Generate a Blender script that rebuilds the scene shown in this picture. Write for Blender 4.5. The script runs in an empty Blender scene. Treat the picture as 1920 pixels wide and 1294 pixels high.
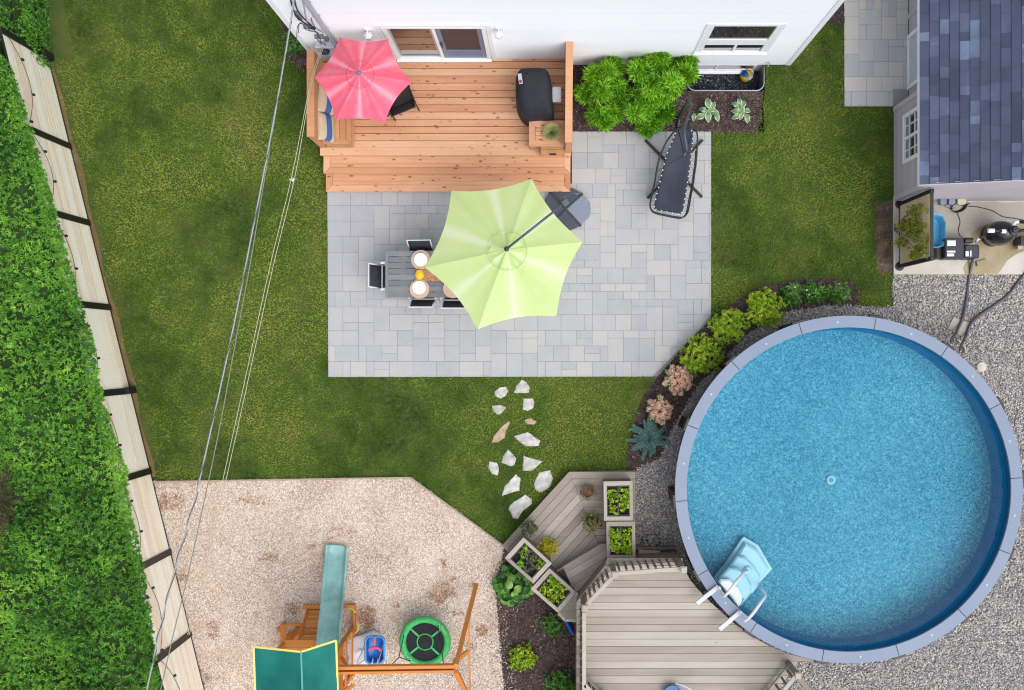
import bpy, math, random
import numpy as np
from mathutils import Vector, Matrix
R = math.radians
rng = random.Random(11)
nr = np.random.RandomState(5)
S = bpy.context.scene
COL = S.collection

# ---------------------------------------------------------------- camera, sky, sun
H, F, CX, CY = 21.5, 2032.0, 1032.0, 660.0          # drone height (m), focal length and nadir point of the 1920x1294 frame
cam_d = bpy.data.cameras.new('camera'); cam = bpy.data.objects.new('camera', cam_d); COL.objects.link(cam)
cam.location = (0, 0, H); cam.rotation_euler = (0, 0, 0)
cam_d.sensor_width = 36; cam_d.lens = 36 * F / 1920
cam_d.shift_x = -(CX - 960) / 1920; cam_d.shift_y = (CY - 647) / 1920
cam_d.clip_end = 500; cam_d.clip_start = .1
S.camera = cam
S.cycles.filter_width = 1.1
S.view_settings.view_transform = 'Standard'; S.view_settings.look = 'None'
S.view_settings.exposure = 0.68; S.view_settings.gamma = 1
W = bpy.data.worlds.new('World'); S.world = W; W.use_nodes = True
nt = W.node_tree; bg = nt.nodes['Background']
sky = nt.nodes.new('ShaderNodeTexSky'); sky.sky_type = 'NISHITA'; sky.sun_disc = False
SUN_EL, SUN_AZ = R(60), R(138)                       # azimuth clockwise from north (+Y)
sky.sun_elevation = SUN_EL; sky.sun_rotation = SUN_AZ; sky.air_density = 1.0; sky.dust_density = 3.0
hs = nt.nodes.new('ShaderNodeHueSaturation'); hs.inputs['Saturation'].default_value = .42
nt.links.new(sky.outputs[0], hs.inputs['Color']); nt.links.new(hs.outputs[0], bg.inputs[0]); bg.inputs[1].default_value = .15
sd = bpy.data.lights.new('sun', 'SUN'); so = bpy.data.objects.new('sun', sd); COL.objects.link(so)
sd.energy = 1.0; sd.angle = R(70); sd.color = (1, .965, .92)
sdir = Vector((math.sin(SUN_AZ) * math.cos(SUN_EL), math.cos(SUN_AZ) * math.cos(SUN_EL), math.sin(SUN_EL)))
so.rotation_euler = sdir.to_track_quat('Z', 'Y').to_euler(); so.location = sdir * 40

def P(px, py, z=0.0):
    k = (H - z) / F
    return ((px - CX) * k, (CY - py) * k, z)
def P2(px, py, z=0.0): return P(px, py, z)[:2]
def PL(lst, z=0.0): return [P2(a, b, z) for a, b in lst]
def ZM(lst, ox, oy, sc): return [(ox + a / sc, oy + b / sc) for a, b in lst]

# ---------------------------------------------------------------- materials
KX = 1.42
def A(r, g, b, k=1.0):
    def l(c):
        c /= 255.; return c / 12.92 if c <= .04045 else ((c + .055) / 1.055) ** 2.4
    return tuple(min(.92, l(c) / KX * k) for c in (r, g, b)) + (1,)

def nn(t, typ, **kw):
    n = t.nodes.new(typ)
    for k, v in kw.items(): setattr(n, k, v)
    return n
def mth(t, op, a, b=None, clamp=False):
    n = nn(t, 'ShaderNodeMath', operation=op); n.use_clamp = clamp
    for i, x in enumerate((a, b)):
        if x is None: continue
        if isinstance(x, (int, float)): n.inputs[i].default_value = x
        else: t.links.new(x, n.inputs[i])
    return n.outputs[0]
def ramp(t, fac, cols, pos=None, interp='LINEAR'):
    n = nn(t, 'ShaderNodeValToRGB'); cr = n.color_ramp; cr.interpolation = interp
    m = len(cols)
    while len(cr.elements) < m: cr.elements.new(.5)
    for i, c in enumerate(cols):
        cr.elements[i].position = pos[i] if pos else i / max(1, m - 1)
        cr.elements[i].color = c
    t.links.new(fac, n.inputs[0]); return n.outputs[0]
def coord(t, stretch=(1, 1, 1), world=False, rz=0.0):
    if world: src = nn(t, 'ShaderNodeNewGeometry').outputs['Position']
    else: src = nn(t, 'ShaderNodeTexCoord').outputs['Object']
    mp = nn(t, 'ShaderNodeMapping'); mp.inputs['Scale'].default_value = stretch; mp.inputs['Rotation'].default_value = (0, 0, rz)
    t.links.new(src, mp.inputs[0]); return mp.outputs[0]
def noise(t, vec, scale, detail=4, rough=.6, w=None, dist=0):
    n = nn(t, 'ShaderNodeTexNoise'); n.inputs['Scale'].default_value = scale; n.inputs['Detail'].default_value = detail
    n.inputs['Roughness'].default_value = rough; n.inputs['Distortion'].default_value = dist
    t.links.new(vec, n.inputs['Vector'])
    if w is not None: n.noise_dimensions = '4D'; t.links.new(w, n.inputs['W'])
    return n.outputs[0]
def attr(t, name='rnd'): return nn(t, 'ShaderNodeAttribute', attribute_name=name).outputs['Fac']
def mixc(t, fac, a, b, mode='MIX'):
    n = nn(t, 'ShaderNodeMix', data_type='RGBA', blend_type=mode)
    for i, x in ((0, fac), (6, a), (7, b)):
        if isinstance(x, (int, float)): n.inputs[i].default_value = x
        elif isinstance(x, tuple): n.inputs[i].default_value = x
        else: t.links.new(x, n.inputs[i])
    return n.outputs[2]
MATS = {}
def M(name, cols, rough=.75, ns=6, wa=.6, wn=.6, bump=.0, bs=60, stretch=(1, 1, 1), metal=0, spec=.3, world=False, speck=.0, ss=90, trans=0, pos=None, coat=0, dist=0):
    """ramp(rnd*wa + noise*wn) with an optional speckle and bump"""
    m = bpy.data.materials.new(name); m.use_nodes = True; t = m.node_tree; b = t.nodes['Principled BSDF']
    v = coord(t, stretch, world)
    n1 = noise(t, v, ns, 5, .62, dist=dist)
    n1 = mth(t, 'MULTIPLY', mth(t, 'SUBTRACT', n1, .5), 2.0)
    f = mth(t, 'ADD', mth(t, 'MULTIPLY', mth(t, 'SUBTRACT', attr(t), .5), wa * 1.6), mth(t, 'MULTIPLY', n1, wn * 1.3))
    f = mth(t, 'ADD', f, .5, clamp=True)
    c = ramp(t, f, cols, pos)
    if speck:
        s = noise(t, coord(t, stretch, world), ss, 2, .7)
        s = mth(t, 'ADD', mth(t, 'MULTIPLY', mth(t, 'SUBTRACT', s, .5), speck * 4), 1.0)
        c = mixc(t, 1.0, c, s, 'MULTIPLY')
    t.links.new(c, b.inputs['Base Color'])
    b.inputs['Roughness'].default_value = rough; b.inputs['Metallic'].default_value = metal
    b.inputs['Specular IOR Level'].default_value = spec; b.inputs['Coat Weight'].default_value = coat
    if bump:
        bn = nn(t, 'ShaderNodeBump'); bn.inputs['Strength'].default_value = bump; bn.inputs['Distance'].default_value = .01
        t.links.new(noise(t, v, bs, 4, .7), bn.inputs['Height']); t.links.new(bn.outputs[0], b.inputs['Normal'])
    if trans:
        tr = nn(t, 'ShaderNodeBsdfTranslucent'); t.links.new(c, tr.inputs[0])
        mx = nn(t, 'ShaderNodeMixShader'); mx.inputs[0].default_value = trans
        t.links.new(b.outputs[0], mx.inputs[1]); t.links.new(tr.outputs[0], mx.inputs[2])
        t.links.new(mx.outputs[0], t.nodes['Material Output'].inputs[0])
    MATS[name] = m; return m
def wood(name, cols, knot, rz=0.0, grain=2.2, kn=.11, rough=.7, wa=.55, kscale=3.2, vertical=False):
    m = bpy.data.materials.new(name); m.use_nodes = True; t = m.node_tree; b = t.nodes['Principled BSDF']
    r = attr(t); w = mth(t, 'MULTIPLY', r, 37.0)
    st = (1.2, 1.2, grain * .5) if vertical else (grain * .5, grain * 14, grain * 14)
    v = coord(t, st, rz=rz) if not vertical else coord(t, (20, 20, 1.2))
    n1 = noise(t, v, 1.0, 5, .65, w=w, dist=.4)
    n2 = noise(t, coord(t, rz=rz), .9, 3, .5, w=w)
    f = mth(t, 'ADD', mth(t, 'MULTIPLY', mth(t, 'SUBTRACT', r, .5), wa), mth(t, 'ADD', mth(t, 'MULTIPLY', n1, .75), mth(t, 'MULTIPLY', n2, .6)))
    f = mth(t, 'SUBTRACT', f, .18, clamp=True)
    c = ramp(t, f, cols)
    vo = nn(t, 'ShaderNodeTexVoronoi'); vo.voronoi_dimensions = '4D'; vo.inputs['Scale'].default_value = kscale
    t.links.new(coord(t, (1.0, 2.2, 2.2) if not vertical else (2.2, 2.2, 1), rz=rz), vo.inputs['Vector']); t.links.new(w, vo.inputs['W'])
    vo.inputs['Randomness'].default_value = 1
    k = mth(t, 'SUBTRACT', 1.0, mth(t, 'DIVIDE', mth(t, 'SUBTRACT', vo.outputs['Distance'], kn * .5), kn * .7), clamp=True)
    c = mixc(t, mth(t, 'MULTIPLY', k, .75), c, knot)
    t.links.new(c, b.inputs['Base Color']); b.inputs['Roughness'].default_value = rough; b.inputs['Specular IOR Level'].default_value = .25
    bn = nn(t, 'ShaderNodeBump'); bn.inputs['Strength'].default_value = .25; bn.inputs['Distance'].default_value = .004
    t.links.new(n1, bn.inputs['Height']); t.links.new(bn.outputs[0], b.inputs['Normal'])
    MATS[name] = m; return m
def plain(name, c, rough=.5, metal=0, spec=.4, var=.12, **kw):
    c0 = tuple(x * (1 - var) for x in c[:3]) + (1,); c1 = tuple(min(.95, x * (1 + var)) for x in c[:3]) + (1,)
    return M(name, [c0, c1], rough=rough, metal=metal, spec=spec, wa=.4, wn=.5, ns=9, **kw)

# ---------------------------------------------------------------- mesh builders
class MB:
    def __init__(s): s.v = []; s.f = []; s.r = []; s.m = []
    def add(s, vs, fs, r=None, mi=0):
        o = len(s.v); s.v += [tuple(x) for x in vs]
        if r is None: r = rng.random()
        for f in fs: s.f.append(tuple(i + o for i in f)); s.r.append(r); s.m.append(mi)
        return s
    def box(s, c, d, rz=0, r=None, mi=0, M4=None):
        x, y, z = d[0] / 2, d[1] / 2, d[2] / 2; cs, sn = math.cos(rz), math.sin(rz); vs = []
        for a in (-1, 1):
            for b_ in (-1, 1):
                for e in (-1, 1):
                    q = Vector((a * x, b_ * y, e * z))
                    if M4 is not None: q = M4 @ q; vs.append((q.x + c[0], q.y + c[1], q.z + c[2]))
                    else: vs.append((c[0] + q.x * cs - q.y * sn, c[1] + q.x * sn + q.y * cs, c[2] + q.z))
        return s.add(vs, [(0, 1, 3, 2), (4, 6, 7, 5), (0, 4, 5, 1), (2, 3, 7, 6), (0, 2, 6, 4), (1, 5, 7, 3)], r, mi)
    def bar(s, p, q, w, h=None, up=(0, 0, 1), r=None, mi=0):
        h = h or w; p = Vector(p); q = Vector(q); d = (q - p).normalized(); u = Vector(up)
        if abs(d.dot(u)) > .98: u = Vector((0, 1, 0))
        sd_ = d.cross(u).normalized(); u = sd_.cross(d).normalized(); vs = []
        for e in (p, q):
            for a, b_ in ((-1, -1), (1, -1), (1, 1), (-1, 1)): vs.append(e + sd_ * (a * w / 2) + u * (b_ * h / 2))
        return s.add(vs, [(3, 2, 1, 0), (4, 5, 6, 7), (0, 1, 5, 4), (1, 2, 6, 5), (2, 3, 7, 6), (3, 0, 4, 7)], r, mi)
    def prism(s, pts, z0, z1, r=None, mi=0, bev=0):
        n = len(pts); a = sum(pts[i][0] * pts[(i + 1) % n][1] - pts[(i + 1) % n][0] * pts[i][1] for i in range(n))
        if a < 0: pts = pts[::-1]
        if bev:
            cx = sum(p[0] for p in pts) / n; cy = sum(p[1] for p in pts) / n; top = []
            for p in pts:
                d = math.hypot(p[0] - cx, p[1] - cy) or 1; k = max(0, 1 - bev * 1.3 / d); top.append((cx + (p[0] - cx) * k, cy + (p[1] - cy) * k))
            vs = [(x, y, z0) for x, y in pts] + [(x, y, z1 - bev) for x, y in pts] + [(x, y, z1) for x, y in top]
            fs = [tuple(range(2 * n, 3 * n))] + [(i, (i + 1) % n, n + (i + 1) % n, n + i) for i in range(n)] + [(n + i, n + (i + 1) % n, 2 * n + (i + 1) % n, 2 * n + i) for i in range(n)]
            return s.add(vs, fs, r, mi)
        vs = [(x, y, z0) for x, y in pts] + [(x, y, z1) for x, y in pts]
        return s.add(vs, [tuple(range(n, 2 * n)), tuple(range(n - 1, -1, -1))] + [(i, (i + 1) % n, n + (i + 1) % n, n + i) for i in range(n)], r, mi)
    def sheet(s, pts, z, r=None, mi=0):
        n = len(pts); a = sum(pts[i][0] * pts[(i + 1) % n][1] - pts[(i + 1) % n][0] * pts[i][1] for i in range(n))
        if a < 0: pts = pts[::-1]
        return s.add([(x, y, z) for x, y in pts], [tuple(range(n))], r, mi)
    def tube(s, pts, rad, n=8, r=None, closed=False, mi=0):
        pts = [Vector(p) for p in pts]; m = len(pts); vs = []; u = None
        for i, p in enumerate(pts):
            if closed: d = (pts[(i + 1) % m] - pts[i - 1])
            else: d = pts[min(i + 1, m - 1)] - pts[max(i - 1, 0)]
            d.normalize()
            if u is None: u = Vector((0, 0, 1)) if abs(d.z) < .9 else Vector((0, 1, 0))
            a = d.cross(u).normalized(); u = a.cross(d).normalized(); rr = rad[i] if isinstance(rad, (list, tuple)) else rad
            for k in range(n):
                t = 2 * math.pi * k / n; vs.append(p + a * (rr * math.cos(t)) + u * (rr * math.sin(t)))
        fs = []
        for i in range(m if closed else m - 1):
            j = (i + 1) % m
            for k in range(n): fs.append((i * n + k, i * n + (k + 1) % n, j * n + (k + 1) % n, j * n + k))
        if not closed: fs += [tuple(range(n - 1, -1, -1)), tuple((m - 1) * n + k for k in range(n))]
        return s.add(vs, fs, r, mi)
    def lathe(s, prof, c, n=24, r=None, mi=0, M4=None):
        vs = []
        for rr, z in prof:
            for k in range(n):
                t = 2 * math.pi * k / n; q = Vector((rr * math.cos(t), rr * math.sin(t), z))
                if M4 is not None: q = M4 @ q
                vs.append((c[0] + q.x, c[1] + q.y, c[2] + q.z))
        fs = []
        for i in range(len(prof) - 1):
            for k in range(n): fs.append((i * n + k, i * n + (k + 1) % n, (i + 1) * n + (k + 1) % n, (i + 1) * n + k))
        fs += [tuple(range(n - 1, -1, -1)), tuple((len(prof) - 1) * n + k for k in range(n))]
        return s.add(vs, fs, r, mi)
    def disc(s, c, rad, h, n=20, r=None, mi=0): return s.lathe([(rad, 0), (rad, h)], c, n, r, mi)
    def ell(s, c, rd, n=16, r=None, mi=0, M4=None):
        vs = []; m = n // 2
        for i in range(1, m):
            ph = math.pi * i / m
            for k in range(n):
                t = 2 * math.pi * k / n; q = Vector((rd[0] * math.sin(ph) * math.cos(t), rd[1] * math.sin(ph) * math.sin(t), -rd[2] * math.cos(ph)))
                if M4 is not None: q = M4 @ q
                vs.append((c[0] + q.x, c[1] + q.y, c[2] + q.z))
        for sg in (-1, 1):
            q = Vector((0, 0, sg * rd[2])); q = M4 @ q if M4 is not None else q; vs.append((c[0] + q.x, c[1] + q.y, c[2] + q.z))
        b0 = (m - 1) * n; fs = []
        for i in range(m - 2):
            for k in range(n): fs.append((i * n + k, i * n + (k + 1) % n, (i + 1) * n + (k + 1) % n, (i + 1) * n + k))
        for k in range(n): fs.append((b0, (k + 1) % n, k)); fs.append((b0 + 1, (m - 2) * n + k, (m - 2) * n + (k + 1) % n))
        return s.add(vs, fs, r, mi)
    def grid(s, rows, r=None, mi=0, rfun=None, thick=0):
        n = len(rows[0]); vs = [p for row in rows for p in row]; o = len(s.v); s.v += [tuple(x) for x in vs]
        for i in range(len(rows) - 1):
            for k in range(n - 1):
                s.f.append((o + i * n + k, o + i * n + k + 1, o + (i + 1) * n + k + 1, o + (i + 1) * n + k)); s.m.append(mi)
                s.r.append(rfun(i, k) if rfun else (.5 if r is None else r))
        return s
    def build(s, name, mats, parent=None, local=False, smooth=False, bevel=0, solid=0, origin=None, sub=0):
        off = Vector((0, 0, 0))
        if local: pass
        elif parent is not None:
            q = parent
            while q is not None: off += q.location; q = q.parent
        elif origin == 'auto':
            a = np.array(s.v); mn, mx = a.min(0), a.max(0); off = Vector(((mn[0] + mx[0]) / 2, (mn[1] + mx[1]) / 2, mn[2]))
        me = bpy.data.meshes.new(name); me.from_pydata([(x - off.x, y - off.y, z - off.z) for x, y, z in s.v], [], s.f)
        if not isinstance(mats, (list, tuple)): mats = [mats]
        for m in mats: me.materials.append(m)
        a = me.attributes.new('rnd', 'FLOAT', 'FACE'); a.data.foreach_set('value', s.r)
        if any(s.m): me.polygons.foreach_set('material_index', s.m)
        if smooth: me.polygons.foreach_set('use_smooth', [True] * len(s.f))
        o = bpy.data.objects.new(name, me); COL.objects.link(o)
        if parent is not None: o.parent = parent
        elif origin == 'auto': o.location = off
        if solid: md = o.modifiers.new('s', 'SOLIDIFY'); md.thickness = solid; md.offset = 0
        if bevel: md = o.modifiers.new('b', 'BEVEL'); md.width = bevel; md.segments = 2; md.limit_method = 'ANGLE'; md.harden_normals = False
        if sub: md = o.modifiers.new('u', 'SUBSURF'); md.levels = sub; md.render_levels = sub
        return o

def bulk(name, V, Fc, rnd, mats, parent=None, smooth=False, origin='auto', mi=None):
    V = np.asarray(V, dtype=np.float64)
    off = np.zeros(3)
    if parent is not None:
        q = parent
        while q is not None: off += np.array(q.location); q = q.parent
    elif origin == 'auto': mn, mx = V.min(0), V.max(0); off = np.array([(mn[0] + mx[0]) / 2, (mn[1] + mx[1]) / 2, max(0, mn[2])])
    V = (V - off).astype(np.float32); k = Fc.shape[1]
    me = bpy.data.meshes.new(name); me.vertices.add(len(V)); me.vertices.foreach_set('co', V.ravel())
    me.loops.add(Fc.size); me.loops.foreach_set('vertex_index', Fc.ravel().astype(np.int32))
    me.polygons.add(len(Fc)); me.polygons.foreach_set('loop_start', (np.arange(len(Fc)) * k).astype(np.int32))
    me.polygons.foreach_set('loop_total', np.full(len(Fc), k, dtype=np.int32))
    if not isinstance(mats, (list, tuple)): mats = [mats]
    for m in mats: me.materials.append(m)
    if mi is not None: me.polygons.foreach_set('material_index', mi.astype(np.int32))
    a = me.attributes.new('rnd', 'FLOAT', 'FACE'); a.data.foreach_set('value', np.asarray(rnd, dtype=np.float32))
    me.update(calc_edges=True)
    if smooth: me.polygons.foreach_set('use_smooth', np.ones(len(Fc), dtype=bool))
    o = bpy.data.objects.new(name, me); COL.objects.link(o)
    if parent is not None: o.parent = parent
    else: o.location = off
    return o

def tag(o, label, cat, group=None, kind=None):
    o['label'] = label
    if cat: o['category'] = cat
    if group: o['group'] = group
    if kind: o['kind'] = kind
    return o
def thing(name, label, cat, loc=(0, 0, 0), group=None, rz=0):
    o = bpy.data.objects.new(name, None); COL.objects.link(o); o.location = loc; o.rotation_euler = (0, 0, rz)
    o.empty_display_size = .1
    return tag(o, label, cat, group)
def struct(o, label=None):
    o['kind'] = 'structure'
    if label: o['label'] = label
    return o
def dup(root, loc=None, rz=None, label=None, scale=None):
    r = root.copy(); COL.objects.link(r)
    if loc is not None: r.location = loc
    if rz is not None: r.rotation_euler = (0, 0, rz)
    if scale: r.scale = (scale,) * 3
    if label: r['label'] = label
    def rec(a, b):
        for c in list(a.children):
            d = c.copy(); COL.objects.link(d); d.parent = b; rec(c, d)
    rec(root, r); return r

def inpoly(X, Y, poly):
    c = np.zeros(X.shape, dtype=bool); n = len(poly)
    for i in range(n):
        x1, y1 = poly[i]; x2, y2 = poly[i - 1]
        if y1 == y2: continue
        c ^= ((y1 > Y) != (y2 > Y)) & (X < (x2 - x1) * (Y - y1) / (y2 - y1) + x1)
    return c
def clip(poly, cl):
    """clip polygon by a convex counter-clockwise polygon"""
    out = list(poly); n = len(cl)
    for i in range(n):
        a, b = cl[i], cl[(i + 1) % n]; inp = out; out = []
        if not inp: return []
        def side(p): return (b[0] - a[0]) * (p[1] - a[1]) - (b[1] - a[1]) * (p[0] - a[0])
        for j in range(len(inp)):
            p, q = inp[j - 1], inp[j]; sp, sq = side(p), side(q)
            if sq >= 0:
                if sp < 0: t = sp / (sp - sq); out.append((p[0] + t * (q[0] - p[0]), p[1] + t * (q[1] - p[1])))
                out.append(q)
            elif sp >= 0: t = sp / (sp - sq); out.append((p[0] + t * (q[0] - p[0]), p[1] + t * (q[1] - p[1])))
    return out
def ccw(p):
    a = sum(p[i][0] * p[(i + 1) % len(p)][1] - p[(i + 1) % len(p)][0] * p[i][1] for i in range(len(p)))
    return p if a > 0 else p[::-1]
def wob(poly, step=.12, amp=.03, seed=1):
    """irregular copy of an outline"""
    r = random.Random(seed); out = []
    for i in range(len(poly)):
        a, b = poly[i], poly[(i + 1) % len(poly)]; L = math.dist(a, b); n = max(1, int(L / step))
        for k in range(n):
            t = k / n; out.append((a[0] + (b[0] - a[0]) * t + r.uniform(-amp, amp), a[1] + (b[1] - a[1]) * t + r.uniform(-amp, amp)))
    return out
def smoothpath(pts, k=6):
    """Catmull-Rom"""
    P_ = [Vector(p) for p in pts]; P_ = [P_[0] * 2 - P_[1]] + P_ + [P_[-1] * 2 - P_[-2]]; out = []
    for i in range(1, len(P_) - 2):
        for j in range(k):
            t = j / k; a, b, c, d = P_[i - 1:i + 3]
            out.append(.5 * ((2 * b) + (c - a) * t + (2 * a - 5 * b + 4 * c - d) * t * t + (3 * b - a - 3 * c + d) * t ** 3))
    out.append(P_[-2]); return out

# leaves: vectorised rhombic leaves, slightly folded
def leafgeo(pos, d, nrm, L, Wd):
    n = len(pos); L = np.broadcast_to(L, n)[:, None]; Wd = np.broadcast_to(Wd, n)[:, None]
    d = d / np.linalg.norm(d, axis=1, keepdims=True); s = np.cross(d, nrm); s /= (np.linalg.norm(s, axis=1, keepdims=True) + 1e-9)
    u = np.cross(s, d)
    V = np.stack([pos, pos + d * L * .5 + s * Wd * .5 + u * Wd * .18, pos + d * L - u * L * .12, pos + d * L * .5 - s * Wd * .5 + u * Wd * .18], 1).reshape(-1, 3)
    i = np.arange(n)[:, None] * 4
    Fc = np.concatenate([i + [0, 1, 2], i + [0, 2, 3]], 0)
    return V, Fc
def rosettes(C, nleaf, L, Wd, spread=1.0, N=None, rc=None, jr=.25, up=.5, seed=3):
    """clusters of leaves radiating from each centre; returns V,F,rnd"""
    r = np.random.RandomState(seed); C = np.asarray(C, float); m = len(C)
    if N is None: N = np.tile([0, 0, 1.], (m, 1))
    Ci = np.repeat(C, nleaf, 0); Ni = np.repeat(N, nleaf, 0); n = len(Ci)
    d = r.normal(size=(n, 3)); d /= np.linalg.norm(d, axis=1, keepdims=True)
    d = d * spread + Ni * (up + .4 * r.rand(n, 1))
    nn_ = Ni + .35 * r.normal(size=(n, 3))
    V, Fc = leafgeo(Ci + r.normal(size=(n, 3)) * L * .08, d, nn_, L * (.6 + .7 * r.rand(n)), Wd * (.7 + .5 * r.rand(n)))
    rc = r.rand(m) if rc is None else rc
    q = np.clip(np.repeat(rc, nleaf) * (1 - jr) + jr * r.rand(n), 0, 1)
    return V, Fc, np.concatenate([q, q])
def join(parts):
    V = []; Fc = []; q = []; o = 0
    for v, f, r_ in parts: V.append(v); Fc.append(f + o); q.append(r_); o += len(v)
    return np.concatenate(V), np.concatenate(Fc), np.concatenate(q)
# ---------------------------------------------------------------- materials used by the scene
white_siding = M('white_siding', [A(234, 238, 246, 1.33), A(240, 243, 249, 1.36)], rough=.6, wa=.3, wn=.3, ns=1.5)
white_trim = plain('white_trim', A(238, 240, 246, 1.3), .45, var=.02)
white_gloss = plain('white_gloss', A(238, 240, 244, 1.1), .25, var=.03)
white_plastic = plain('white_plastic', A(222, 226, 236), .4, var=.04)
red_wood = wood('red_wood', [A(190, 130, 94, 1.08), A(226, 170, 132, 1.08), A(242, 202, 168, 1.08)], A(112, 50, 24), kn=.27, kscale=6.2, grain=1.6)
red_wood_v = wood('red_wood_end', [A(190, 128, 84), A(222, 162, 118), A(238, 190, 152)], A(130, 58, 28), rz=R(90), kn=.1, kscale=2.4, grain=1.6)
grey_wood = wood('grey_wood', [A(154, 143, 130), A(188, 178, 165), A(214, 205, 193)], A(128, 104, 82), kn=.1, kscale=3.2, grain=1.4)
grey_wood_d = wood('grey_wood_diagonal', [A(150, 137, 126), A(180, 168, 157), A(205, 195, 184)], A(120, 98, 78), rz=R(-48), kn=.08, kscale=2.2, grain=1.4)
grey_wood_dark = wood('grey_wood_weathered', [A(112, 98, 88), A(140, 124, 110), A(165, 150, 136)], A(80, 64, 54), vertical=True)
fence_wood = wood('fence_wood', [A(222, 196, 174, 1.6), A(238, 218, 200, 1.7), A(245, 230, 214, 1.75)], A(150, 120, 104), rz=R(76), kn=.08, kscale=3, grain=1.1, wa=.7)
orange_wood = wood('orange_wood', [A(206, 118, 48), A(230, 146, 72), A(240, 168, 100)], A(160, 80, 36), kn=.05, grain=1.2)
black_metal = plain('black_metal', (.012, .012, .014, 1), .45, spec=.4)
dark_metal = plain('dark_metal', A(62, 66, 76), .4, metal=.2)
grey_metal = plain('grey_metal', A(150, 155, 165), .35, metal=.5)
black_plastic = plain('black_plastic', (.018, .018, .022, 1), .35)
brown_black = plain('brown_black', (.02, .013, .01, 1), .5)
black_fabric = M('black_fabric', [(.012, .013, .018, 1), (.026, .028, .038, 1)], rough=.8, ns=5, bump=.15, bs=150)
sling = M('sling_fabric', [(.025, .027, .036, 1), (.05, .053, .066, 1)], rough=.75, ns=12, bump=.2, bs=250)
brown_sling = M('brown_sling', [(.022, .018, .017, 1), (.05, .042, .04, 1)], rough=.8, ns=30, bump=.2, bs=200)
soil = M('soil', [A(42, 34, 32), A(76, 62, 56)], rough=.95, ns=8, wn=.9, bump=.6, bs=70)

def glassmat(name, tint, rough=.03, mixf=.55):
    m = bpy.data.materials.new(name); m.use_nodes = True; b = m.node_tree.nodes['Principled BSDF']
    b.inputs['Base Color'].default_value = tint; b.inputs['Roughness'].default_value = rough; b.inputs['Specular IOR Level'].default_value = mixf; b.inputs['Coat Weight'].default_value = .6
    b.inputs['Coat Roughness'].default_value = .02; return m
glass_dark = glassmat('window_glass', (.02, .024, .026, 1), .05, .8)
glass_door = glassmat('door_glass', (.05, .035, .022, 1), .05, 1.0)

# ---------------------------------------------------------------- outlines (photo pixels at ground level -> metres)
PATIO = PL([(614, 330), (1070, 330), (1070, 247), (1333, 247), (1333, 598), (1322, 612), (1290, 640), (1258, 672), (1234, 706), (616, 707)])
CHIPS = PL([(288, 903), (770, 895), (946, 1024), (934, 1080), (930, 1120), (936, 1200), (945, 1294), (950, 1560), (450, 1560)])
BEDB = PL([(946, 1024), (934, 1080), (930, 1120), (936, 1200), (945, 1294), (950, 1560), (1240, 1560), (1240, 1000), (1000, 1000)])
GRAVEL = PL([(1674, 514), (2250, 514), (2250, 1560), (1240, 1560), (1180, 1100), (1180, 890), (1208, 872), (1238, 858), (1262, 800), (1278, 775), (1305, 728), (1352, 678), (1400, 628), (1444, 598), (1482, 582), (1560, 572), (1608, 574), (1674, 576)])
BEDP = PL([(1178, 890), (1208, 872), (1238, 858), (1262, 800), (1278, 775), (1305, 728), (1352, 678), (1400, 628), (1444, 598), (1482, 582), (1560, 572), (1608, 574), (1612, 548), (1598, 530), (1560, 524), (1510, 523), (1462, 529), (1418, 538), (1388, 560), (1362, 575), (1340, 596), (1333, 600), (1290, 640), (1258, 672), (1234, 706), (1210, 738), (1190, 785), (1182, 820), (1176, 850)])
WELL = (P2(1288, 112)[0], P2(1288, 171)[1], P2(1432, 112)[0], P2(1432, 112)[1])      # x0,y0,x1,y1 of the window well
BEDH = PL([(1060, 112), (1424, 112), (1434, 150), (1426, 200), (1418, 244), (1400, 249), (1333, 249), (1060, 249)])
BEDL = PL([(528, 30), (640, 30), (640, 140), (575, 136), (548, 118), (536, 90)])
BEDR = PL([(1538, -30), (1583, -30), (1583, 44), (1560, 46), (1542, 38), (1520, 20)])
BEDS = PL([(1641, 378), (1676, 374), (1676, 510), (1650, 512), (1642, 480)])
BEDF = PL([(48, -20), (62, -20), (88, 100), (96, 128), (86, 118), (62, 60)])
WALK = PL([(1581, -80), (1702, -80), (1702, 200), (1583, 200)])
PAD = PL([(1674, 375), (2300, 375), (2300, 515), (1674, 515)])
FX0, FY0 = P2(91, 110); FX1, FY1 = P2(357, 1187)
fdir = Vector((FX1 - FX0, FY1 - FY0)).normalized(); fnor = Vector((-fdir.y, fdir.x))     # unit along the fence; normal towards the yard
if fnor.x < 0: fnor = -fnor
def fx(y): return FX0 + (y - FY0) * (FX1 - FX0) / (FY1 - FY0)
HX0, HX1, HY = P2(601, 120)[0], P2(1478, 120)[0], 5.68
DECKZ = .55

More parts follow.
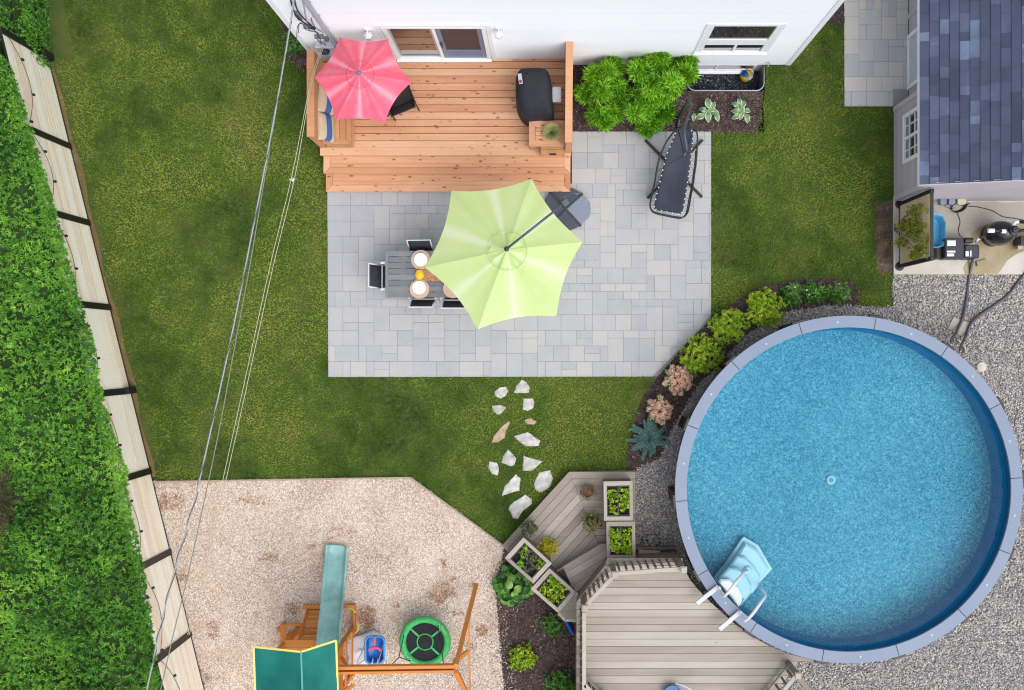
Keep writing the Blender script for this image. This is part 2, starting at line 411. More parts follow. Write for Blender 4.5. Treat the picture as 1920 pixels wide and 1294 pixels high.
# ---------------------------------------------------------------- ground
lawn_soil = M('lawn_soil', [A(58, 82, 30), A(78, 98, 42), A(112, 110, 62)], rough=.95, ns=.7, wa=0, wn=.8, world=True, speck=.25, ss=30)
g = MB()
x0, y0, x1, y1 = WELL; BIG = 70
for q in ((-BIG, -BIG, BIG, y0), (-BIG, y1, BIG, BIG), (-BIG, y0, x0, y1), (x1, y0, BIG, y1)):
    g.sheet([(q[0], q[1]), (q[2], q[1]), (q[2], q[3]), (q[0], q[3])], 0, r=.4)
struct(g.build('lawn', lawn_soil))
def bed(name, poly, mat, z, amp=.03, seed=1):
    m = MB(); m.sheet(wob(poly, .15, amp, seed) if amp else poly, z); return struct(m.build(name, mat))
bed('wood_chip_ground', CHIPS, M('chip_ground', [A(176, 148, 132), A(205, 182, 170), A(222, 204, 194)], rough=.95, ns=1.3, wa=0, wn=.9, world=True, speck=.3, ss=50, bump=.5), .006, 0)
gravel_bed = M('gravel_ground', [A(140, 138, 138), A(180, 175, 170)], rough=.95, ns=9, wa=0, wn=.8, world=True, speck=.4, ss=60, bump=.6)
bed('gravel_ground', GRAVEL, gravel_bed, .004, .02, 2)
mulch_mat = M('mulch_ground', [A(62, 50, 50), A(84, 70, 68), A(110, 94, 88)], rough=.95, ns=5, wa=0, wn=.9, world=True, speck=.4, ss=60, bump=.6)
bed('mulch_ground', BEDB, mulch_mat, .009, .02, 3)
bed('mulch_ground', BEDP, mulch_mat, .012, .02, 4)
bed('mulch_ground', BEDL, mulch_mat, .006, .04, 5); bed('mulch_ground', BEDR, mulch_mat, .006, .04, 6)
bed('mulch_ground', BEDS, M('dirt_ground', [A(70, 60, 48), A(104, 90, 76), A(128, 112, 96)], rough=.95, ns=5, wa=0, wn=.9, world=True, speck=.4, ss=60), .006, .04, 7)
bed('soil_strip', BEDF, M('strip_soil', [A(120, 92, 74), A(150, 122, 100)], rough=.95, ns=5, wa=0, wn=.8, world=True, speck=.3), .006, .03, 8)
sp = [(fx(y) - .02, y) for y in np.arange(FY0 + .1, P2(0, 895)[1], -.3)]; sp = sp + [(a + .12 + .05 * math.sin(b * 3.1) * math.sin(b * 1.3), b) for a, b in sp[::-1]]
struct(MB().sheet(sp, .005).build('soil_strip', M('fence_soil', [A(118, 100, 62), A(150, 126, 84)], rough=.95, ns=5, wa=0, wn=.8, world=True, speck=.3)))
m = MB()
bx0, by0 = P2(1060, 249); bx1 = P2(1424, 249)[0]; byt = HY + .1
for q in ((bx0, by0, x0, byt), (x0, by0, x1, y0), (x1, y0, x1 + .03, byt)): m.sheet([(q[0], q[1]), (q[2], q[1]), (q[2], q[3]), (q[0], q[3])], .008)
m.sheet(wob([(x1, by0), (bx1, by0), (x1 + .04, y0 + .3), (x1 + .02, byt), (x1, byt)], .12, .03, 9), .008)
struct(m.build('mulch_ground', mulch_mat))

# pavers
pav_mat = M('paver_stone', [A(180, 182, 187), A(187, 189, 194), A(194, 195, 198), A(200, 199, 198), A(206, 202, 196)], rough=.85, ns=2.6, wa=.4, wn=.33, world=True, speck=.07, ss=45, bump=.25, bs=90)
walk_mat = M('walk_stone', [A(204, 206, 210), A(213, 213, 214), A(220, 217, 213), A(226, 222, 214)], rough=.85, ns=2.6, wa=.7, wn=.35, world=True, speck=.07, ss=45, bump=.25, bs=90)
joint = M('joint_sand', [A(140, 140, 144), A(160, 158, 158)], rough=.95, ns=20, world=True)
def pave(name, poly, mod, z, mat, seed, ang=0, sizes=((2, 2), (2, 3), (3, 2), (2, 2), (1, 2), (2, 1), (2, 3), (3, 2), (2, 2))):
    r = random.Random(seed); poly = ccw(poly); xs = [p[0] for p in poly]; ys = [p[1] for p in poly]
    nx = int((max(xs) - min(xs)) / mod) + 2; ny = int((max(ys) - min(ys)) / mod) + 2
    used = [[False] * ny for _ in range(nx)]; mb = MB(); mb.sheet(poly, z - .006, mi=1)
    for i in range(nx):
        for j in range(ny):
            if used[i][j]: continue
            for (a, b) in r.sample(sizes, len(sizes)) + [(1, 1)]:
                if i + a <= nx and j + b <= ny and not any(used[i + u][j + w] for u in range(a) for w in range(b)): break
            for u in range(a):
                for w in range(b): used[i + u][j + w] = True
            X, Y = min(xs) + i * mod, min(ys) + j * mod; e = .0022
            c = clip([(X + e, Y + e), (X + a * mod - e, Y + e), (X + a * mod - e, Y + b * mod - e), (X + e, Y + b * mod - e)], poly)
            if len(c) < 3: continue
            A_ = abs(sum(c[k][0] * c[(k + 1) % len(c)][1] - c[(k + 1) % len(c)][0] * c[k][1] for k in range(len(c))) / 2)
            if A_ < .001: continue
            mb.prism(c, z - .03, z + r.uniform(-.0008, .0008), r=r.random(), bev=.0028)
    return struct(mb.build(name, [mat, joint]))
# the patio outline is split in convex pieces so that the pavers can be clipped to it
px = PL([(614, 345), (1072, 345), (1072, 247), (1333, 247), (1333, 598), (1290, 640), (1234, 706), (616, 707)])
patio_poly = [px[0], px[7], px[6], px[5], px[4], (px[4][0], px[0][1])]
PM = .1545
def patio():
    a = pave('patio', [p for p in [(px[0][0], px[0][1]), px[7], px[6], px[5], px[4], (px[3][0], px[0][1])]], PM, .024, pav_mat, 4)
    yb = px[0][1]
    b = pave('patio', [(px[1][0], yb), (px[3][0], yb), (px[3][0], px[3][1]), (px[1][0], px[3][1])], PM, .024, pav_mat, 9)
patio()
pave('walkway', [P2(1583, 200), P2(1702, 200), P2(1702, -90), P2(1582, -90)], .148, .022, walk_mat, 5)
struct(MB().prism(PL([(1674, 168), (1701, 168), (1701, 199), (1674, 199)]), .0, .04).build('door_step', M('step_stone', [A(150, 148, 148), A(175, 172, 170)], ns=8, speck=.2)))
# concrete pad with its wet stain
pad = MB().prism(PAD, 0, .06, r=.5, bev=.006)
pad_mat = M('pad_concrete', [A(206, 200, 190), A(222, 216, 206), A(232, 228, 220)], rough=.9, ns=1.6, wa=0, wn=.8, world=True, speck=.06, ss=40, bump=.2, bs=80)
po = struct(pad.build('concrete_pad', pad_mat))
# thin sheet that makes the shed side of the pad duller in colour
stain_mat = M('wet_concrete', [A(150, 132, 88), A(172, 154, 116), A(186, 172, 142)], rough=.35, ns=1.9, wa=0, wn=.9, world=True, speck=.08, spec=.6)
st = PL(ZM([(560, 560), (700, 470), (860, 400), (1000, 400), (1294, 420), (1500, 450), (1500, 650), (1290, 790), (1180, 850), (1060, 920), (1010, 1010), (940, 1105), (800, 1112), (780, 1090), (750, 1112), (490, 1112), (470, 1040), (520, 940), (560, 880), (640, 700)], 1740, 360, 7.189), .06)
struct(MB().sheet(wob(st, .08, .012, 4), .0622).build('wet_stain', stain_mat))
dull = PL([(1684, 379), (1990, 379), (1990, 470), (1900, 475), (1840, 500), (1800, 470), (1752, 484), (1700, 470), (1686, 430)], .06)
struct(MB().sheet(wob(dull, .1, .012, 5), .0611).build('dull_patch', M('dull_concrete', [A(188, 182, 172), A(202, 196, 187)], rough=.85, ns=2, wa=0, wn=.8, world=True, speck=.06, ss=40)))

# ---------------------------------------------------------------- grass
grass_m = M('grass_blades', [A(50, 80, 28, 2.4), A(72, 104, 38, 2.7), A(96, 126, 48, 2.7), A(132, 144, 68, 2.6), A(172, 158, 98, 2.4)], rough=.6, ns=1.6, wa=.22, wn=.9, world=True, trans=.4, dist=1.2, pos=[0, .28, .55, .8, 1])
t = grass_m.node_tree; b = t.nodes['Principled BSDF']; v = coord(t, world=True)
f = mth(t, 'ADD', mth(t, 'MULTIPLY', mth(t, 'SUBTRACT', noise(t, v, .42, 2, .5, dist=.5), .5), 1.9), mth(t, 'MULTIPLY', mth(t, 'SUBTRACT', noise(t, v, 1.9, 4, .6, dist=.6), .5), 1.4))
f = mth(t, 'ADD', mth(t, 'ADD', f, mth(t, 'MULTIPLY', mth(t, 'SUBTRACT', attr(t), .5), .14)), .46, clamp=True)
c = ramp(t, f, [A(48, 78, 28, 2.7), A(82, 106, 38, 3.1), A(110, 126, 50, 3.2), A(128, 136, 62, 3.0), A(140, 136, 74, 2.9)], [0, .3, .55, .8, 1])
t.links.new(c, b.inputs['Base Color'])
for n in t.nodes:
    if n.bl_idname == 'ShaderNodeBsdfTranslucent': t.links.new(c, n.inputs[0])
def polyspan(poly):
    xs = [p[0] for p in poly]; ys = [p[1] for p in poly]; return min(xs), min(ys), max(xs), max(ys)
def shrink(poly, d):
    cx = sum(p[0] for p in poly) / len(poly); cy = sum(p[1] for p in poly) / len(poly)
    return [(x + (cx - x) / max(.01, math.hypot(cx - x, cy - y)) * d, y + (cy - y) / max(.01, math.hypot(cx - x, cy - y)) * d) for x, y in poly]
STONES = [ZM(q, 860, 690, 4.314) for q in (
    [(285, 195), (330, 155), (385, 150), (400, 190), (370, 235), (335, 250), (300, 230)], [(510, 95), (545, 110), (577, 160), (565, 200), (500, 205), (445, 200), (465, 145)],
    [(265, 305), (330, 298), (385, 315), (350, 365), (320, 380), (285, 350)], [(525, 245), (600, 245), (615, 275), (600, 325), (555, 350), (515, 335)],
    [(405, 425), (420, 440), (380, 510), (375, 565), (320, 600), (265, 605), (280, 550), (340, 480)], [(530, 420), (580, 405), (630, 430), (610, 455), (555, 455)],
    [(445, 550), (560, 518), (660, 590), (650, 630), (540, 635), (480, 590)], [(400, 655), (470, 730), (450, 790), (420, 795), (345, 765), (365, 700)],
    [(525, 710), (680, 755), (590, 835), (515, 830)], [(245, 755), (310, 765), (328, 810), (315, 870), (270, 860), (242, 810)],
    [(465, 855), (500, 895), (490, 990), (420, 1010), (345, 1040), (370, 960)], [(650, 845), (740, 825), (762, 890), (740, 960), (670, 1010), (625, 990), (605, 940)],
    [(540, 1022), (595, 1060), (590, 1100), (520, 1160), (480, 1220), (440, 1215), (405, 1140), (415, 1105)])]
STONEW = [PL(q) for q in STONES]
DECKFOOT = PL([(590, 120), (1080, 120), (1074, 330), (1074, 352), (612, 352), (606, 292), (592, 280)])
LOWDECK = PL([(1068, 885), (1192, 883), (1192, 1052), (1083, 1170), (1060, 1166), (941, 1024)], .1)
HOUSE_R = [(HX0, HY), (HX1, HY), (HX1, 30), (HX0, 30)]
SHED_R = [(P2(1702, 0)[0], P2(0, 200)[1]), (P2(1674, 0)[0], P2(0, 200)[1]), (P2(1674, 0)[0], P2(0, 377)[1]), (30, P2(0, 377)[1]), (30, 30), (P2(1702, 0)[0], 30)]
EX = [PATIO, CHIPS, BEDB, GRAVEL, BEDP, BEDH, BEDL, BEDR, BEDS, BEDF, WALK, PAD, DECKFOOT, LOWDECK, HOUSE_R, SHED_R, PL([(1070, 247), (1333, 247), (1333, 400), (1070, 400)])] + [shrink(s, .04) for s in STONEW]
def grass():
    X0, Y0, X1, Y1 = -11.5, -4.3, 8.4, 8.6; n = int((X1 - X0) * (Y1 - Y0) * 2900)
    X = nr.uniform(X0, X1, n); Y = nr.uniform(Y0, Y1, n); k = np.ones(n, bool)
    jx, jy = X + nr.normal(0, .02, n), Y + nr.normal(0, .02, n)
    for p in EX: k &= ~inpoly(jx, jy, p)
    fd = X - np.array(fx(Y)); k &= (fd > .02) | (Y > FY0 + .1)
    k &= (nr.rand(n) < np.clip(-.15 + fd * 2.8 + .25 * np.sin(Y * 7) * np.sin(Y * 2.3 + 1), .02, 1)) | (Y > FY0)
    k &= ~((Y > FY0) & (X < -9.45 - (Y - FY0) * .2))
    X, Y = X[k], Y[k]; n = len(X)
    h = nr.uniform(.03, .062, n); a = nr.uniform(0, 6.283, n); w = nr.uniform(.005, .0095, n); l = nr.uniform(.01, .05, n); la = nr.uniform(0, 6.283, n)
    z = np.zeros(n)
    V = np.stack([np.stack([X + np.cos(a) * w, Y + np.sin(a) * w, z], 1), np.stack([X - np.cos(a) * w, Y - np.sin(a) * w, z], 1), np.stack([X + np.cos(la) * l, Y + np.sin(la) * l, h], 1)], 1).reshape(-1, 3)
    Fc = np.arange(3 * n).reshape(-1, 3)
    o = bulk('grass', V, Fc, nr.rand(n), grass_m, origin=None); tag(o, 'short green lawn grass with yellowish patches', 'grass', kind='stuff')
grass()
# stepping stones
stone_m = M('step_stone_pale', [A(168, 166, 160, 1.1), A(206, 203, 200, 1.1), A(234, 229, 222, 1.15)], rough=.9, ns=7, wa=.2, wn=.9, speck=.12, ss=50, bump=.7, bs=25)
stone_tan = M('step_stone_tan', [A(188, 160, 136), A(212, 184, 158), A(226, 204, 184)], rough=.9, ns=7, wa=.2, wn=.9, speck=.12, ss=50, bump=.7, bs=25)
SL = ['small pale heart-shaped flagstone, upper left of the path, nearest the patio on that side', 'pale triangular flagstone next to the patio edge', 'pale wedge flagstone with flat top, second on the left side of the path', 'squarish pale flagstone below the triangular one, upper right of the path',
      'long narrow tan flagstone on the left of the path', 'small faint tan flagstone almost overgrown by grass', 'wide pale flagstone with pointed left tip in mid path', 'grey-centred triangular flagstone with its point up', 'sharp white triangular flagstone pointing right', 'small upright grey oblong flagstone at the far left of the path',
      'long pale leaf-shaped flagstone slanting beside the grey deck side', 'large rounded grey flagstone close to the grey deck', 'lowest large white flagstone of the path, beside the grey deck corner']
for i, q in enumerate(STONEW):
    m = MB().prism(wob(q, .05, .006, i), -.02, .024, r=rng.random(), bev=.01)
    tag(m.build('flagstone', stone_tan if i in (4, 5) else stone_m, origin='auto'), SL[i], 'stepping stone', 'stepping stones across the lawn')
# timber edging of the play area
ed = MB()
EDG = [P(288, 903), P(770, 895), P(946, 1024)]
for a, b in zip(EDG[:-1], EDG[1:]): ed.bar((a[0], a[1], .03), (b[0], b[1], .03), .03, .06)
tag(ed.build('edging', M('edging_wood', [A(170, 150, 128), A(200, 182, 160)], ns=6), origin='auto'), 'thin timber edging between lawn and wood chip play area', 'edging')

# ---------------------------------------------------------------- loose ground cover: chips, gravel, mulch
def scatter(name, poly, dens, lab, mat, kind, smin, smax, ex=(), z=.01, seed=1, elong=1.0, flat=.6, rr=None, win=None):
    r = np.random.RandomState(seed); a = polyspan(poly)
    if win: a = (max(a[0], win[0]), max(a[1], win[1]), min(a[2], win[2]), min(a[3], win[3]))
    n = int((a[2] - a[0]) * (a[3] - a[1]) * dens); X = r.uniform(a[0], a[2], n); Y = r.uniform(a[1], a[3], n)
    k = inpoly(X + r.normal(0, .02, n), Y + r.normal(0, .02, n), poly)
    for e in ex: k &= ~inpoly(X, Y, e)
    X, Y = X[k], Y[k]; n = len(X); s = r.uniform(smin, smax, n)[:, None, None]
    if kind == 'chip':
        base = np.array([[-1, -.22, 0], [1, -.16, 0], [.9, .2, 0], [-.8, .24, 0]]) * [elong, 1, 1]; Fb = np.array([[0, 1, 2, 3]])
    else:
        t = (1 + 5 ** .5) / 2; base = np.array([(-1, t, 0), (1, t, 0), (-1, -t, 0), (1, -t, 0), (0, -1, t), (0, 1, t), (0, -1, -t), (0, 1, -t), (t, 0, -1), (t, 0, 1), (-t, 0, -1), (-t, 0, 1)]) / 1.9
        Fb = np.array([(0, 11, 5), (0, 5, 1), (0, 1, 7), (0, 7, 10), (0, 10, 11), (1, 5, 9), (5, 11, 4), (11, 10, 2), (10, 7, 6), (7, 1, 8), (3, 9, 4), (3, 4, 2), (3, 2, 6), (3, 6, 8), (3, 8, 9), (4, 9, 5), (2, 4, 11), (6, 2, 10), (8, 6, 7), (9, 8, 1)])
    m = len(base); V = np.tile(base, (n, 1, 1)).astype(float)
    if kind != 'chip': V *= r.uniform(.75, 1.2, (n, m, 1)); V *= np.stack([r.uniform(.8, 1.4, n), r.uniform(.6, 1, n), r.uniform(.45, .7, n)], 1)[:, None, :]
    az, ax, ay = r.uniform(0, 6.283, n), r.normal(0, flat * .5, n), r.normal(0, flat * .5, n)
    c, s_ = np.cos(ax), np.sin(ax); V = np.stack([V[:, :, 0], V[:, :, 1] * c[:, None] - V[:, :, 2] * s_[:, None], V[:, :, 1] * s_[:, None] + V[:, :, 2] * c[:, None]], 2)
    c, s_ = np.cos(ay), np.sin(ay); V = np.stack([V[:, :, 0] * c[:, None] + V[:, :, 2] * s_[:, None], V[:, :, 1], -V[:, :, 0] * s_[:, None] + V[:, :, 2] * c[:, None]], 2)
    c, s_ = np.cos(az), np.sin(az); V = np.stack([V[:, :, 0] * c[:, None] - V[:, :, 1] * s_[:, None], V[:, :, 0] * s_[:, None] + V[:, :, 1] * c[:, None], V[:, :, 2]], 2)
    V = V * s + np.stack([X, Y, z + r.uniform(0, .018, n) + (.006 if kind == 'chip' else .004)], 1)[:, None, :]
    Fc = (Fb[None] + (np.arange(n) * m)[:, None, None]).reshape(-1, Fb.shape[1]); q = r.rand(n) if rr is None else rr(r, X, Y)
    o = bulk(name, V.reshape(-1, 3), Fc, np.repeat(q, len(Fb)), mat, origin=None)
    if lab: tag(o, lab, name.replace('_', ' '), kind='stuff')
    return o
chip_m = M('chip_pieces', [A(186, 158, 132, 1.45), A(213, 193, 171, 1.5), A(226, 212, 196, 1.55), A(237, 229, 218, 1.5), A(244, 239, 233, 1.4)], rough=.9, ns=1.4, wa=.55, wn=.42, world=True, pos=[0, .22, .5, .75, 1])
scatter('wood_chips', CHIPS, 5200, 'pale pinkish shredded wood chips covering the play area', chip_m, 'chip', .006, .021, seed=2, z=.008, elong=1, win=(-8.6, -7.2, 8, 0))
# reddish-brown damp spots scuffed in the chips
scuff = M('scuffed_chips', [A(150, 102, 68), A(186, 138, 100), A(212, 170, 132)], rough=.95, ns=8, wa=.7, wn=.5)
for i, (a, b, w, h, d) in enumerate(((585, 1025, 10, 5, 900), (505, 1045, 22, 9, 500), (688, 1155, 22, 24, 900), (830, 1110, 32, 20, 450), (832, 1058, 7, 10, 800), (905, 1180, 14, 12, 700), (548, 1140, 16, 12, 450), (640, 1000, 40, 12, 250), (860, 1150, 14, 6, 700), (745, 1135, 10, 7, 600), (320, 940, 30, 20, 450), (345, 1075, 12, 18, 450), (400, 1180, 20, 22, 350), (370, 1270, 30, 18, 350), (850, 1085, 6, 5, 700), (480, 940, 40, 12, 200), (885, 1210, 10, 10, 500))):
    e = [(a + w * math.cos(t * .5236) * rng.uniform(.6, 1.1), b + h * math.sin(t * .5236) * rng.uniform(.6, 1.1)) for t in range(12)]
    scatter('wood_chips', PL(e), d * 3, 'loose reddish-brown wood chips in scuffed spots of the play area', scuff, 'chip', .012, .03, seed=20 + i, z=.02)
POOLC = (560 / 100.7, -258 / 100.7)
PC = [(POOLC[0] + 3.05 * math.cos(t * .2618), POOLC[1] + 3.05 * math.sin(t * .2618)) for t in range(24)]
grav_m = M('gravel_stones', [A(122, 126, 136, 1.15), A(152, 154, 160, 1.2), A(174, 171, 168, 1.2), A(190, 180, 168, 1.2), A(226, 221, 213, 1.2)], rough=.85, ns=3, wa=.62, wn=.12, world=True, pos=[0, .25, .5, .78, 1])
scatter('gravel', GRAVEL, 2400, 'grey and beige river gravel around the pool', grav_m, 'stone', .012, .026, ex=[PC, LOWDECK], seed=3, z=.006, win=(0, -7.2, 10.2, 3))
well_m = M('well_stones', [A(38, 40, 54), A(70, 74, 92), A(110, 116, 136), A(190, 196, 210)], rough=.5, ns=3, wa=.62, wn=.1, pos=[0, .45, .85, 1])
mul_m = M('mulch_pieces', [A(48, 38, 38, 1.3), A(78, 64, 62, 1.4), A(104, 88, 84, 1.4), A(140, 120, 112, 1.3), A(214, 204, 200)], rough=.9, ns=2, wa=.62, wn=.1, world=True, pos=[0, .35, .75, .95, 1])
for i, (pl, d) in enumerate(((BEDB, 1500), (BEDP, 1500), (BEDL, 1300), (BEDR, 1500))):
    scatter('mulch', pl, d, ['dark shredded mulch beside the play area', 'brown mulch in the curved bed along the pool', 'dark mulch at the left house corner', 'brown mulch at the right house corner'][i], mul_m, 'chip', .01, .032, ex=[LOWDECK, GRAVEL], seed=30 + i, z=.012, win=(-5.5, -7.2, 8, 8))
scatter('mulch', BEDH, 1400, 'brown mulch in the bed along the white house', mul_m, 'chip', .01, .03, ex=[[(x0 - .02, y0 - .02), (x1 + .02, y0 - .02), (x1 + .02, 8), (x0 - .02, 8)]], seed=40, z=.012)
scatter('mulch', BEDS, 900, 'bare brown soil crumbs beside the screen', mul_m, 'chip', .008, .02, seed=41, z=.008)
# dark drift where the bed meets the chips
EDGEM = PL([(930, 1040), (950, 1040), (945, 1080), (948, 1120), (952, 1200), (965, 1300), (925, 1300), (918, 1200), (914, 1120), (920, 1075)])
scatter('mulch', EDGEM, 420, 'dark mulch crumbs strewn over the edge of the wood chips', mul_m, 'chip', .008, .024, seed=42, z=.025)
scatter('wood_chips', EDGEM, 300, 'pale wood chips strewn over the edge of the dark mulch', chip_m, 'chip', .008, .02, seed=43, z=.025)
# ---------------------------------------------------------------- white house
HZ0, HZ1 = .12, 5.7
house = thing('house', 'white clapboard house with sliding patio door behind the red-brown deck', 'house', ((HX0 + HX1) / 2, HY + 3, 0))
DX0, DX1, DZ0, DZ1 = -2.96, -1.13, .57, 2.66           # patio door
WX0, WX1, WZ0, WZ1 = 2.78, 4.02, 1.02, 2.72            # window
BX0, BX1, BZ0, BZ1 = P2(1287, 120)[0], P2(1420, 120)[0], -.44, .02   # basement window
def clap(mb, x0, x1, z0, z1, y, holes=(), e=.1, out=-1, axis='x', lip=.013):
    """clapboard courses on a wall facing -y (axis x) or -x (axis y)"""
    z = z0
    while z < z1 - 1e-4:
        zt = min(z + e, z1); segs = [(x0, x1)]
        for hx0, hx1, hz0, hz1 in holes:
            if zt > hz0 + .01 and z < hz1 - .01:
                ns_ = []
                for a, b in segs:
                    if hx0 > a: ns_.append((a, min(b, hx0)))
                    if hx1 < b: ns_.append((max(a, hx1), b))
                segs = [s for s in ns_ if s[1] - s[0] > .002]
        for a, b in segs:
            pr = [(y + out * lip, z), (y + out * .002, zt), (y, z)]
            if axis == 'x': V = [(a, pr[0][0], z), (b, pr[0][0], z), (b, pr[1][0], zt), (a, pr[1][0], zt), (a, y - out * .03, z), (b, y - out * .03, z)]
            else: V = [(pr[0][0], a, z), (pr[0][0], b, z), (pr[1][0], b, zt), (pr[1][0], a, zt), (y - out * .03, a, z), (y - out * .03, b, z)]
            mb.add(V, [(0, 1, 2, 3), (4, 5, 1, 0)], r=rng.random())
        z = zt
w = MB(); clap(w, HX0, HX1, HZ0, HZ1, HY, [(DX0, DX1, DZ0, DZ1), (WX0, WX1, WZ0, WZ1), (BX0, BX1, BZ0, BZ1)])
clap(w, HY, HY + 8, HZ0, HZ1, HX0, (), out=-1, axis='y'); clap(w, HY, HY + 8, HZ0, HZ1, HX1, (), out=1, axis='y')
w.add([(HX0, HY + 8, 0), (HX1, HY + 8, 0), (HX1, HY + 8, HZ1), (HX0, HY + 8, HZ1)], [(0, 1, 2, 3)])
w.build('wall', white_siding, house)
fnd = MB(); cz = -.5
for a, b, z0_, z1_ in ((HX0, BX0, cz, HZ0), (BX1, HX1, cz, HZ0), (BX0, BX1, cz, BZ0), (BX0, BX1, BZ1, HZ0)): fnd.box(((a + b) / 2, HY + .12, (z0_ + z1_) / 2), (b - a, .2, z1_ - z0_))
fnd.box((HX0 + .12, HY + 4.2, -.19), (.2, 7.6, .62)); fnd.box((HX1 - .12, HY + 4.2, -.19), (.2, 7.6, .62))
fnd.build('foundation', plain('foundation', A(225, 222, 216), .9), house)
for X in (HX0, HX1):
    s = -1 if X == HX0 else 1; c = MB()
    c.box((X - s * .045 + s * .02, HY - .012, (HZ0 + HZ1) / 2 - .01), (.09, .024, HZ1 - HZ0)); c.box((X + s * .011, HY + .05, (HZ0 + HZ1) / 2 - .01), (.024, .1, HZ1 - HZ0)); c.build('corner_board', white_trim, house)
rf = MB(); E = .3
rf.add([(HX0 - E, HY - E, HZ1), (HX1 + E, HY - E, HZ1), (HX1 + E, HY + 8 + E, HZ1), (HX0 - E, HY + 8 + E, HZ1), (HX0 + 2.5, HY + 4, HZ1 + 1.6), (HX1 - 2.5, HY + 4, HZ1 + 1.6)], [(3, 2, 1, 0), (0, 1, 5, 4), (1, 2, 5), (2, 3, 4, 5), (3, 0, 4)])
rf.build('roof', plain('house_roof', A(80, 82, 92), .9), house)
# sliding door
def frame(mb, x0, x1, z0, z1, y, t, dpt, tb=None, tt=None):
    tb = tb or t; tt = tt or t
    mb.box(((x0 + x1) / 2, y, z0 + tb / 2), (x1 - x0, dpt, tb)); mb.box(((x0 + x1) / 2, y, z1 - tt / 2), (x1 - x0, dpt, tt))
    mb.box((x0 + t / 2, y, (z0 + tb + z1 - tt) / 2), (t, dpt, z1 - z0 - tb - tt)); mb.box((x1 - t / 2, y, (z0 + tb + z1 - tt) / 2), (t, dpt, z1 - z0 - tb - tt))
door = frame_mb = MB(); frame(frame_mb, DX0, DX1, DZ0, DZ1, HY - .005, .08, .07, .05, .09); frame_mb.box((-2.065, HY + .005, 1.62), (.06, .05, 1.94))
frame_mb.box(((DX0 + DX1) / 2, HY - .06, DZ0 + .012), (DX1 - DX0, .05, .024))
dr = frame_mb.build('patio_door', white_trim, house, bevel=.004)
gl = MB(); gl.box((-2.487, HY + .035, 1.6), (.79, .012, 1.95)); gl.build('glass_pane', glass_door, dr)
sf = MB(); frame(sf, -2.88, -2.1, .63, 2.57, HY + .022, .035, .02); sf.build('door_frame', plain('door_sash', A(190, 186, 180), .4), dr)
sc = MB(); frame(sc, -2.03, -1.215, .625, 2.565, HY + .0, .085, .03, .5); sc.box((-1.62, HY - .02, .82), (.62, .02, .02)); sc.box((-1.62, HY - .02, .95), (.62, .02, .014))
sc.build('screen_frame', plain('screen_frame', A(120, 132, 165), .4), dr, bevel=.004)
pc = MB(); pc.box((-1.62, HY + .006, 1.66), (.66, .006, 1.76)); pc.build('screen', M('insect_screen', [(.02, .02, .022, 1), (.045, .042, .042, 1)], rough=.4, ns=3), dr)
tr = MB()
for q in ((DX0 - .045, (DZ0 + DZ1) / 2, .07, DZ1 - DZ0 + .1), (DX1 + .045, (DZ0 + DZ1) / 2, .07, DZ1 - DZ0 + .1)): tr.box((q[0], HY - .015, q[1]), (q[2], .03, q[3]))
tr.box(((DX0 + DX1) / 2, HY - .02, DZ1 + .05), (DX1 - DX0 + .2, .03, .08)); tr.build('door_trim', white_trim, house)
hd = MB(); hd.bar((-2.0, HY - .04, 1.45), (-2.0, HY - .04, 1.7), .025); hd.build('handle', dark_metal, dr)
# upper window
wf = MB(); frame(wf, WX0, WX1, WZ0, WZ1, HY - .0, .075, .05, .06, .05); wf.box(((WX0 + WX1) / 2, HY - .0, 1.68), (WX1 - WX0 - .15, .045, .32)); wf.box(((WX0 + WX1) / 2 + .03, HY - .0, 1.27), (.05, .045, .5))  # wide white middle band added for the bright reflection in the glass
wn = wf.build('window', white_trim, house, bevel=.005)
for a, b, c_, d_ in ((WX0 + .08, WX1 - .08, 1.84, 2.64), (WX0 + .08, 3.4, 1.1, 1.48), (3.45, WX1 - .08, 1.1, 1.48)):
    q = MB(); q.box(((a + b) / 2, HY + .004, (c_ + d_) / 2), (b - a, .01, d_ - c_)); q.build('glass_pane', glass_dark, wn)
q = MB(); q.box(((WX0 + WX1) / 2, HY - .03, WZ0 - .02), (WX1 - WX0 + .14, .08, .04)); q.build('sill', white_trim, wn)
q = MB(); frame(q, WX0 - .07, WX1 + .07, WZ0 - .04, WZ1 + .07, HY - .013, .07, .026); q.build('window_trim', white_trim, house)
# basement window
bf = MB(); frame(bf, BX0, BX1, BZ0, BZ1, HY + .035, .05, .06, .1, .04); bf.box(((BX0 + BX1) / 2 - .08, HY + .03, -.18), (.045, .04, .34)); bf.box(((BX0 + BX1) / 2, HY - .02, BZ0 + .02), (BX1 - BX0, .08, .04))
bw = bf.build('basement_window', white_trim, house, bevel=.004)
q = MB(); q.box(((BX0 + BX1) / 2, HY + .028, -.18), (BX1 - BX0 - .1, .01, .33)); q.build('glass_pane', glass_dark, bw)
# tap
q = MB(); tp = P(1441, 118, .3); q.tube([(tp[0], HY, .3), (tp[0], HY - .06, .3), (tp[0], HY - .09, .25)], .012); q.disc((tp[0], HY - .05, .32), .025, .012); q.build('tap', plain('brass', A(210, 212, 220), .3, metal=.6), house)

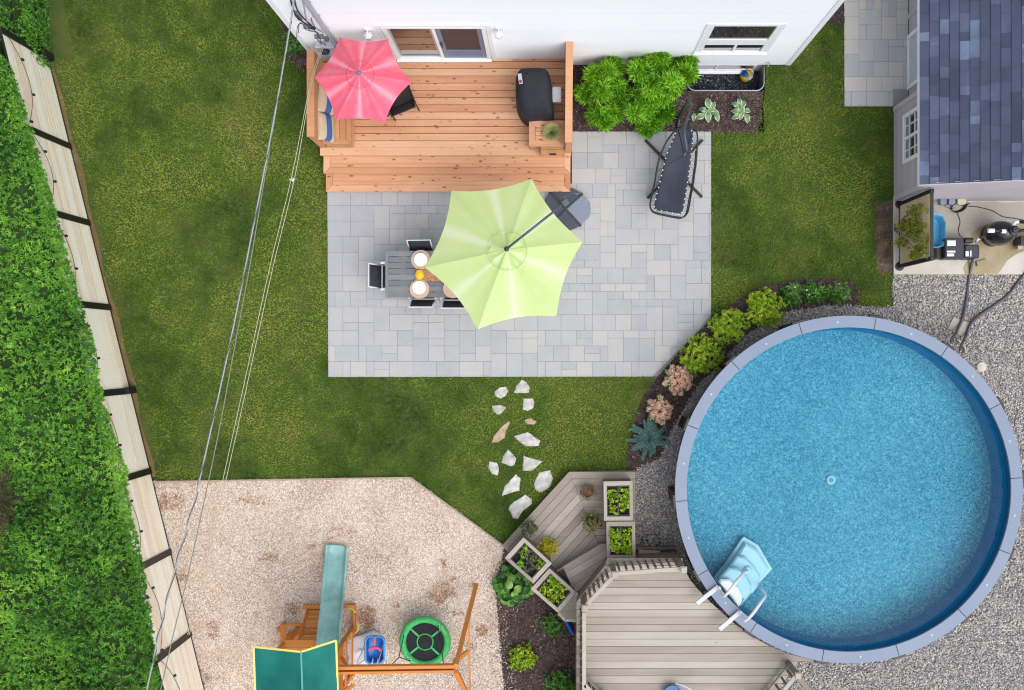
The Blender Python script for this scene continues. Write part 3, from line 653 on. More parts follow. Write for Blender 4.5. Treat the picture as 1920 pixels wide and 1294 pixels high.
# window well, ball
x0, y0, x1, y1 = WELL; rr_ = .16; out = [(x1, HY + .02), (x1, y0 + rr_)] + [(x1 - rr_ + rr_ * math.cos(R(t)), y0 + rr_ + rr_ * math.sin(R(t))) for t in range(-15, -90, -15)] + [(x1 - rr_, y0), (x0 + rr_, y0)] + [(x0 + rr_ - rr_ * math.sin(R(t)), y0 + rr_ - rr_ * math.cos(R(t))) for t in range(15, 90, 15)] + [(x0, y0 + rr_), (x0, HY + .02)]
ww = thing('window_well', 'galvanised metal window well filled with dark gravel under the basement window', 'window well', ((x0 + x1) / 2, y0 + .3, 0))
q = MB(); q.grid([[(a, b, -.6) for a, b in out], [(a, b, .04) for a, b in out]]); q.build('wall', plain('galvanised', A(120, 124, 138), .5, metal=.3), ww, solid=.012)
q = MB(); q.tube([(a, b, .045) for a, b in out], .014, 8); q.build('rim', plain('well_rim', A(176, 182, 196), .35, metal=.4), ww, smooth=True)
struct(MB().sheet([(x0, y0), (x1, y0), (x1, HY + .2), (x0, HY + .2)], -.56).build('well_ground', mulch_mat))
scatter('well_gravel', [(x0 + .03, y0 + .03), (x1 - .03, y0 + .03), (x1 - .03, HY), (x0 + .03, HY)], 3400, 'dark blue-grey gravel at the bottom of the window well', well_m, 'stone', .01, .02, seed=51, z=-.55)
bc = P(1401, 141, -.33); ball = MB(); nb = 24; cols = [0, 1, 2, 1, 4, 3]
rotb = Matrix.Rotation(R(35), 4, 'X') @ Matrix.Rotation(R(25), 4, 'Y') @ Matrix.Rotation(R(-12), 4, 'Z')
for i in range(12):
    for k in range(nb):
        V = []
        for (ii, kk) in ((i, k), (i, k + 1), (i + 1, k + 1), (i + 1, k)):
            ph = math.pi * ii / 12; t = 2 * math.pi * kk / nb; v = rotb @ Vector((.135 * math.sin(ph) * math.cos(t), .135 * math.sin(ph) * math.sin(t), .135 * math.cos(ph))); V.append((bc[0] + v.x, bc[1] + v.y, -.40 + v.z))
        ball.add(V, [(3, 2, 1, 0)], r=.5, mi=0 if i == 0 or i == 11 else cols[(k // 4) % 6])
bo = ball.build('beach_ball', [plain('ball_white', A(235, 235, 235), .25), plain('ball_yellow', A(240, 196, 30), .25), plain('ball_blue', A(30, 100, 180), .25), plain('ball_red', A(200, 60, 60), .25), plain('ball_green', A(40, 150, 120), .25)], smooth=True, origin='auto')
tag(bo, 'striped yellow, blue and white beach ball lying in the window well', 'beach ball')

# wall lamps
def lamp(px_, py_, hexa):
    X = (px_ - CX) * (HY - .1) / (CY - py_); z = H - F * (HY - .1) / (CY - py_)
    t = thing('wall_lamp', 'white hexagonal wall lantern above the red umbrella' if hexa else 'round white wall lamp right of the patio door', 'wall lamp', (X, HY, z), 'wall lamps on the white house')
    a = MB(); a.box((X, HY - .02, z), (.1, .04, .14)); a.bar((X, HY - .02, z + .03), (X, HY - .11, z + .06), .02); a.build('bracket', white_trim, t)
    n = 6 if hexa else 20; a = MB(); a.lathe([(.02, .06), (.078, .0), (.078, -.02), (.06, -.15), (.03, -.17)] if hexa else [(.03, .05), (.07, .02), (.072, -.06), (.04, -.1)], (X, HY - .12, z), n); a.build('lamp_shade', white_gloss, t)
lamp(690, 64, True); lamp(935, 62, False)

# ---------------------------------------------------------------- electrical service on the left corner
esv = thing('electric_meter', 'electric meter box with conduit on the left end of the house wall', 'meter', (-4.1, HY, 1.7))
q = MB(); q.tube([(-3.93, HY - .05, 1.5), (-3.93, HY - .05, 6.2)], .04, 12)
for z in (1.9, 2.6, 3.3, 4.0, 4.7): q.box((-3.93, HY - .03, z), (.12, .05, .03))
q.build('conduit', plain('conduit', A(188, 192, 208), .5), esv, smooth=False)
q = MB(); q.box((-4.12, HY - .07, 1.5), (.34, .14, .5)); q.build('box', plain('meter_box', A(206, 210, 218), .45), esv, bevel=.01)
q = MB(); q.lathe([(.085, 0), (.085, .04), (.06, .08)], (-4.13, HY - .14, 1.62), 20, M4=Matrix.Rotation(R(90), 4, 'X')); q.build('meter', plain('meter_glass', A(44, 50, 110), .15), esv, smooth=True)
q = MB(); q.box((-3.82, HY - .06, 1.5), (.16, .12, .3)); q.box((-3.72, HY - .05, 1.75), (.1, .1, .18)); q.build('junction_box', plain('junction', A(150, 152, 165), .5), esv, bevel=.005)
q = MB()
q.tube(smoothpath([(-4.1, HY - .08, 1.75), (-4.16, HY - .1, 2.1), (-4.1, HY - .06, 2.4), (-4.2, HY - .1, 2.7)]), .012); q.build('riser_cable', grey_metal, esv)
for b_ in ((-4.13, 2.15, .16, .04), (-4.2, 2.75, .14, .05), (-4.03, 2.0, .07, .09), (-4.22, 3.35, .07, .3)): MB().box((b_[0], HY - .05, b_[1]), (b_[2], .07, b_[3])).build('bracket', grey_metal, esv)

# ---------------------------------------------------------------- overhead wires
def wire(name, pts, rad, mat, label, cat, group=None, k=8, n=6):
    o = MB().tube(smoothpath([P(*p) for p in pts], k), rad, n, r=.5).build(name, mat, smooth=True, origin='auto'); return tag(o, label, cat, group)
steel = plain('cable_steel', A(172, 176, 178), .5, metal=.0)
wire('power_cable', [(575, 40, 3.4), (566, -4, 4.3), (552, -30, 4.7), (548, 20, 4.75), (530, 130, 4.8), (503, 280, 4.85), (470, 450, 4.9), (432, 640, 5.0), (390, 830, 5.1), (362, 950, 5.15), (330, 1060, 5.2), (300, 1180, 5.3), (276, 1290, 5.4), (215, 1560, 5.6)], .0125, steel, 'thick pale overhead power cable crossing the left lawn', 'power cable', 'overhead cables over the lawn')
dark_cable = plain('cable_dark', A(92, 98, 100), .6)
# black insulated line twisted round the bearer
path = smoothpath([P(*p) for p in [(545, 40, 4.74), (530, 130, 4.79), (503, 280, 4.84), (470, 450, 4.9), (432, 640, 5.0), (390, 830, 5.1), (362, 950, 5.15), (330, 1060, 5.2), (300, 1180, 5.3), (276, 1290, 5.4), (215, 1560, 5.6)]], 40)
tw = []
for i, p in enumerate(path):
    a = i * .24; tw.append(p + Vector((math.cos(a) * .017, 0, math.sin(a) * .017)))
tag(MB().tube(tw, .008, 5, r=.5).build('power_cable', dark_cable, smooth=True, origin='auto'), 'thin dark cable twisted around the thick pale overhead cable', 'power cable', 'overhead cables over the lawn')
wire('telephone_cable', [(555, -20, 4.4), (546, 40, 4.3), (531, 125, 4.3), (512, 240, 4.3), (490, 370, 4.35), (468, 500, 4.4), (440, 650, 4.5), (412, 800, 4.55), (385, 930, 4.6), (352, 1080, 4.7), (325, 1190, 4.75), (302, 1290, 4.8), (240, 1560, 5)], .0085, plain('cable_green', A(140, 148, 132), .6), 'thin overhead telephone cable running beside the power cable', 'telephone cable', 'overhead cables over the lawn')
cl_m = plain('line_cord', A(206, 206, 176), .6)
cl = thing('clothesline', 'double clothesline cord from the deck wall to the fence', 'clothesline', P(500, 560, 0))
for d in (0, 1):
    MB().tube(smoothpath([P(*p) for p in [(604 + 3 * d, 88, 1.9), (589 + 3 * d, 130, 1.86), (575 + 3 * d, 190, 1.82), (546 + 6 * d, 335, 1.74), (506 + 6 * d, 500, 1.68), (462 + 6 * d, 700, 1.68), (420 + 6 * d, 890, 1.72), (385 + 5 * d, 1045, 1.8), (352 + 3 * d, 1190, 1.9)]], 8), .0065, 5, r=.5).build('cord', cl_m, cl, smooth=True)
q = MB(); c = P(549, 337, 1.74); q.ell(c, (.03, .04, .02), 10); q.bar((c[0], c[1], c[2]), (c[0] - .07, c[1] + .01, c[2]), .015); q.build('pulley', white_plastic, cl)
# service cables hanging at the corner
sv = thing('service_cable', 'black service cables drooping at the house corner', 'cable', P(587, 53, 3.0))
for j, pts in enumerate(([(543, -10, 4.2), (549, 15, 3.8), (560, 35, 3.4), (586, 52, 2.9)], [(551, -10, 4.2), (556, 15, 3.8), (568, 33, 3.4), (588, 52, 2.9)], [(588, 54, 2.9), (600, 72, 2.3), (602, 86, 1.8)], [(560, 62, 3.0), (561, 45, 3.3), (567, 44, 3.3), (574, 56, 3), (582, 54, 2.9)], [(583, 28, 3.2), (585, 40, 3.0), (592, 52, 2.7), (607, 62, 2.4)], [(584, 50, 3.1), (560, 46, 3.2), (556, 80, 3.5)])):
    MB().tube(smoothpath([P(*p) for p in pts], 6), .013 if j < 2 else .007, 6, r=.5).build('cable', black_plastic if j < 3 else dark_cable, sv, smooth=True)
q = MB(); a, b = P(579, 49, 2.95), P(590, 54, 2.85); q.tube([a, ((a[0] + b[0]) / 2, (a[1] + b[1]) / 2, 2.9), b], [.025, .036, .028], 8); q.build('splice', black_plastic, sv, smooth=True)

# ---------------------------------------------------------------- red-brown deck
deck = thing('deck', 'new red-brown wooden deck with two wide steps behind the house', 'deck', P(830, 240, 0))
dx0, dx1 = P2(601, 200, DECKZ)[0], P2(1070, 200, DECKZ)[0]; dyT = HY - .01; dyB = P2(0, 291.5, DECKZ)[1]
q = MB(); y = P2(0, 277, DECKZ)[1] - .002; 
q.prism([(dx0 - .01, dyB), (dx1, dyB), (dx1, y - .003), (dx0 - .01, y - .003)], DECKZ - .035, DECKZ, bev=.003)
while y < dyT - .02:
    t = min(y + .1335, dyT); cut = rng.choice([None, None, rng.uniform(dx0 + 1, dx1 - 1)])
    for a, b in ([(dx0, dx1)] if cut is None else [(dx0, cut - .001), (cut + .001, dx1)]): q.prism([(a, y), (b, y), (b, t - .004), (a, t - .004)], DECKZ - .03, DECKZ + rng.uniform(-.001, .001), r=rng.random(), bev=.003)
    y += .1395
q.build('deck_boards', red_wood, deck)
def stepf(xa, xb, ya, yb, z, name='step'):
    X0, X1 = P2(xa, 0, z)[0], P2(xb, 0, z)[0]; Y0, Y1 = P2(0, yb, z)[1], P2(0, ya, z)[1]; q = MB(); w_ = (Y1 - Y0 - .004) ; e = .0025
    a = .125; b = .05
    # mitred frame: front board, side returns, infill boards
    q.prism([(X0, Y0), (X1, Y0), (X1 - a, Y0 + a), (X0 + a, Y0 + a)], z - .035, z, bev=.003)
    q.prism([(X0, Y0 + e * 2), (X0 + a - e, Y0 + a + e), (X0 + a - e, Y1 + .06), (X0, Y1 + .06)], z - .035, z, bev=.003); q.prism([(X1, Y0 + e * 2), (X1 - a + e, Y0 + a + e), (X1 - a + e, Y1 + .06), (X1, Y1 + .06)], z - .035, z, bev=.003)
    y = Y0 + a + 2 * e
    for hgt in (.075, .135):
        q.prism([(X0 + a + e, y), (X1 - a - e, y), (X1 - a - e, min(y + hgt, Y1 + .06)), (X0 + a + e, min(y + hgt, Y1 + .06))], z - .035, z - .001, bev=.003); y += hgt + .004
        if y > Y1: break
    st_ = q.build(name, red_wood, deck)
    q = MB(); q.box(((X0 + X1) / 2, Y0 + .03, (z - .035) / 2 + (z - .035 - .14) / 2), (X1 - X0 - .06, .03, .15)); q.box((X0 + .03, (Y0 + Y1) / 2 + .05, z - .11), (.03, Y1 - Y0 + .05, .15)); q.box((X1 - .03, (Y0 + Y1) / 2 + .05, z - .11), (.03, Y1 - Y0 + .05, .15)); q.build('riser', red_wood, st_)
stepf(606.5, 1069.5, 292.5, 325.8, .37); stepf(611, 1069.5, 326.6, 359.3, .2)
q = MB(); q.box((dx0 + .02, (dyT + dyB) / 2, .26), (.03, dyT - dyB - .04, .5)); q.box((dx1 - .02, (dyT + dyB) / 2, .26), (.03, dyT - dyB - .04, .5)); q.box(((dx0 + dx1) / 2, dyB + .03, .43), (dx1 - dx0 - .1, .03, .17)); q.build('fascia', red_wood, deck)
def privacy(capz, pts, label_, inner):
    """solid boarded side wall with a wide cap"""
    t = MB(); c = [P(a, b, capz) for a, b in pts]; t.prism([(p[0], p[1]) for p in c], capz - .038, capz, bev=.004); o = t.build('wall_cap', red_wood_v, deck)
    Xa = min(p[0] for p in c) + .02; Xb = max(p[0] for p in c) - .02; Ya = min(p[1] for p in c) + .02; Yb = max(p[1] for p in c) - .01
    t = MB(); z = .3; xm = (Xa + Xb) / 2
    for i in range(4):
        yy = Ya + .05 + (Yb - Ya - .1) * i / 3; t.box((xm, yy, (capz - .04 + .1) / 2), (.085, .085, capz - .14 ))
    t.build('post', red_wood_v, deck)
    t = MB()
    for s_ in (-1, 1):
        z = .58 if s_ == inner else .2
        while z < capz - .06:
            zt = min(z + .135, capz - .045); t.box((xm + s_ * .053, (Ya + Yb) / 2, (z + zt) / 2), (.02, Yb - Ya, zt - z), r=rng.random()); z += .14
    t.box((xm, Ya + .0, (capz + .16) / 2), (.12, .02, capz - .25)); t.build('wall_boards', red_wood_v, deck)
privacy(1.7, [(575, 93), (589.5, 93), (589.5, 256), (575, 256)], '', 1)
privacy(1.7, [(1061, 75), (1075, 75), (1072.5, 267), (1059.3, 267)], '', -1)
# bench on the left
def benchtop(px0, px1, py0, py1, z, t=.04, infill='y', name='bench', label='', n=3, parent=None, w=.1):
    X0, Y0 = P2(px0, py1, z); X1, Y1 = P2(px1, py0, z); q = MB(); a = w; e = .003
    q.prism([(X0, Y0), (X1, Y0), (X1 - a, Y0 + a), (X0 + a, Y0 + a)], z - t, z, bev=.003); q.prism([(X0, Y1), (X0 + a, Y1 - a), (X1 - a, Y1 - a), (X1, Y1)], z - t, z, bev=.003)
    q.prism([(X0, Y0 + e), (X0 + a - e, Y0 + a), (X0 + a - e, Y1 - a), (X0, Y1 - e)], z - t, z, bev=.003); q.prism([(X1, Y0 + e), (X1, Y1 - e), (X1 - a + e, Y1 - a), (X1 - a + e, Y0 + a)], z - t, z, bev=.003)
    for i in range(n):
        if infill == 'y': u0 = X0 + a + e + (X1 - X0 - 2 * a - 2 * e) * i / n; u1 = X0 + a + e + (X1 - X0 - 2 * a - 2 * e) * (i + 1) / n; q.prism([(u0 + e, Y0 + a + e), (u1 - e, Y0 + a + e), (u1 - e, Y1 - a - e), (u0 + e, Y1 - a - e)], z - t, z - .002, bev=.003)
        else: u0 = Y0 + a + (Y1 - Y0 - 2 * a) * i / n; u1 = Y0 + a + (Y1 - Y0 - 2 * a) * (i + 1) / n; q.prism([(X0 + a + e, u0 + e), (X1 - a - e, u0 + e), (X1 - a - e, u1 - e), (X0 + a + e, u1 - e)], z - t, z - .002, bev=.003)
    return q, (X0, Y0, X1, Y1)
bn_ = thing('built_in_bench', 'wooden bench with beige and blue cushions along the left deck wall', 'bench', P(630, 200, DECKZ))
q, bb = benchtop(603, 658.5, 118, 270.5, .97); q.build('seat', red_wood_v, bn_)
q = MB(); q.box((bb[2] - .03, (bb[1] + bb[3]) / 2, .75), (.03, bb[3] - bb[1] - .04, .36)); q.box(((bb[0] + bb[2]) / 2, bb[1] + .03, .75), (bb[2] - bb[0] - .1, .03, .36)); q.build('side_panel', red_wood, bn_)
bn2 = thing('side_table', 'square slatted wooden table by the right deck wall holding a round grass pot', 'table', P(1026, 250, DECKZ))
q, bb = benchtop(992, 1059, 226.2, 274.6, 1.02, infill='x', w=.12); q.build('table_top', red_wood, bn2)
for sx in (bb[0] + .06, bb[2] - .06):
    for sy in (bb[1] + .06, bb[3] - .06): MB().box((sx, sy, .765), (.08, .08, .43)).build('leg', red_wood, bn2)
cr = thing('wooden_step_stool', 'small wooden stool with hand hole below the slatted table', 'stool', P(1036, 283, DECKZ))
q = MB(); a = P(1014, 290.5, .76); b = P(1059, 270, .76); q.prism([(a[0], a[1]), (b[0], a[1]), (b[0], a[1] + .1), (a[0], a[1] + .1)], .735, .76, bev=.003); q.prism([(a[0], a[1] + .104), (b[0], a[1] + .104), (b[0], a[1] + .21), (a[0], a[1] + .21)], .735, .76, bev=.003); q.build('seat', M('stool_wood', [A(196, 140, 90), A(222, 170, 118)], ns=6), cr)
q = MB(); q.box(((a[0] + b[0]) / 2, a[1] + .01, .762), (.13, .035, .006)); q.build('hand_hole', brown_black, cr)
for xx in (a[0] + .02, b[0] - .02): MB().box((xx, a[1] + .1, .64), (.03, .18, .18)).build('leg', orange_wood, cr)
# round woven pot
c = P(1035, 248.5, 1.1); gp = thing('grass_pot', 'round pale green clump of fine grass in a pot on the slatted table', 'potted plant', (c[0], c[1], 1.02))
MB().lathe([(.1, 0), (.13, .12), (.12, .12)], (c[0], c[1], 1.02), 20).build('pot', plain('pot_green', A(150, 140, 100), .8), gp, smooth=False)
n = 2600; th = nr.uniform(0, 6.28, n); rad_ = np.sqrt(nr.rand(n)); Cc = np.stack([c[0] + .1 * rad_ * np.cos(th), c[1] + .1 * rad_ * np.sin(th), np.full(n, 1.13)], 1)
D = np.stack([rad_ * np.cos(th) * 1.1, rad_ * np.sin(th) * 1.1, 1.1 - .55 * rad_], 1) + nr.normal(0, .12, (n, 3))
V, Fc = leafgeo(Cc, D, np.tile([0, 0, 1.], (n, 1)), nr.uniform(.07, .1, n), np.full(n, .006)); q_ = nr.rand(n)
bulk('foliage', V, Fc, np.concatenate([q_, q_]), M('pale_grass', [A(150, 152, 100, 1.7), A(186, 188, 132, 1.9), A(212, 212, 165, 1.9)], ns=5, trans=.2), gp)

# cushions: pillow shapes with broad stripes
beige = M('cushion_beige', [A(206, 182, 150), A(226, 206, 178)], rough=.9, ns=9, bump=.1, bs=200); blue = M('cushion_blue', [A(60, 96, 160), A(86, 124, 186)], rough=.9, ns=9)
def pillow(cx, cy, cz, L, Hh, T, tilt, label, rz=0):
    q = MB(); n = 20; rows = []; q2 = []
    M4 = Matrix.Rotation(rz, 4, 'Z') @ Matrix.Rotation(tilt, 4, 'Y')
    for sgn in (1, -1):
        rows = []
        for i in range(n + 1):
            row = []
            for k in range(n + 1):
                u, v = i / n * 2 - 1, k / n * 2 - 1; th = (max(0, (1 - u ** 4)) * max(0, (1 - v ** 4))) ** .5; pin = 1 - .07 * (1 - abs(v)) * 0 - .06 * (u * u) * (1 - v * v) * 0
                p = M4 @ Vector((sgn * T / 2 * th, u * L / 2 * (1 - .05 * (1 - v * v)), v * Hh / 2 * (1 - .05 * (1 - u * u)))); row.append((cx + p.x, cy + p.y, cz + p.z))
            rows.append(row)
        o = len(q.v); q.grid(rows if sgn > 0 else [r_[::-1] for r_ in rows], r=.5)
    for i in range(len(q.f)):
        k = i % n; half = i >= n * n; kk = (n - 1 - k) if half else k
        q.m[i] = 1 if (not half and 6 <= kk <= 12) else 0
    tag(q.build('cushion', [beige, blue], smooth=True, origin='auto'), label, 'cushion', 'beige cushions with a blue stripe on the bench')
Xc = P2(610, 0, 1.2)[0]
pillow(Xc, P2(0, 238, 1.2)[1], 1.18, .54, .46, .17, R(-28), 'beige cushion with blue stripe nearest the steps on the left bench', R(3))
pillow(Xc + .005, P2(0, 188, 1.2)[1], 1.18, .52, .46, .17, R(-28), 'beige cushion with blue stripe half hidden under the red umbrella', R(-4))

# ---------------------------------------------------------------- fence along the hedge
fence = thing('fence', 'pale board fence with black posts in front of the cedar hedge', 'fence', (FX0, FY0, 0))
FZ = 1.88
posts = [(91, 110), (131, 276), (168, 419), (208, 577), (253, 733), (283.5, 883), (322, 1034), (357, 1187), (394, 1340), (430, 1490)]
pw = []
for a, b in posts:
    X, Y, _ = P(a, b); pw.append((fx(Y), Y))
n0 = -fnor
for i, (X, Y) in enumerate(pw):
    q = MB(); ang = math.atan2(fdir.y, fdir.x); q.box((X, Y, FZ / 2 + .01), (.125, .07, FZ + .02), rz=ang)
    q.build('post', black_metal, fence, bevel=.004)
    if i in (0, 4): MB().box((X + fnor.x * .06, Y + fnor.y * .06, .2), (.13, .12, .4), rz=ang).build('post_base', black_metal, fence, bevel=.004)
for (a, b) in zip(pw[:-1], pw[1:]):
    A_, B_ = Vector((a[0], a[1], 0)), Vector((b[0], b[1], 0)); d = (B_ - A_).normalized(); A_ += d * .05; B_ -= d * .05; q = MB(); z = .06
    for k in range(13):
        zz = z + k * .14; t_ = rng.uniform(-.002, .002)
        if zz + .137 > FZ: break
        
        q.bar(A_ + Vector((t_, 0, zz + .068)), B_ + Vector((t_, 0, zz + .068)), .022, .131, r=rng.random())
    q.build('panel', fence_wood, fence)
    MB().bar(A_ + Vector((0, 0, .035)), B_ + Vector((0, 0, .035)), .03, .05).build('rail', black_metal, fence); MB().bar(A_ + Vector((0, 0, FZ)), B_ + Vector((0, 0, FZ)), .03, .02).build('rail', black_metal, fence)
# string lights on the fence
slt = thing('string_lights', 'thin dark string of small bulbs sagging along the fence', 'string lights', (pw[3][0] + .1, pw[3][1], 1.5))
blb = MB().lathe([(.008, .05), (.02, .045), (.02, .02), (.028, 0), (.024, -.03), (.008, -.045)], (0, 0, 0), 8); bulb0 = None
cord = []
for (a, b) in zip(pw[:-1], pw[1:]):
    A_, B_ = Vector((a[0], a[1], FZ - .02)), Vector((b[0], b[1], FZ - .02)); off = Vector((fnor.x, fnor.y, 0)) * .05; L = (B_ - A_).length
    for k in range(13): t = k / 12; cord.append(A_.lerp(B_, t) + off * (1 + 1.2 * math.sin(math.pi * t)) - Vector((0, 0, .42 * max(0, math.sin(math.pi * t)) ** .8)))
    for t in (.26, .62, .93):
        p = A_.lerp(B_, t) + off * (1 + 1.2 * math.sin(math.pi * t)) - Vector((0, 0, .42 * math.sin(math.pi * t) ** .8 + .02))
        if bulb0 is None: bulb0 = blb.build('bulb', brown_black, slt, local=True); o = bulb0
        else: o = bulb0.copy(); COL.objects.link(o); o.parent = slt
        o.location = p - slt.location + Vector((fnor.x, fnor.y, 0)) * .02
MB().tube(cord, .0055, 5, r=.5).build('cord', brown_black, slt, smooth=True)

# ---------------------------------------------------------------- cedar hedge
hedge_m = M('cedar_leaves', [A(34, 68, 26, 1.4), A(60, 104, 36, 2.0), A(86, 136, 48, 2.2), A(120, 164, 60, 2.2), A(166, 196, 88, 2.0)], rough=.7, ns=1.3, wa=.5, wn=.5, world=True, trans=.2, pos=[0, .25, .52, .8, 1])
hg = thing('cedar_hedge', 'broad dense green cedar hedge behind the pale fence', 'hedge', (fx(0) - 2, 0, 0))
HE = [(-60, 30), (-40, 60), (10, 108), (44, 195), (58, 250), (84, 335), (102, 400), (116, 450), (146, 560), (172, 640), (184, 720), (206, 800), (236, 885), (240, 950), (262, 1040), (270, 1090), (284, 1180), (290, 1240), (302, 1300), (330, 1420), (360, 1560)]
HEw = [P2(a, b, 2.15) for a, b in HE]; HEw = [(a, b) for a, b in HEw]
# beyond the last post the hedge comes forward to the soil strip
HE2 = [(52, -40), (60, 0), (64, 50), (68, 90), (60, 100), (30, 88), (0, 72), (-40, 60)]
def hedge_edge(y):
    ys = [p[1] for p in HEw][::-1]; xs = [p[0] for p in HEw][::-1]; e = np.interp(y, ys, xs) - .12
    # north of the fence
    up = np.interp(y, [P2(0, 92, 1.6)[1], P2(0, 60, 1.6)[1], P2(0, 0, 1.6)[1], 12], [P2(66, 92, .7)[0], P2(65, 60, .7)[0], P2(58, 0, .7)[0], P2(48, 0, .7)[0]])
    return np.where(y > P2(0, 92, 1.6)[1], up, e)
def htop(X, Y, e):
    d = np.clip(e - X, 0, 9); b = .16 * np.sin(X * 2.3 + 1.2 * np.sin(Y * 1.7)) + .15 * np.sin(Y * 2.1 + X) + .08 * np.sin(Y * 5.3 + X * 4.1)
    n_ = Y > P2(0, 92, 1.6)[1]
    return np.where(n_, .5, 2.0) + np.minimum(np.sqrt(d * .9), 1.0) * np.where(n_, 1.9, .62) + b * np.clip(d, 0, 1)
ys = np.linspace(-9.2, 8.2, 80); core = MB(); rows = []
for y in ys:
    e = float(hedge_edge(np.array(y))); lo = e - .12 if y > P2(0, 92, 1.6)[1] else fx(y) - .16; row = [(lo, y, .02), (lo, y, 1.2 if y > P2(0, 92, 1.6)[1] else 1.9)]
    for d in (.14, .3, .6, 1, 1.6, 2.4, 3.4, 4.4): row.append((e - d, y, float(htop(np.array(e - d), np.array(y), e)) - .16))
    rows.append(row + [(e - 4.4, y, 0.02)])
core.grid(rows); core.build('branches', plain('hedge_core', A(50, 78, 30), .95), hg)
nc = 33000; Y = nr.uniform(-9.1, 8.1, nc); e = hedge_edge(Y); d = np.where(nr.rand(nc) < .12, nr.uniform(-.04, .1, nc), nr.uniform(0, 4.2, nc) ** 1.0); X = e - d; nn0 = Y > P2(0, 92, 1.6)[1]; Z = htop(X, Y, e) - np.where(d < .1, nr.uniform(0, 1, nc) * np.where(nn0, .5, .12), nr.uniform(-.04, .1, nc) + .05)
gap = (np.sin(X * 3.1 + Y * 2.2) + np.sin(Y * 4.7 - X * 2.9) > 1.82) & (nr.rand(nc) < .6) & (d > .3); X, Y, Z, d = X[~gap], Y[~gap], Z[~gap], d[~gap]
N = np.stack([np.clip(.9 - d * 1.2, 0, .9) + nr.normal(0, .2, len(X)), nr.normal(0, .25, len(X)), np.ones(len(X))], 1)
rc = np.clip(.42 + .2 * nr.normal(size=len(X)) + .16 * np.sin(X * 1.3 + 2) * np.sin(Y * .9) + .1 * (d > 2), 0, 1)
V, Fc, q_ = rosettes(np.stack([X, Y, Z], 1), 11, .056, .02, 1.0, N, rc, .35, .55, 8)
sel = (nr.rand(len(X)) < .07) & (d > .15); V2, F2, q2 = rosettes(np.stack([X, Y, Z + .04], 1)[sel], 9, .1, .017, .8, N[sel], np.clip(rc[sel] + .25, 0, 1), .2, .9, 18)
V, Fc, q_ = join([(V, Fc, q_), (V2, F2, q2)])
bulk('foliage', V, Fc, q_, hedge_m, hg)
# brownish dead sprays at the far left
nb_ = 110; cx_, cy_ = P2(12, 940, 2.6); Cb = np.stack([cx_ + nr.normal(0, .07, nb_), cy_ + nr.normal(0, .3, nb_), 2.72 + nr.normal(0, .03, nb_)], 1)
V, Fc, q_ = rosettes(Cb, 12, .08, .012, 1.1, None, None, .8, .4, 9); bulk('dead_foliage', V, Fc, q_, M('dead_cedar', [A(74, 66, 44), A(120, 110, 84)], ns=4), hg)
# ---------------------------------------------------------------- parasols
def canopy(mb, tips, apex, sag, conc, nu=30, nv=14, v0=0.02, dome=1.25, rnd=True, ripple=0):
    n = len(tips); ap = Vector(apex)
    for i in range(n):
        a, b = Vector(tips[i]), Vector(tips[(i + 1) % n]); rows = []
        for j in range(nv + 1):
            v = v0 + (1 - v0) * j / nv; row = []
            for k in range(nu + 1):
                u = k / nu; w = 4 * u * (1 - u); e = a.lerp(b, u); e = e.lerp(ap, conc * w)
                p = ap.lerp(e, v); p.z = ap.z + (e.z - ap.z) * (v ** dome) - sag * w * v * (1.15 - v) * 2.2
                p.z += .017 * math.exp(-((u - .5) / .15) ** 2) * (1 - v) ** .7 * min(1, v * 5) + .004 * math.sin(u * 25 + i) * v * (1 - v)
                if ripple: p.z += ripple * math.sin(u * 9 + i * 2) * v
                row.append(tuple(p))
            rows.append(row)
        mb.grid(rows, rfun=lambda j, k, i=i: .5 + .42 * math.exp(-(((k + .5) / nu - .5) / (.09 + .02 * math.sin(i * 2.2))) ** 2) * min(1, (j + 1) / 4) - .05 * math.cos(2 * math.pi * (k + .5) / nu * 3 + i))  # lighter streak along each panel middle: sheen painted into the fabric colour
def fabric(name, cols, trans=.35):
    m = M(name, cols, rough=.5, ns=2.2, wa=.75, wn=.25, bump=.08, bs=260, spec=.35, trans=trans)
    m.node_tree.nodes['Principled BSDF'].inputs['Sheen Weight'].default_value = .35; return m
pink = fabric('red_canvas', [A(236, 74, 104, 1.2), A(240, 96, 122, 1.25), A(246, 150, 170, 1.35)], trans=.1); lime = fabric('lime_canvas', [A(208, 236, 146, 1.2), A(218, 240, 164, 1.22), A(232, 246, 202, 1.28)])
t0 = thing('parasol', 'red six-sided garden umbrella over the bench on the deck', 'parasol', (-3.26, 4.75, DECKZ))
tips = [P(a, b, 2.52) for a, b in ((636.7, 69.6), (589.4, 144.7), (629.3, 225.4), (721, 231), (772, 154), (727.6, 74.2))]
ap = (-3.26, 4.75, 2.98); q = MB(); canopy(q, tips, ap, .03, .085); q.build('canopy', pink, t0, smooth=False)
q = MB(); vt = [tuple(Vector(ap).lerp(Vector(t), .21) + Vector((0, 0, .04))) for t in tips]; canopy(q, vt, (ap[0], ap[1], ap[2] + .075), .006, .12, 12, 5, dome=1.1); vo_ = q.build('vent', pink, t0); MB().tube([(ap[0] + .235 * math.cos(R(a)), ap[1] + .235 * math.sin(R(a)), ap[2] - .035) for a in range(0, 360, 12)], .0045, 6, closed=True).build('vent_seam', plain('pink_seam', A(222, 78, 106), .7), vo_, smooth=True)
for t in tips: MB().bar((ap[0], ap[1], ap[2] - .06), (t[0], t[1], t[2] - .015), .016).build('rib', dark_metal, t0)
MB().tube([(ap[0], ap[1], DECKZ + .02), (ap[0], ap[1], ap[2] + .06)], .019, 12).build('pole', dark_metal, t0, smooth=True)
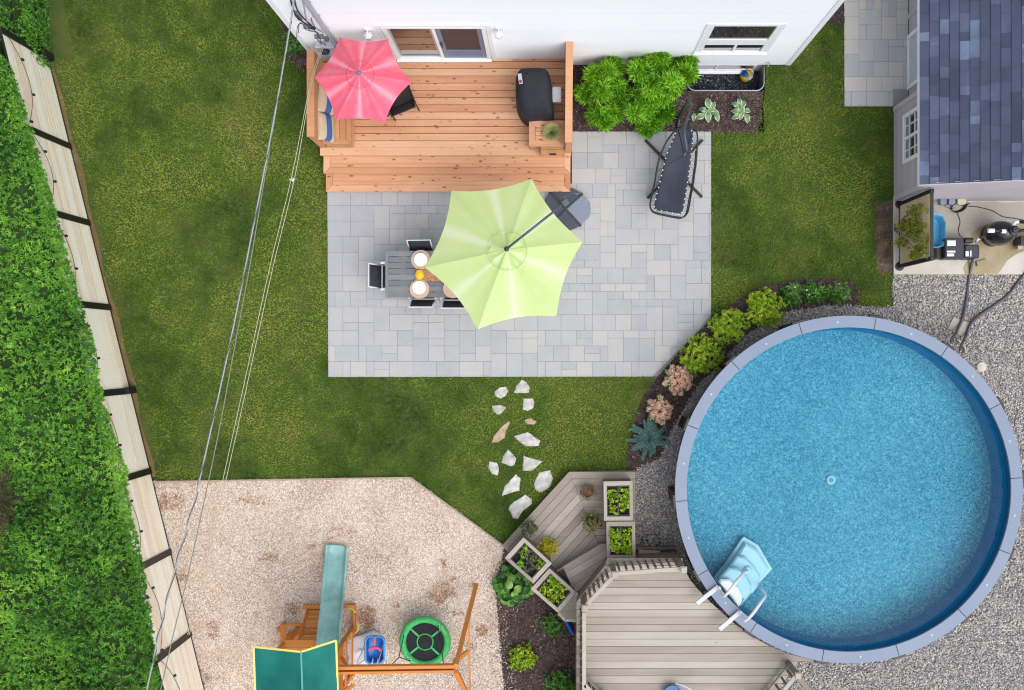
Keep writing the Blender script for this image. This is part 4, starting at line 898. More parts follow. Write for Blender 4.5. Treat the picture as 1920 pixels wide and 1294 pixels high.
MB().lathe([(.035, 0), (.04, .03), (.02, .07)], (ap[0], ap[1], ap[2] + .045), 14).build('finial', plain('finial_blue', A(120, 130, 170), .3), t0, smooth=True)
MB().lathe([(.24, 0), (.24, .03), (.05, .06), (.03, .2)], (ap[0], ap[1], DECKZ + .002), 24).build('base', dark_metal, t0, smooth=False)

t1 = thing('cantilever_parasol', 'lime green cantilever umbrella covering the patio dining table', 'parasol', P(1062, 385, 0))
tips = [P(a, b, 2.3) for a, b in ((996.4, 335.3), (846.3, 357.8), (796, 501.7), (895, 618), (1043.4, 593.2), (1092.8, 453.5))]
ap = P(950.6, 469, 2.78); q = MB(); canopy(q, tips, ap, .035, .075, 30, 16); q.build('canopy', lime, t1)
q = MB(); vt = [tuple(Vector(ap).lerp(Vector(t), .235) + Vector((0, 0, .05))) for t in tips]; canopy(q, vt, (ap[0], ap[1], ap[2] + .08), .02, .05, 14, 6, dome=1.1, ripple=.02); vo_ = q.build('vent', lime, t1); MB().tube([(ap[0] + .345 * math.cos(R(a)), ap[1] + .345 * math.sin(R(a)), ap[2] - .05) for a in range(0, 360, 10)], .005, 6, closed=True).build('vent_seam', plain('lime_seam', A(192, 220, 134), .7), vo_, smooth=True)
for t in tips: MB().bar((ap[0], ap[1], ap[2] - .06), (t[0], t[1], t[2] - .015), .018).build('rib', dark_metal, t1)
mast = P(1068, 376, .1); apv = Vector(ap)
ga = plain('arm_grey', A(92, 106, 112), .35, metal=.3)
end = Vector(P(1081, 363, 2.74)); MB().tube([(apv.x, apv.y, 2.98), tuple(end)], .021, 10).build('arm', ga, t1, smooth=True)
q = MB(); q.tube([(apv.x, apv.y, 2.70), (apv.x, apv.y, 3.02)], .024, 10); q.ell((apv.x, apv.y, 3.0), (.045, .045, .04), 14); MB.build(q, 'hub', dark_metal, t1, smooth=True)
m0 = P(1056, 386, .06); m1 = P(1060, 380, 2.74); MB().tube([(m0[0], m0[1], .05), (m0[0], m0[1], 1.2), m1], .03, 12).build('mast', ga, t1, smooth=True)
q = MB(); q.box((m1[0], m1[1], 2.75), (.11, .09, .12), rz=R(38)); q.build('bracket', ga, t1, bevel=.006)
q = MB(); q.tube([(m0[0] + .02, m0[1] - .06, 1.35), (m0[0] + .02, m0[1] - .12, 1.35), (m0[0] + .02, m0[1] - .12, 1.25)], .012, 8); q.build('crank_handle', ga, t1)
q = MB(); a = tuple(end); q.lathe([(.03, -.04), (.034, 0), (.03, .04)], a, 12, M4=Matrix.Rotation(R(90), 4, 'Y')); q.build('arm_end_cap', ga, t1)
bm_ = plain('base_ribbed', A(78, 82, 96), .5)
# cross base and four quarter-round weights
def quarter(c, rad, rot, sq=False):
    m = MB(); n = 10
    if sq: out_ = [(0.02, 0.02), (rad, 0.02), (rad * 1.02, rad * .55), (rad * .82, rad * .82), (rad * .55, rad * 1.02), (0.02, rad)]
    else: out_ = [(0.02, 0.02)] + [(rad * math.cos(R(3 + 84 * i / n)), rad * math.sin(R(3 + 84 * i / n))) for i in range(n + 1)]
    cs, sn = math.cos(rot), math.sin(rot); pts = [(c[0] + x * cs - y * sn, c[1] + x * sn + y * cs) for x, y in out_]
    m.prism(pts, .03, .1, r=.5, bev=.012)
    if not sq:
        for i in range(1, 9):
            a_ = R(3 + 84 * i / 9) + rot; m.bar((c[0] + rad * .35 * math.cos(a_), c[1] + rad * .35 * math.sin(a_), .102), (c[0] + rad * .92 * math.cos(a_), c[1] + rad * .92 * math.sin(a_), .102), .012, .012, r=.9)
    return m
bc_ = P(1060, 392, .05)[:2]
for k in range(4):
    rot = R(42 + 90 * k); o = quarter(bc_, .43, rot, k == 3).build('weight', bm_ if k != 3 else plain('weight_grey', A(138, 148, 168), .45), t1)
    if k == 3: o['label'] = 'smooth blue-grey angular weight slab'
q = MB(); 
for k in (0, 1): q.bar((bc_[0] - .46 * math.cos(R(42 + 90 * k)), bc_[1] - .46 * math.sin(R(42 + 90 * k)), .06 + .004 * k), (bc_[0] + .46 * math.cos(R(42 + 90 * k)), bc_[1] + .46 * math.sin(R(42 + 90 * k)), .06 + .004 * k), .05, .05)
q.build('cross_base', dark_metal, t1)

# ---------------------------------------------------------------- black sling chair under the red umbrella
sc_ = thing('sling_chair', 'dark brown sling armchair on the deck beside the red umbrella', 'chair', (0, 0, 0))
for s_ in (-1, 1):
    MB().tube([(s_ * .25, .24, 0), (s_ * .25, .24, .62)], .014).build('leg', black_metal, sc_); MB().tube([(s_ * .25, -.26, 0), (s_ * .25, -.22, .62)], .014).build('leg', black_metal, sc_)
    MB().tube([(s_ * .25, .27, .64), (s_ * .25, -.26, .62)], .02).build('armrest', black_metal, sc_)
    MB().tube([(s_ * .23, -.12, .40), (s_ * .235, -.42, .99)], .015).build('back_rail', black_metal, sc_)
q = MB(); q.grid([[(x * .23, .27 - .4 * i / 8, .43 - .05 * i / 8 - .015 * math.sin(math.pi * i / 8)) for x in (-1, -.3, .3, 1)] for i in range(9)]); q.build('seat', brown_sling, sc_, solid=.012, smooth=True)
q = MB(); q.grid([[(x * .23, -.13 - .285 * i / 8, .41 + .555 * i / 8) for x in (-1, -.3, .3, 1)] for i in range(9)]); q.build('backrest', brown_sling, sc_, solid=.012, smooth=True)
c = P(753, 188, 1.0); sc_.location = (c[0] - .05, c[1] + .05, DECKZ + .002); sc_.rotation_euler = (0, 0, R(22))

# ---------------------------------------------------------------- covered grill
gr = thing('covered_grill', 'barbecue grill under a black fabric cover against the right deck wall', 'grill', P(1001, 178, DECKZ))
def loft(secs, k=4):
    """sections: (outline 8+ pts, z)"""
    q = MB(); q.grid([[(x, y, z) for x, y in s_ + [s_[0]]] for s_, z in secs], r=.5); s_, z = secs[-1]; q.add([(x, y, z) for x, y in s_], [tuple(range(len(s_)))], r=.5); return q
def rrect(x0, y0, x1, y1, r_, n=4):
    o = []
    for cx, cy, a0 in ((x1 - r_, y1 - r_, 0), (x0 + r_, y1 - r_, 90), (x0 + r_, y0 + r_, 180), (x1 - r_, y0 + r_, 270)):
        for i in range(n + 1): a = R(a0 + 90 * i / n); o.append((cx + r_ * math.cos(a), cy + r_ * math.sin(a)))
    return o
gx0, gy0 = P2(964, 224, 1.2); gx1, gy1 = P2(1036, 131, 1.2)
secs = []
for z, ins, rr2, sh in ((.57, -.015, .06, 0), (.8, .0, .06, 0), (1.15, .01, .07, 0), (1.42, .03, .1, .0), (1.52, .06, .12, .02), (1.6, .12, .12, .03), (1.64, .2, .1, .03), (1.65, .27, .06, .03)):
    o = rrect(gx0 + ins, gy0 + ins * .8, gx1 - ins * .7, gy1 - ins * .5, rr2, 5); o = [(x + .02 * math.sin(z * 9 + i * .9) * (1 if z < 1.5 else .3), y + .012 * math.sin(i * 2.1 + z * 5)) for i, (x, y) in enumerate(o)]; secs.append((o, z))
OUT = [(620, 345), (700, 343), (775, 345), (800, 372), (815, 430), (825, 500), (828, 580), (832, 640), (834, 690), (790, 697), (750, 690), (690, 696), (632, 704), (598, 662), (562, 610), (556, 540), (555, 470), (557, 400), (572, 368), (592, 354)]
secs = []
for z, f, cx_, cy_ in ((.57, 1.0, 700, 520), (.85, 1.0, 700, 520), (1.15, .99, 700, 520), (1.38, .97, 700, 505), (1.5, .92, 700, 490), (1.58, .82, 695, 475), (1.63, .66, 692, 468), (1.65, .45, 690, 465)):
    o = [P2(820 + (cx_ + (a - cx_) * f * (1 + .012 * math.sin(i * 1.9 + z * 6))) / 3.807, 40 + (cy_ + (b - cy_) * f) / 3.807, 1.25) for i, (a, b) in enumerate(OUT)]; secs.append((o[::-1], z))
loft(secs).build('cover', black_fabric, gr, smooth=True, sub=1)
# the front corner is drawn in towards the lower left
q = MB(); a, b = P(974, 138, 1.63), P(977, 158, 1.62); q.box(((a[0] + b[0]) / 2, (a[1] + b[1]) / 2, 1.632), (.07, .19, .012), rz=R(8)); q.build('badge', plain('badge_grey', A(190, 190, 200), .4), gr)
q = MB(); q.box(((a[0] + b[0]) / 2 + .005, (a[1] + b[1]) / 2 - .05, 1.641), (.045, .05, .008), rz=R(8)); q.build('badge_mark', plain('badge_red', A(170, 50, 60), .4), gr)
q = MB(); a = P(1044, 177, 1.38); q.prism(rrect(a[0] - .085, a[1] - .145, a[0] + .085, a[1] + .145, .03), 1.35, 1.385, bev=.008); q.prism(rrect(a[0] - .06, a[1] - .12, a[0] + .06, a[1] + .12, .02), 1.385, 1.392); q.build('side_shelf', plain('shelf_white', A(204, 206, 216), .4), gr)
for s_ in (-.1, .1): MB().bar((gx1 - .1, a[1] + s_, 1.34), (a[0] + .06, a[1] + s_, 1.34), .02).build('shelf_bracket', dark_metal, gr)

# ---------------------------------------------------------------- patio dining set
tx0, ty1 = P2(722.5, 470, .74); tx1 = tx0 + 1.66; ty0 = P2(0, 558.3, .74)[1]
tb_m = M('table_slats', [A(124, 127, 134), A(150, 152, 158)], rough=.55, ns=5, wa=.6, bump=.1)
tb = thing('dining_table', 'grey slatted rectangular patio table half covered by the lime umbrella', 'table', ((tx0 + tx1) / 2, (ty0 + ty1) / 2, .024))
q = MB(); ns_ = 6; fr = .055; q.box((tx0 + fr / 2, (ty0 + ty1) / 2, .725), (fr, ty1 - ty0, .03)); q.box((tx1 - fr / 2, (ty0 + ty1) / 2, .725), (fr, ty1 - ty0, .03))
hgt = (ty1 - ty0) / 8.0
for i in range(8):
    yy = ty0 + hgt * (i + .5); q.box(((tx0 + tx1) / 2, yy, .725), (tx1 - tx0 - 2 * fr - .002, hgt - (.009), .03), r=rng.random())
for xx in (.34, .83, 1.3): q.box((tx0 + xx, (ty0 + ty1) / 2, .7225), (.085, ty1 - ty0 - .03, .028))
q.build('tabletop', tb_m, tb, bevel=.002)
for sx in (tx0 + .08, tx1 - .08):
    for sy in (ty0 + .07, ty1 - .07): MB().box((sx, sy, .366), (.06, .06, .68)).build('leg', tb_m, tb, bevel=.003)
alu = plain('white_frame', A(232, 234, 240, 1.05), .35, var=.04)
ch = thing('patio_chair', '', 'chair', (0, 0, 0), 'white framed patio chairs around the dining table')
for s_ in (-1, 1):
    MB().tube(smoothpath([(s_ * .255, .22, 0), (s_ * .255, .235, .35), (s_ * .255, .21, .62)], 4), .014, 8).build('leg', alu, ch, smooth=True)
    MB().tube(smoothpath([(s_ * .255, -.24, 0), (s_ * .255, -.2, .35), (s_ * .255, -.18, .62)], 4), .014, 8).build('leg', alu, ch, smooth=True)
    MB().box((s_ * .255, .02, .645), (.045, .4, .025)).build('armrest', alu, ch, bevel=.008)
    MB().tube([(s_ * .22, -.2, .40), (s_ * .22, -.36, .93)], .014, 8).build('back_post', alu, ch, smooth=True)
MB().bar((-.23, -.36, .92), (.23, -.36, .92), .02).build('top_rail', alu, ch, bevel=.004)
MB().bar((-.23, -.18, .43), (.23, -.18, .43), .02).build('seat_rail', alu, ch, bevel=.004)
q = MB(); q.grid([[(x * .21, .24 - .41 * i / 6, .44 - .012 * math.sin(math.pi * i / 6)) for x in (-1, -.3, .3, 1)] for i in range(7)]); q.build('seat', sling, ch, solid=.01, smooth=True)
q = MB(); q.grid([[(x * .21, -.205 - .15 * i / 6, .45 + .46 * i / 6) for x in (-1, -.3, .3, 1)] for i in range(7)]); q.build('backrest', sling, ch, solid=.01, smooth=True)
def place(o, px_, py_, ang, z, label):
    """px,py: middle of the top rail"""
    c_ = P(px_, py_, .92 + .024); off = Matrix.Rotation(ang, 2) @ Vector((0, -.36)); o.location = (c_[0] - off.x, c_[1] - off.y, .024); o.rotation_euler = (0, 0, ang); o['label'] = label
place(ch, 691.5, 515.8, R(-90), 0, 'white framed black sling chair at the left end of the grey table')
place(dup(ch), 784.5, 450.5, R(181), 0, 'white framed black sling chair on the house side of the table')
place(dup(ch), 788.5, 575.8, R(0), 0, 'white framed black sling chair on the lawn side, left of the pair')
place(dup(ch), 849.5, 577.8, R(0), 0, 'white framed black sling chair on the lawn side, half under the lime umbrella')
mat_m = M('placemat_straw', [A(222, 190, 164), A(240, 214, 192)], rough=.85, ns=12, wa=.3, bump=.3, bs=120)
TZ = .7655
for (a, b, lab) in ((789, 487, 'round straw placemat under the upper white plate'), (786.5, 542, 'round straw placemat under the lower white plate'), (849, 541, 'round straw placemat peeking out under the lime umbrella')):
    c = P(a, b, TZ); q = MB(); q.lathe([(.186, 0), (.188, .004), (.186, .008), (.18, .009)], c, 36); tag(q.build('placemat', mat_m, origin='auto', smooth=False), lab, 'placemat', 'round straw placemats on the dining table')
plate_m = plain('plate_white', A(250, 250, 252, 1.25), .15, var=.02)
for (a, b, lab) in ((789, 487, 'white round plate on the upper placemat next to the umbrella edge'), (786, 539.5, 'white round plate on the lower placemat near the chairs')):
    c = P(a, b, TZ + .01); q = MB(); q.lathe([(.07, 0), (.08, .004), (.128, .018), (.13, .021), (.126, .022), (.085, .010), (.02, .009)], c, 36); tag(q.build('plate', plate_m, origin='auto', smooth=True), lab, 'plate', 'white plates on the dining table')
a = P2(779, 527, TZ); b = P2(860, 502.5, TZ); q = MB(); q.box(((a[0] + b[0]) / 2, (a[1] + b[1]) / 2, TZ - .008), (b[0] - a[0], b[1] - a[1], .005)); tag(q.build('table_runner', M('runner_fabric', [A(176, 96, 52), A(208, 150, 110), A(226, 190, 160)], rough=.9, ns=28, wa=0, wn=1.2), origin='auto'), 'orange-brown speckled table runner between the plates', 'table runner')
c = P(787, 515.5, .81); q = MB(); q.lathe([(.02, -.035), (.06, -.03), (.08, .0), (.083, .02), (.078, .022), (.072, .0), (.02, -.015)], (c[0], c[1], .80), 28, M4=Matrix.Scale(1.18, 4, (0, 1, 0)))
q.ell((c[0], c[1], .80), (.073, .086, .03), 20)
tag(q.build('lemon_bowl', plain('lemon_yellow', A(246, 210, 44, 1.1), .3), origin='auto', smooth=True), 'oval bright yellow bowl between the two white plates', 'bowl')

# ---------------------------------------------------------------- hanging lounger
def lz(y_zoom): t = (1110 - y_zoom) / 830.; return .72 - .10 * math.sin(min(1, max(0, t)) * math.pi * .9) + .62 * max(0, t - .45) ** 1.2
def LZ(pts): return [P(1180 + a / 4.978, 180 + b / 4.978, lz(b)) for a, b in pts]
lo = thing('hanging_lounger', 'black hanging chaise lounger on a curved stand at the patio edge', 'lounger', P(1264, 317, .024))
fr_o = [(470, 300), (430, 318), (365, 400), (320, 480), (282, 570), (255, 690), (237, 800), (215, 900), (200, 965), (193, 1020), (205, 1062), (240, 1088), (340, 1112), (470, 1134), (510, 1126), (540, 1095), (556, 1040), (575, 930), (592, 850), (610, 720), (622, 640), (632, 500), (636, 400), (628, 330), (600, 300), (540, 285)]
MB().tube(smoothpath(LZ(fr_o + [fr_o[0]]), 4), .016, 8, r=.5).build('frame', black_metal, lo, smooth=True)
low = [(p[0], p[1], p[2] - .16 + .1 * abs((i - 12) / 13)) for i, p in enumerate(LZ([(a + (6 if a < 400 else -6), b) for a, b in fr_o[3:22]]))]
MB().tube(smoothpath(low, 4), .011, 8, r=.5).build('lower_frame', black_metal, lo, smooth=True)
def sideL(b): return np.interp(b, [290, 350, 450, 530, 600, 700, 800, 900, 960, 1040, 1075], [455, 425, 385, 352, 330, 305, 283, 258, 243, 228, 240])
def sideR(b): return np.interp(b, [290, 350, 450, 530, 600, 700, 800, 900, 960, 1040, 1085, 1110], [565, 600, 590, 583, 576, 562, 548, 532, 523, 508, 496, 480])
rows = []
for i in range(30):
    t = i / 29; bl = 290 + t * (1066 - 290); br = 290 + t * (1100 - 290); row = []
    for k in range(9):
        u = k / 8; a = sideL(bl) + (sideR(br) - sideL(bl)) * u; b = bl + (br - bl) * u; z = lz(b) - .05 * math.sin(math.pi * u) - .03; row.append(P(1180 + a / 4.978, 180 + b / 4.978, z))
    rows.append(row)
q = MB(); q.grid(rows); q.build('fabric_seat', M('lounger_mesh', [(.022, .025, .04, 1), (.04, .045, .068, 1)], rough=.7, ns=4, bump=.15, bs=200), lo, solid=.006, smooth=True)
# grommets and lacing cord
gm = plain('grommet_white', A(225, 228, 236), .3); g0 = MB().disc((0, 0, 0), .0135, .006, 10).build('grommet', gm, lo, local=True); first = True
Lg = [(sideL(b) + 4, b) for b in (350, 385, 428, 475, 530, 583, 637, 692, 744, 800, 855, 912, 965, 1033)]; Rg = [(sideR(b) - 4, b) for b in (325, 355, 398, 442, 494, 542, 597, 654, 705, 750, 806, 862, 913, 962, 1016)]
Bg = [(248, 1060), (300, 1071), (352, 1084), (403, 1094), (457, 1108), (489, 1088)]
def fnear(p):
    best = min(LZ(fr_o), key=lambda c_: (c_[0] - p[0]) ** 2 + (c_[1] - p[1]) ** 2)
    return best
FRS = smoothpath(LZ(fr_o + [fr_o[0]]), 8)
for side_ in (Lg, Rg[::-1], Bg):
    pr = None; lace = MB()
    for (a, b) in side_:
        p = Vector(P(1180 + a / 4.978, 180 + b / 4.978, lz(b) - .022)); o = g0 if first else g0.copy()
        if not first: COL.objects.link(o); o.parent = lo
        first = False; o.location = p - lo.location; f_ = min(FRS, key=lambda c_: (c_ - p).length)
        if pr is not None: m_ = min(FRS, key=lambda c_: (c_ - (p + pr) / 2).length); lace.bar(pr, m_, .005, .005); lace.bar(m_, p, .005, .005)
        pr = p
    lace.build('lacing', black_plastic, lo)
hook = Vector((2.433, 3.556, 2.02)); base = Vector(P(1264, 317, .05))
for a, b, lf in (((1210, 263), (1316.6, 369.8), 0), ((1317.6, 262.4), (1214, 372), .012)):
    p, q_ = P(a[0], a[1], .055 + lf), P(b[0], b[1], .055 + lf); MB().bar(p, q_, .05, .045).build('base_leg', black_metal, lo, bevel=.004)
top = base + Vector((0, 0, 0)); dirn = Vector((P(1272, 228)[0] - base.x, P(1272, 228)[1] - base.y, 0)); far = base + dirn
arc = [base + Vector((0, 0, 0)), base + dirn * .6, far + Vector((0, 0, .02)), far + Vector((.02, .1, .25)), far + Vector((.03, .12, .9)), far + Vector((.0, .02, 1.6)), far + Vector((-.02, -.2, 2.02)), hook + Vector((-.05, .42, .2)), hook + Vector((0, .1, .12)), hook + Vector((0, .02, .05))]
sm_ = smoothpath(arc, 8); MB().tube(sm_, [.034 if i < len(sm_) * .55 else .028 for i in range(len(sm_))], 12, r=.5).build('curved_stand', M('stand_metal', [(.03, .034, .042, 1), (.05, .055, .066, 1)], rough=.35, spec=.5), lo, smooth=True)
q = MB(); q.tube([tuple(hook + Vector((0, .02, .06))), tuple(hook + Vector((0, .02, -.22)))], .008, 6); q.build('hook', gm, lo)
for (a, b) in ((600, 310), (455, 310), (600, 700), (262, 700)):
    p = Vector(P(1180 + a / 4.978, 180 + b / 4.978, lz(b))); MB().tube([tuple(hook + Vector((0, .02, -.2))), tuple(p)], .009 if b < 500 else .004, 6).build('hanger', black_metal, lo)
# ---------------------------------------------------------------- round pool
RZ = 1.32; PX, PY = POOLC; RO, RI = 3.24, 3.02
pool = thing('swimming_pool', 'large round above-ground pool with blue water and grey rim', 'swimming pool', (PX, PY, 0))
rim_m = M('rim_resin', [A(138, 152, 176), A(150, 163, 186)], rough=.45, ns=1.4, wa=.35, wn=.4)
def ring(r0, r1, z0, z1, a0, a1, n):
    q = MB(); vs = []; ts = [a0 + (a1 - a0) * i / n for i in range(n + 1)]
    for t in ts:
        c_, s_ = math.cos(t), math.sin(t)
        for r_, z in ((r0, z0), (r1, z0), (r1, z1), (r0, z1)): vs.append((PX + r_ * c_, PY + r_ * s_, z))
    fs = []
    for i in range(n):
        for k in range(4): fs.append((i * 4 + k, i * 4 + (k + 1) % 4, i * 4 + 4 + (k + 1) % 4, i * 4 + 4 + k))
    fs += [(3, 2, 1, 0), (n * 4, n * 4 + 1, n * 4 + 2, n * 4 + 3)]
    return q.add(vs, fs)
J0 = -R(21.8); st_ = 2 * math.pi / 14
bt = plain('rim_button', A(150, 214, 240), .3, var=.05)
for k in range(14):
    a0 = J0 + k * st_
    tr_ = ring(RI + .0, RO, RZ - .05, RZ, a0 + .0016, a0 + st_ - .0016, 10).build('top_rail', rim_m, pool, bevel=.004)
    c_, s_ = math.cos(a0 + st_ / 2), math.sin(a0 + st_ / 2); MB().disc((PX + 3.12 * c_, PY + 3.12 * s_, RZ), .022, .006, 12).build('button', bt, tr_)
    c_, s_ = math.cos(a0), math.sin(a0); q = MB(); q.box((PX + 3.17 * c_, PY + 3.17 * s_, RZ / 2 - .03), (.12, .22, RZ - .06), rz=a0); q.build('upright', brown_black, pool, bevel=.01)
    q = MB(); q.box((PX + 3.235 * c_, PY + 3.235 * s_, RZ - .06), (.11, .26, .1), rz=a0); q.build('rail_joint_cap', black_plastic, pool, bevel=.015)
q = MB(); n = 96
q.grid([[(PX + r_ * math.cos(2 * math.pi * i / n), PY + r_ * math.sin(2 * math.pi * i / n), z) for i in range(n + 1)] for r_, z in ((3.08, 0), (3.08, RZ - .05))]); q.build('outer_wall', plain('pool_wall', A(60, 54, 62), .5), pool, smooth=True)
FZL = .5
liner = bpy.data.materials.new('pool_liner'); liner.use_nodes = True; t = liner.node_tree; b = t.nodes['Principled BSDF']
v = coord(t, world=True); n1 = noise(t, v, 21, 3, .75); n2 = noise(t, v, .45, 3, .5); n3 = noise(t, v, 46, 2, .7)
f = mth(t, 'ADD', mth(t, 'MULTIPLY', mth(t, 'SUBTRACT', n1, .5), 1.7), mth(t, 'ADD', mth(t, 'MULTIPLY', mth(t, 'SUBTRACT', n2, .5), .5), mth(t, 'SUBTRACT', mth(t, 'MULTIPLY', n3, 2.3), .68)), clamp=True)
c = ramp(t, f, [A(44, 114, 142, 1.15), A(88, 156, 180, 1.15), A(112, 174, 196, 1.15), A(160, 208, 222, 1.15)], [0, .42, .68, 1]); t.links.new(c, b.inputs['Base Color']); b.inputs['Roughness'].default_value = .8
b.inputs['Specular IOR Level'].default_value = .1
wall_l = M('liner_wall', [A(30, 122, 164, 1.4), A(50, 142, 182, 1.4)], rough=.9, ns=3, wa=0, wn=.7, speck=.06, spec=.05)
q = MB(); rr2 = [0, .5, 1.2, 2, 2.6, 2.9, 2.99]; q.grid([[(PX + r_ * math.cos(2 * math.pi * i / n), PY + r_ * math.sin(2 * math.pi * i / n), FZL + (.012 * math.sin(i * .39 + r_ * 2) if 0 < r_ < 2.95 else 0)) for i in range(n + 1)] for r_ in rr2]); q.build('floor_liner', liner, pool, smooth=True)
q = MB(); q.grid([[(PX + r_ * math.cos(-2 * math.pi * i / n), PY + r_ * math.sin(-2 * math.pi * i / n), z) for i in range(n + 1)] for r_, z in ((2.985, FZL + .002), (3.02, .75), (3.03, 1.10))]); q.build('liner_wall', wall_l, pool, smooth=True)
q = MB(); q.grid([[(PX + 3.032 * math.cos(-2 * math.pi * i / n), PY + 3.032 * math.sin(-2 * math.pi * i / n), z) for i in range(n + 1)] for z in (1.10, RZ - .04)]); q.build('liner_band', plain('liner_band', A(20, 84, 124), .35), pool, smooth=True)  # wall above the waterline, its shadow painted in as darker navy
wm = bpy.data.materials.new('pool_water'); wm.use_nodes = True; t = wm.node_tree; t.nodes.remove(t.nodes['Principled BSDF'])
tp_ = nn(t, 'ShaderNodeBsdfTransparent'); tp_.inputs[0].default_value = (.72, .93, .98, 1); gl_ = nn(t, 'ShaderNodeBsdfGlossy'); gl_.inputs['Roughness'].default_value = .06
fr_ = nn(t, 'ShaderNodeFresnel'); fr_.inputs[0].default_value = 1.18; bn = nn(t, 'ShaderNodeBump'); bn.inputs['Strength'].default_value = .3; bn.inputs['Distance'].default_value = .02
t.links.new(noise(t, coord(t, world=True), 9, 3, .6), bn.inputs['Height']); t.links.new(bn.outputs[0], gl_.inputs['Normal']); t.links.new(bn.outputs[0], fr_.inputs['Normal'])
mx = nn(t, 'ShaderNodeMixShader'); t.links.new(fr_.outputs[0], mx.inputs[0]); t.links.new(tp_.outputs[0], mx.inputs[1]); t.links.new(gl_.outputs[0], mx.inputs[2]); t.links.new(mx.outputs[0], t.nodes['Material Output'].inputs[0])
q = MB(); q.sheet([(PX + 3.028 * math.cos(2 * math.pi * i / n), PY + 3.028 * math.sin(2 * math.pi * i / n)) for i in range(n)], 1.12); q.build('water', wm, pool)
c = P(1558, 900, FZL + .02); q = MB(); q.lathe([(.09, 0), (.09, .012), (.075, .02), (.03, .02)], c, 24); q.build('main_drain', plain('drain_white', A(190, 224, 234), .4), pool)
MB().disc((c[0], c[1], c[2] + .018), .045, .01, 16).build('drain_cap', plain('drain_ring', A(120, 170, 190), .4), pool)
# a light return fitting and skimmer lid
c = P(1841, 688, .05); tag(MB().lathe([(.10, 0), (.10, .03), (.085, .045), (.04, .05), (.04, .06)], (c[0], c[1], .012), 24).build('skimmer_lid', plain('lid_cream', A(226, 220, 206), .5), origin='auto'), 'round cream plastic lid lying on the gravel beside the pool', 'lid')

# pool steps
step_m = M('step_plastic', [A(206, 220, 226, 1.25), A(220, 232, 236, 1.25)], rough=.3, ns=2, wa=0, wn=.5)
ps = thing('pool_steps', 'pale blue plastic pool steps with white handrails over the rim', 'pool steps', P(1400, 1070, 1))
def zp(pts, z): return [P2(1060 + a / 4., 980 + b / 4., z) for a, b in pts]
q = MB(); q.prism(zp([(1345, 110), (1455, 175), (1560, 355), (1450, 475), (1318, 640), (1105, 430), (1215, 300), (1325, 130)], .72), .56, .64, bev=.01); q.prism(zp([(1350, 150), (1440, 200), (1530, 345), (1440, 450), (1330, 600), (1150, 420), (1235, 320)], .75), .64, .78, bev=.04); q.build('base_tray', step_m, ps, bevel=.01)
for i, (pts, z0_, z1_) in enumerate((([(1290, 250), (1350, 260), (1420, 330), (1465, 400), (1450, 480), (1400, 540), (1200, 370)], .78, .9), ([(1225, 340), (1290, 340), (1360, 400), (1400, 470), (1395, 520), (1350, 590), (1150, 420)], .9, 1.03), ([(1160, 425), (1230, 425), (1300, 490), (1330, 560), (1325, 600), (1300, 640), (1240, 560), (1150, 450)], 1.03, 1.16))):
    q = MB(); q.prism(zp(pts, z1_), z0_, z1_, bev=.03); q.build('tread', step_m, ps, bevel=.012)
hr = white_gloss
for pts in ([(985, 605, 1.36), (1150, 478, 1.36)], [(1155, 800, 1.36), (1310, 668, 1.36)]):
    a, b = [P(1060 + x / 4., 980 + y / 4., z) for x, y, z in pts]; MB().bar(a, b, .085, .05).build('rail_base', white_plastic, ps, bevel=.012)
for pts in ([(1150, 480, 1.38), (1168, 520, 1.45), (1190, 550, 1.75), (1240, 500, 1.98), (1300, 420, 1.8), (1340, 380, 1.35), (1368, 360, .9)], [(1308, 665, 1.38), (1328, 700, 1.45), (1345, 735, 1.75), (1400, 690, 1.98), (1465, 600, 1.9), (1500, 542, 1.5), (1465, 490, .9), (1440, 470, .7)]):
    MB().tube(smoothpath([P(1060 + x / 4., 980 + y / 4., z) for x, y, z in pts], 6), .028, 10, r=.5).build('handrail', hr, ps, smooth=True)
q = MB(); q.lathe([(.085, 0), (.09, .03), (.06, .05)], P(1402, 1070, .9), 20); q.build('knob', step_m, ps, smooth=False)

# ---------------------------------------------------------------- grey decks
UZ = 1.1
ud = thing('pool_deck', 'weathered grey wooden pool deck joined to the round pool', 'deck', P(1260, 1180, 0))
POX, POY = PX, PY
def arcx(y, z=UZ):
    """x of the deck edge next to the pool at row y (world)"""
    r_ = 3.30 + .10 * min(1, max(0, (y + 4.9) / .6)); d = r_ * r_ - (y - POY) ** 2
    return POX - math.sqrt(max(0, d))
yT = P2(0, 1047, UZ)[1]; q = MB(); y = yT; k = 0
cA, cB, cC = P2(1081, 1128, UZ), P2(1138, 1056, UZ), P2(1280, 1047, UZ)
br = P2(1497, 1240, UZ); slope = -.045
while y > -7.2:
    yb = y - .1315
    def xl(yy):
        if yy > cB[1]: return cB[0]
        if yy > cA[1]: return cB[0] + (cA[0] - cB[0]) * (yy - cB[1]) / (cA[1] - cB[1])
        return cA[0]
    def xr(yy):
        if yy > cC[1] - .05: return cC[0]
        if yy > br[1]: return max(cC[0], arcx(yy)) if yy > POY - 3.36 else br[0]
        return br[0] + (yy - br[1]) * .72
    jy = .0
    q.prism([(xl(yb), yb), (xr(yb) - .0, yb - .0), (xr(y), y), (xl(y), y)], UZ - .032, UZ + rng.uniform(-.001, .001), r=rng.random(), bev=.003); y -= .1385
q.build('deck_boards', grey_wood, ud)
q = MB(); q.bar((cA[0] + .02, cA[1], .52), (cA[0] + .02, -7.2, .52), .03, 1.08); q.bar((cA[0] + .02, cA[1], .52), (cB[0] + .02, cB[1] - .02, .52), .03, 1.08); q.bar((cB[0], cB[1] - .03, .52), (cC[0], cC[1] - .03, .52), .03, 1.08); q.build('skirt', grey_wood_dark, ud)
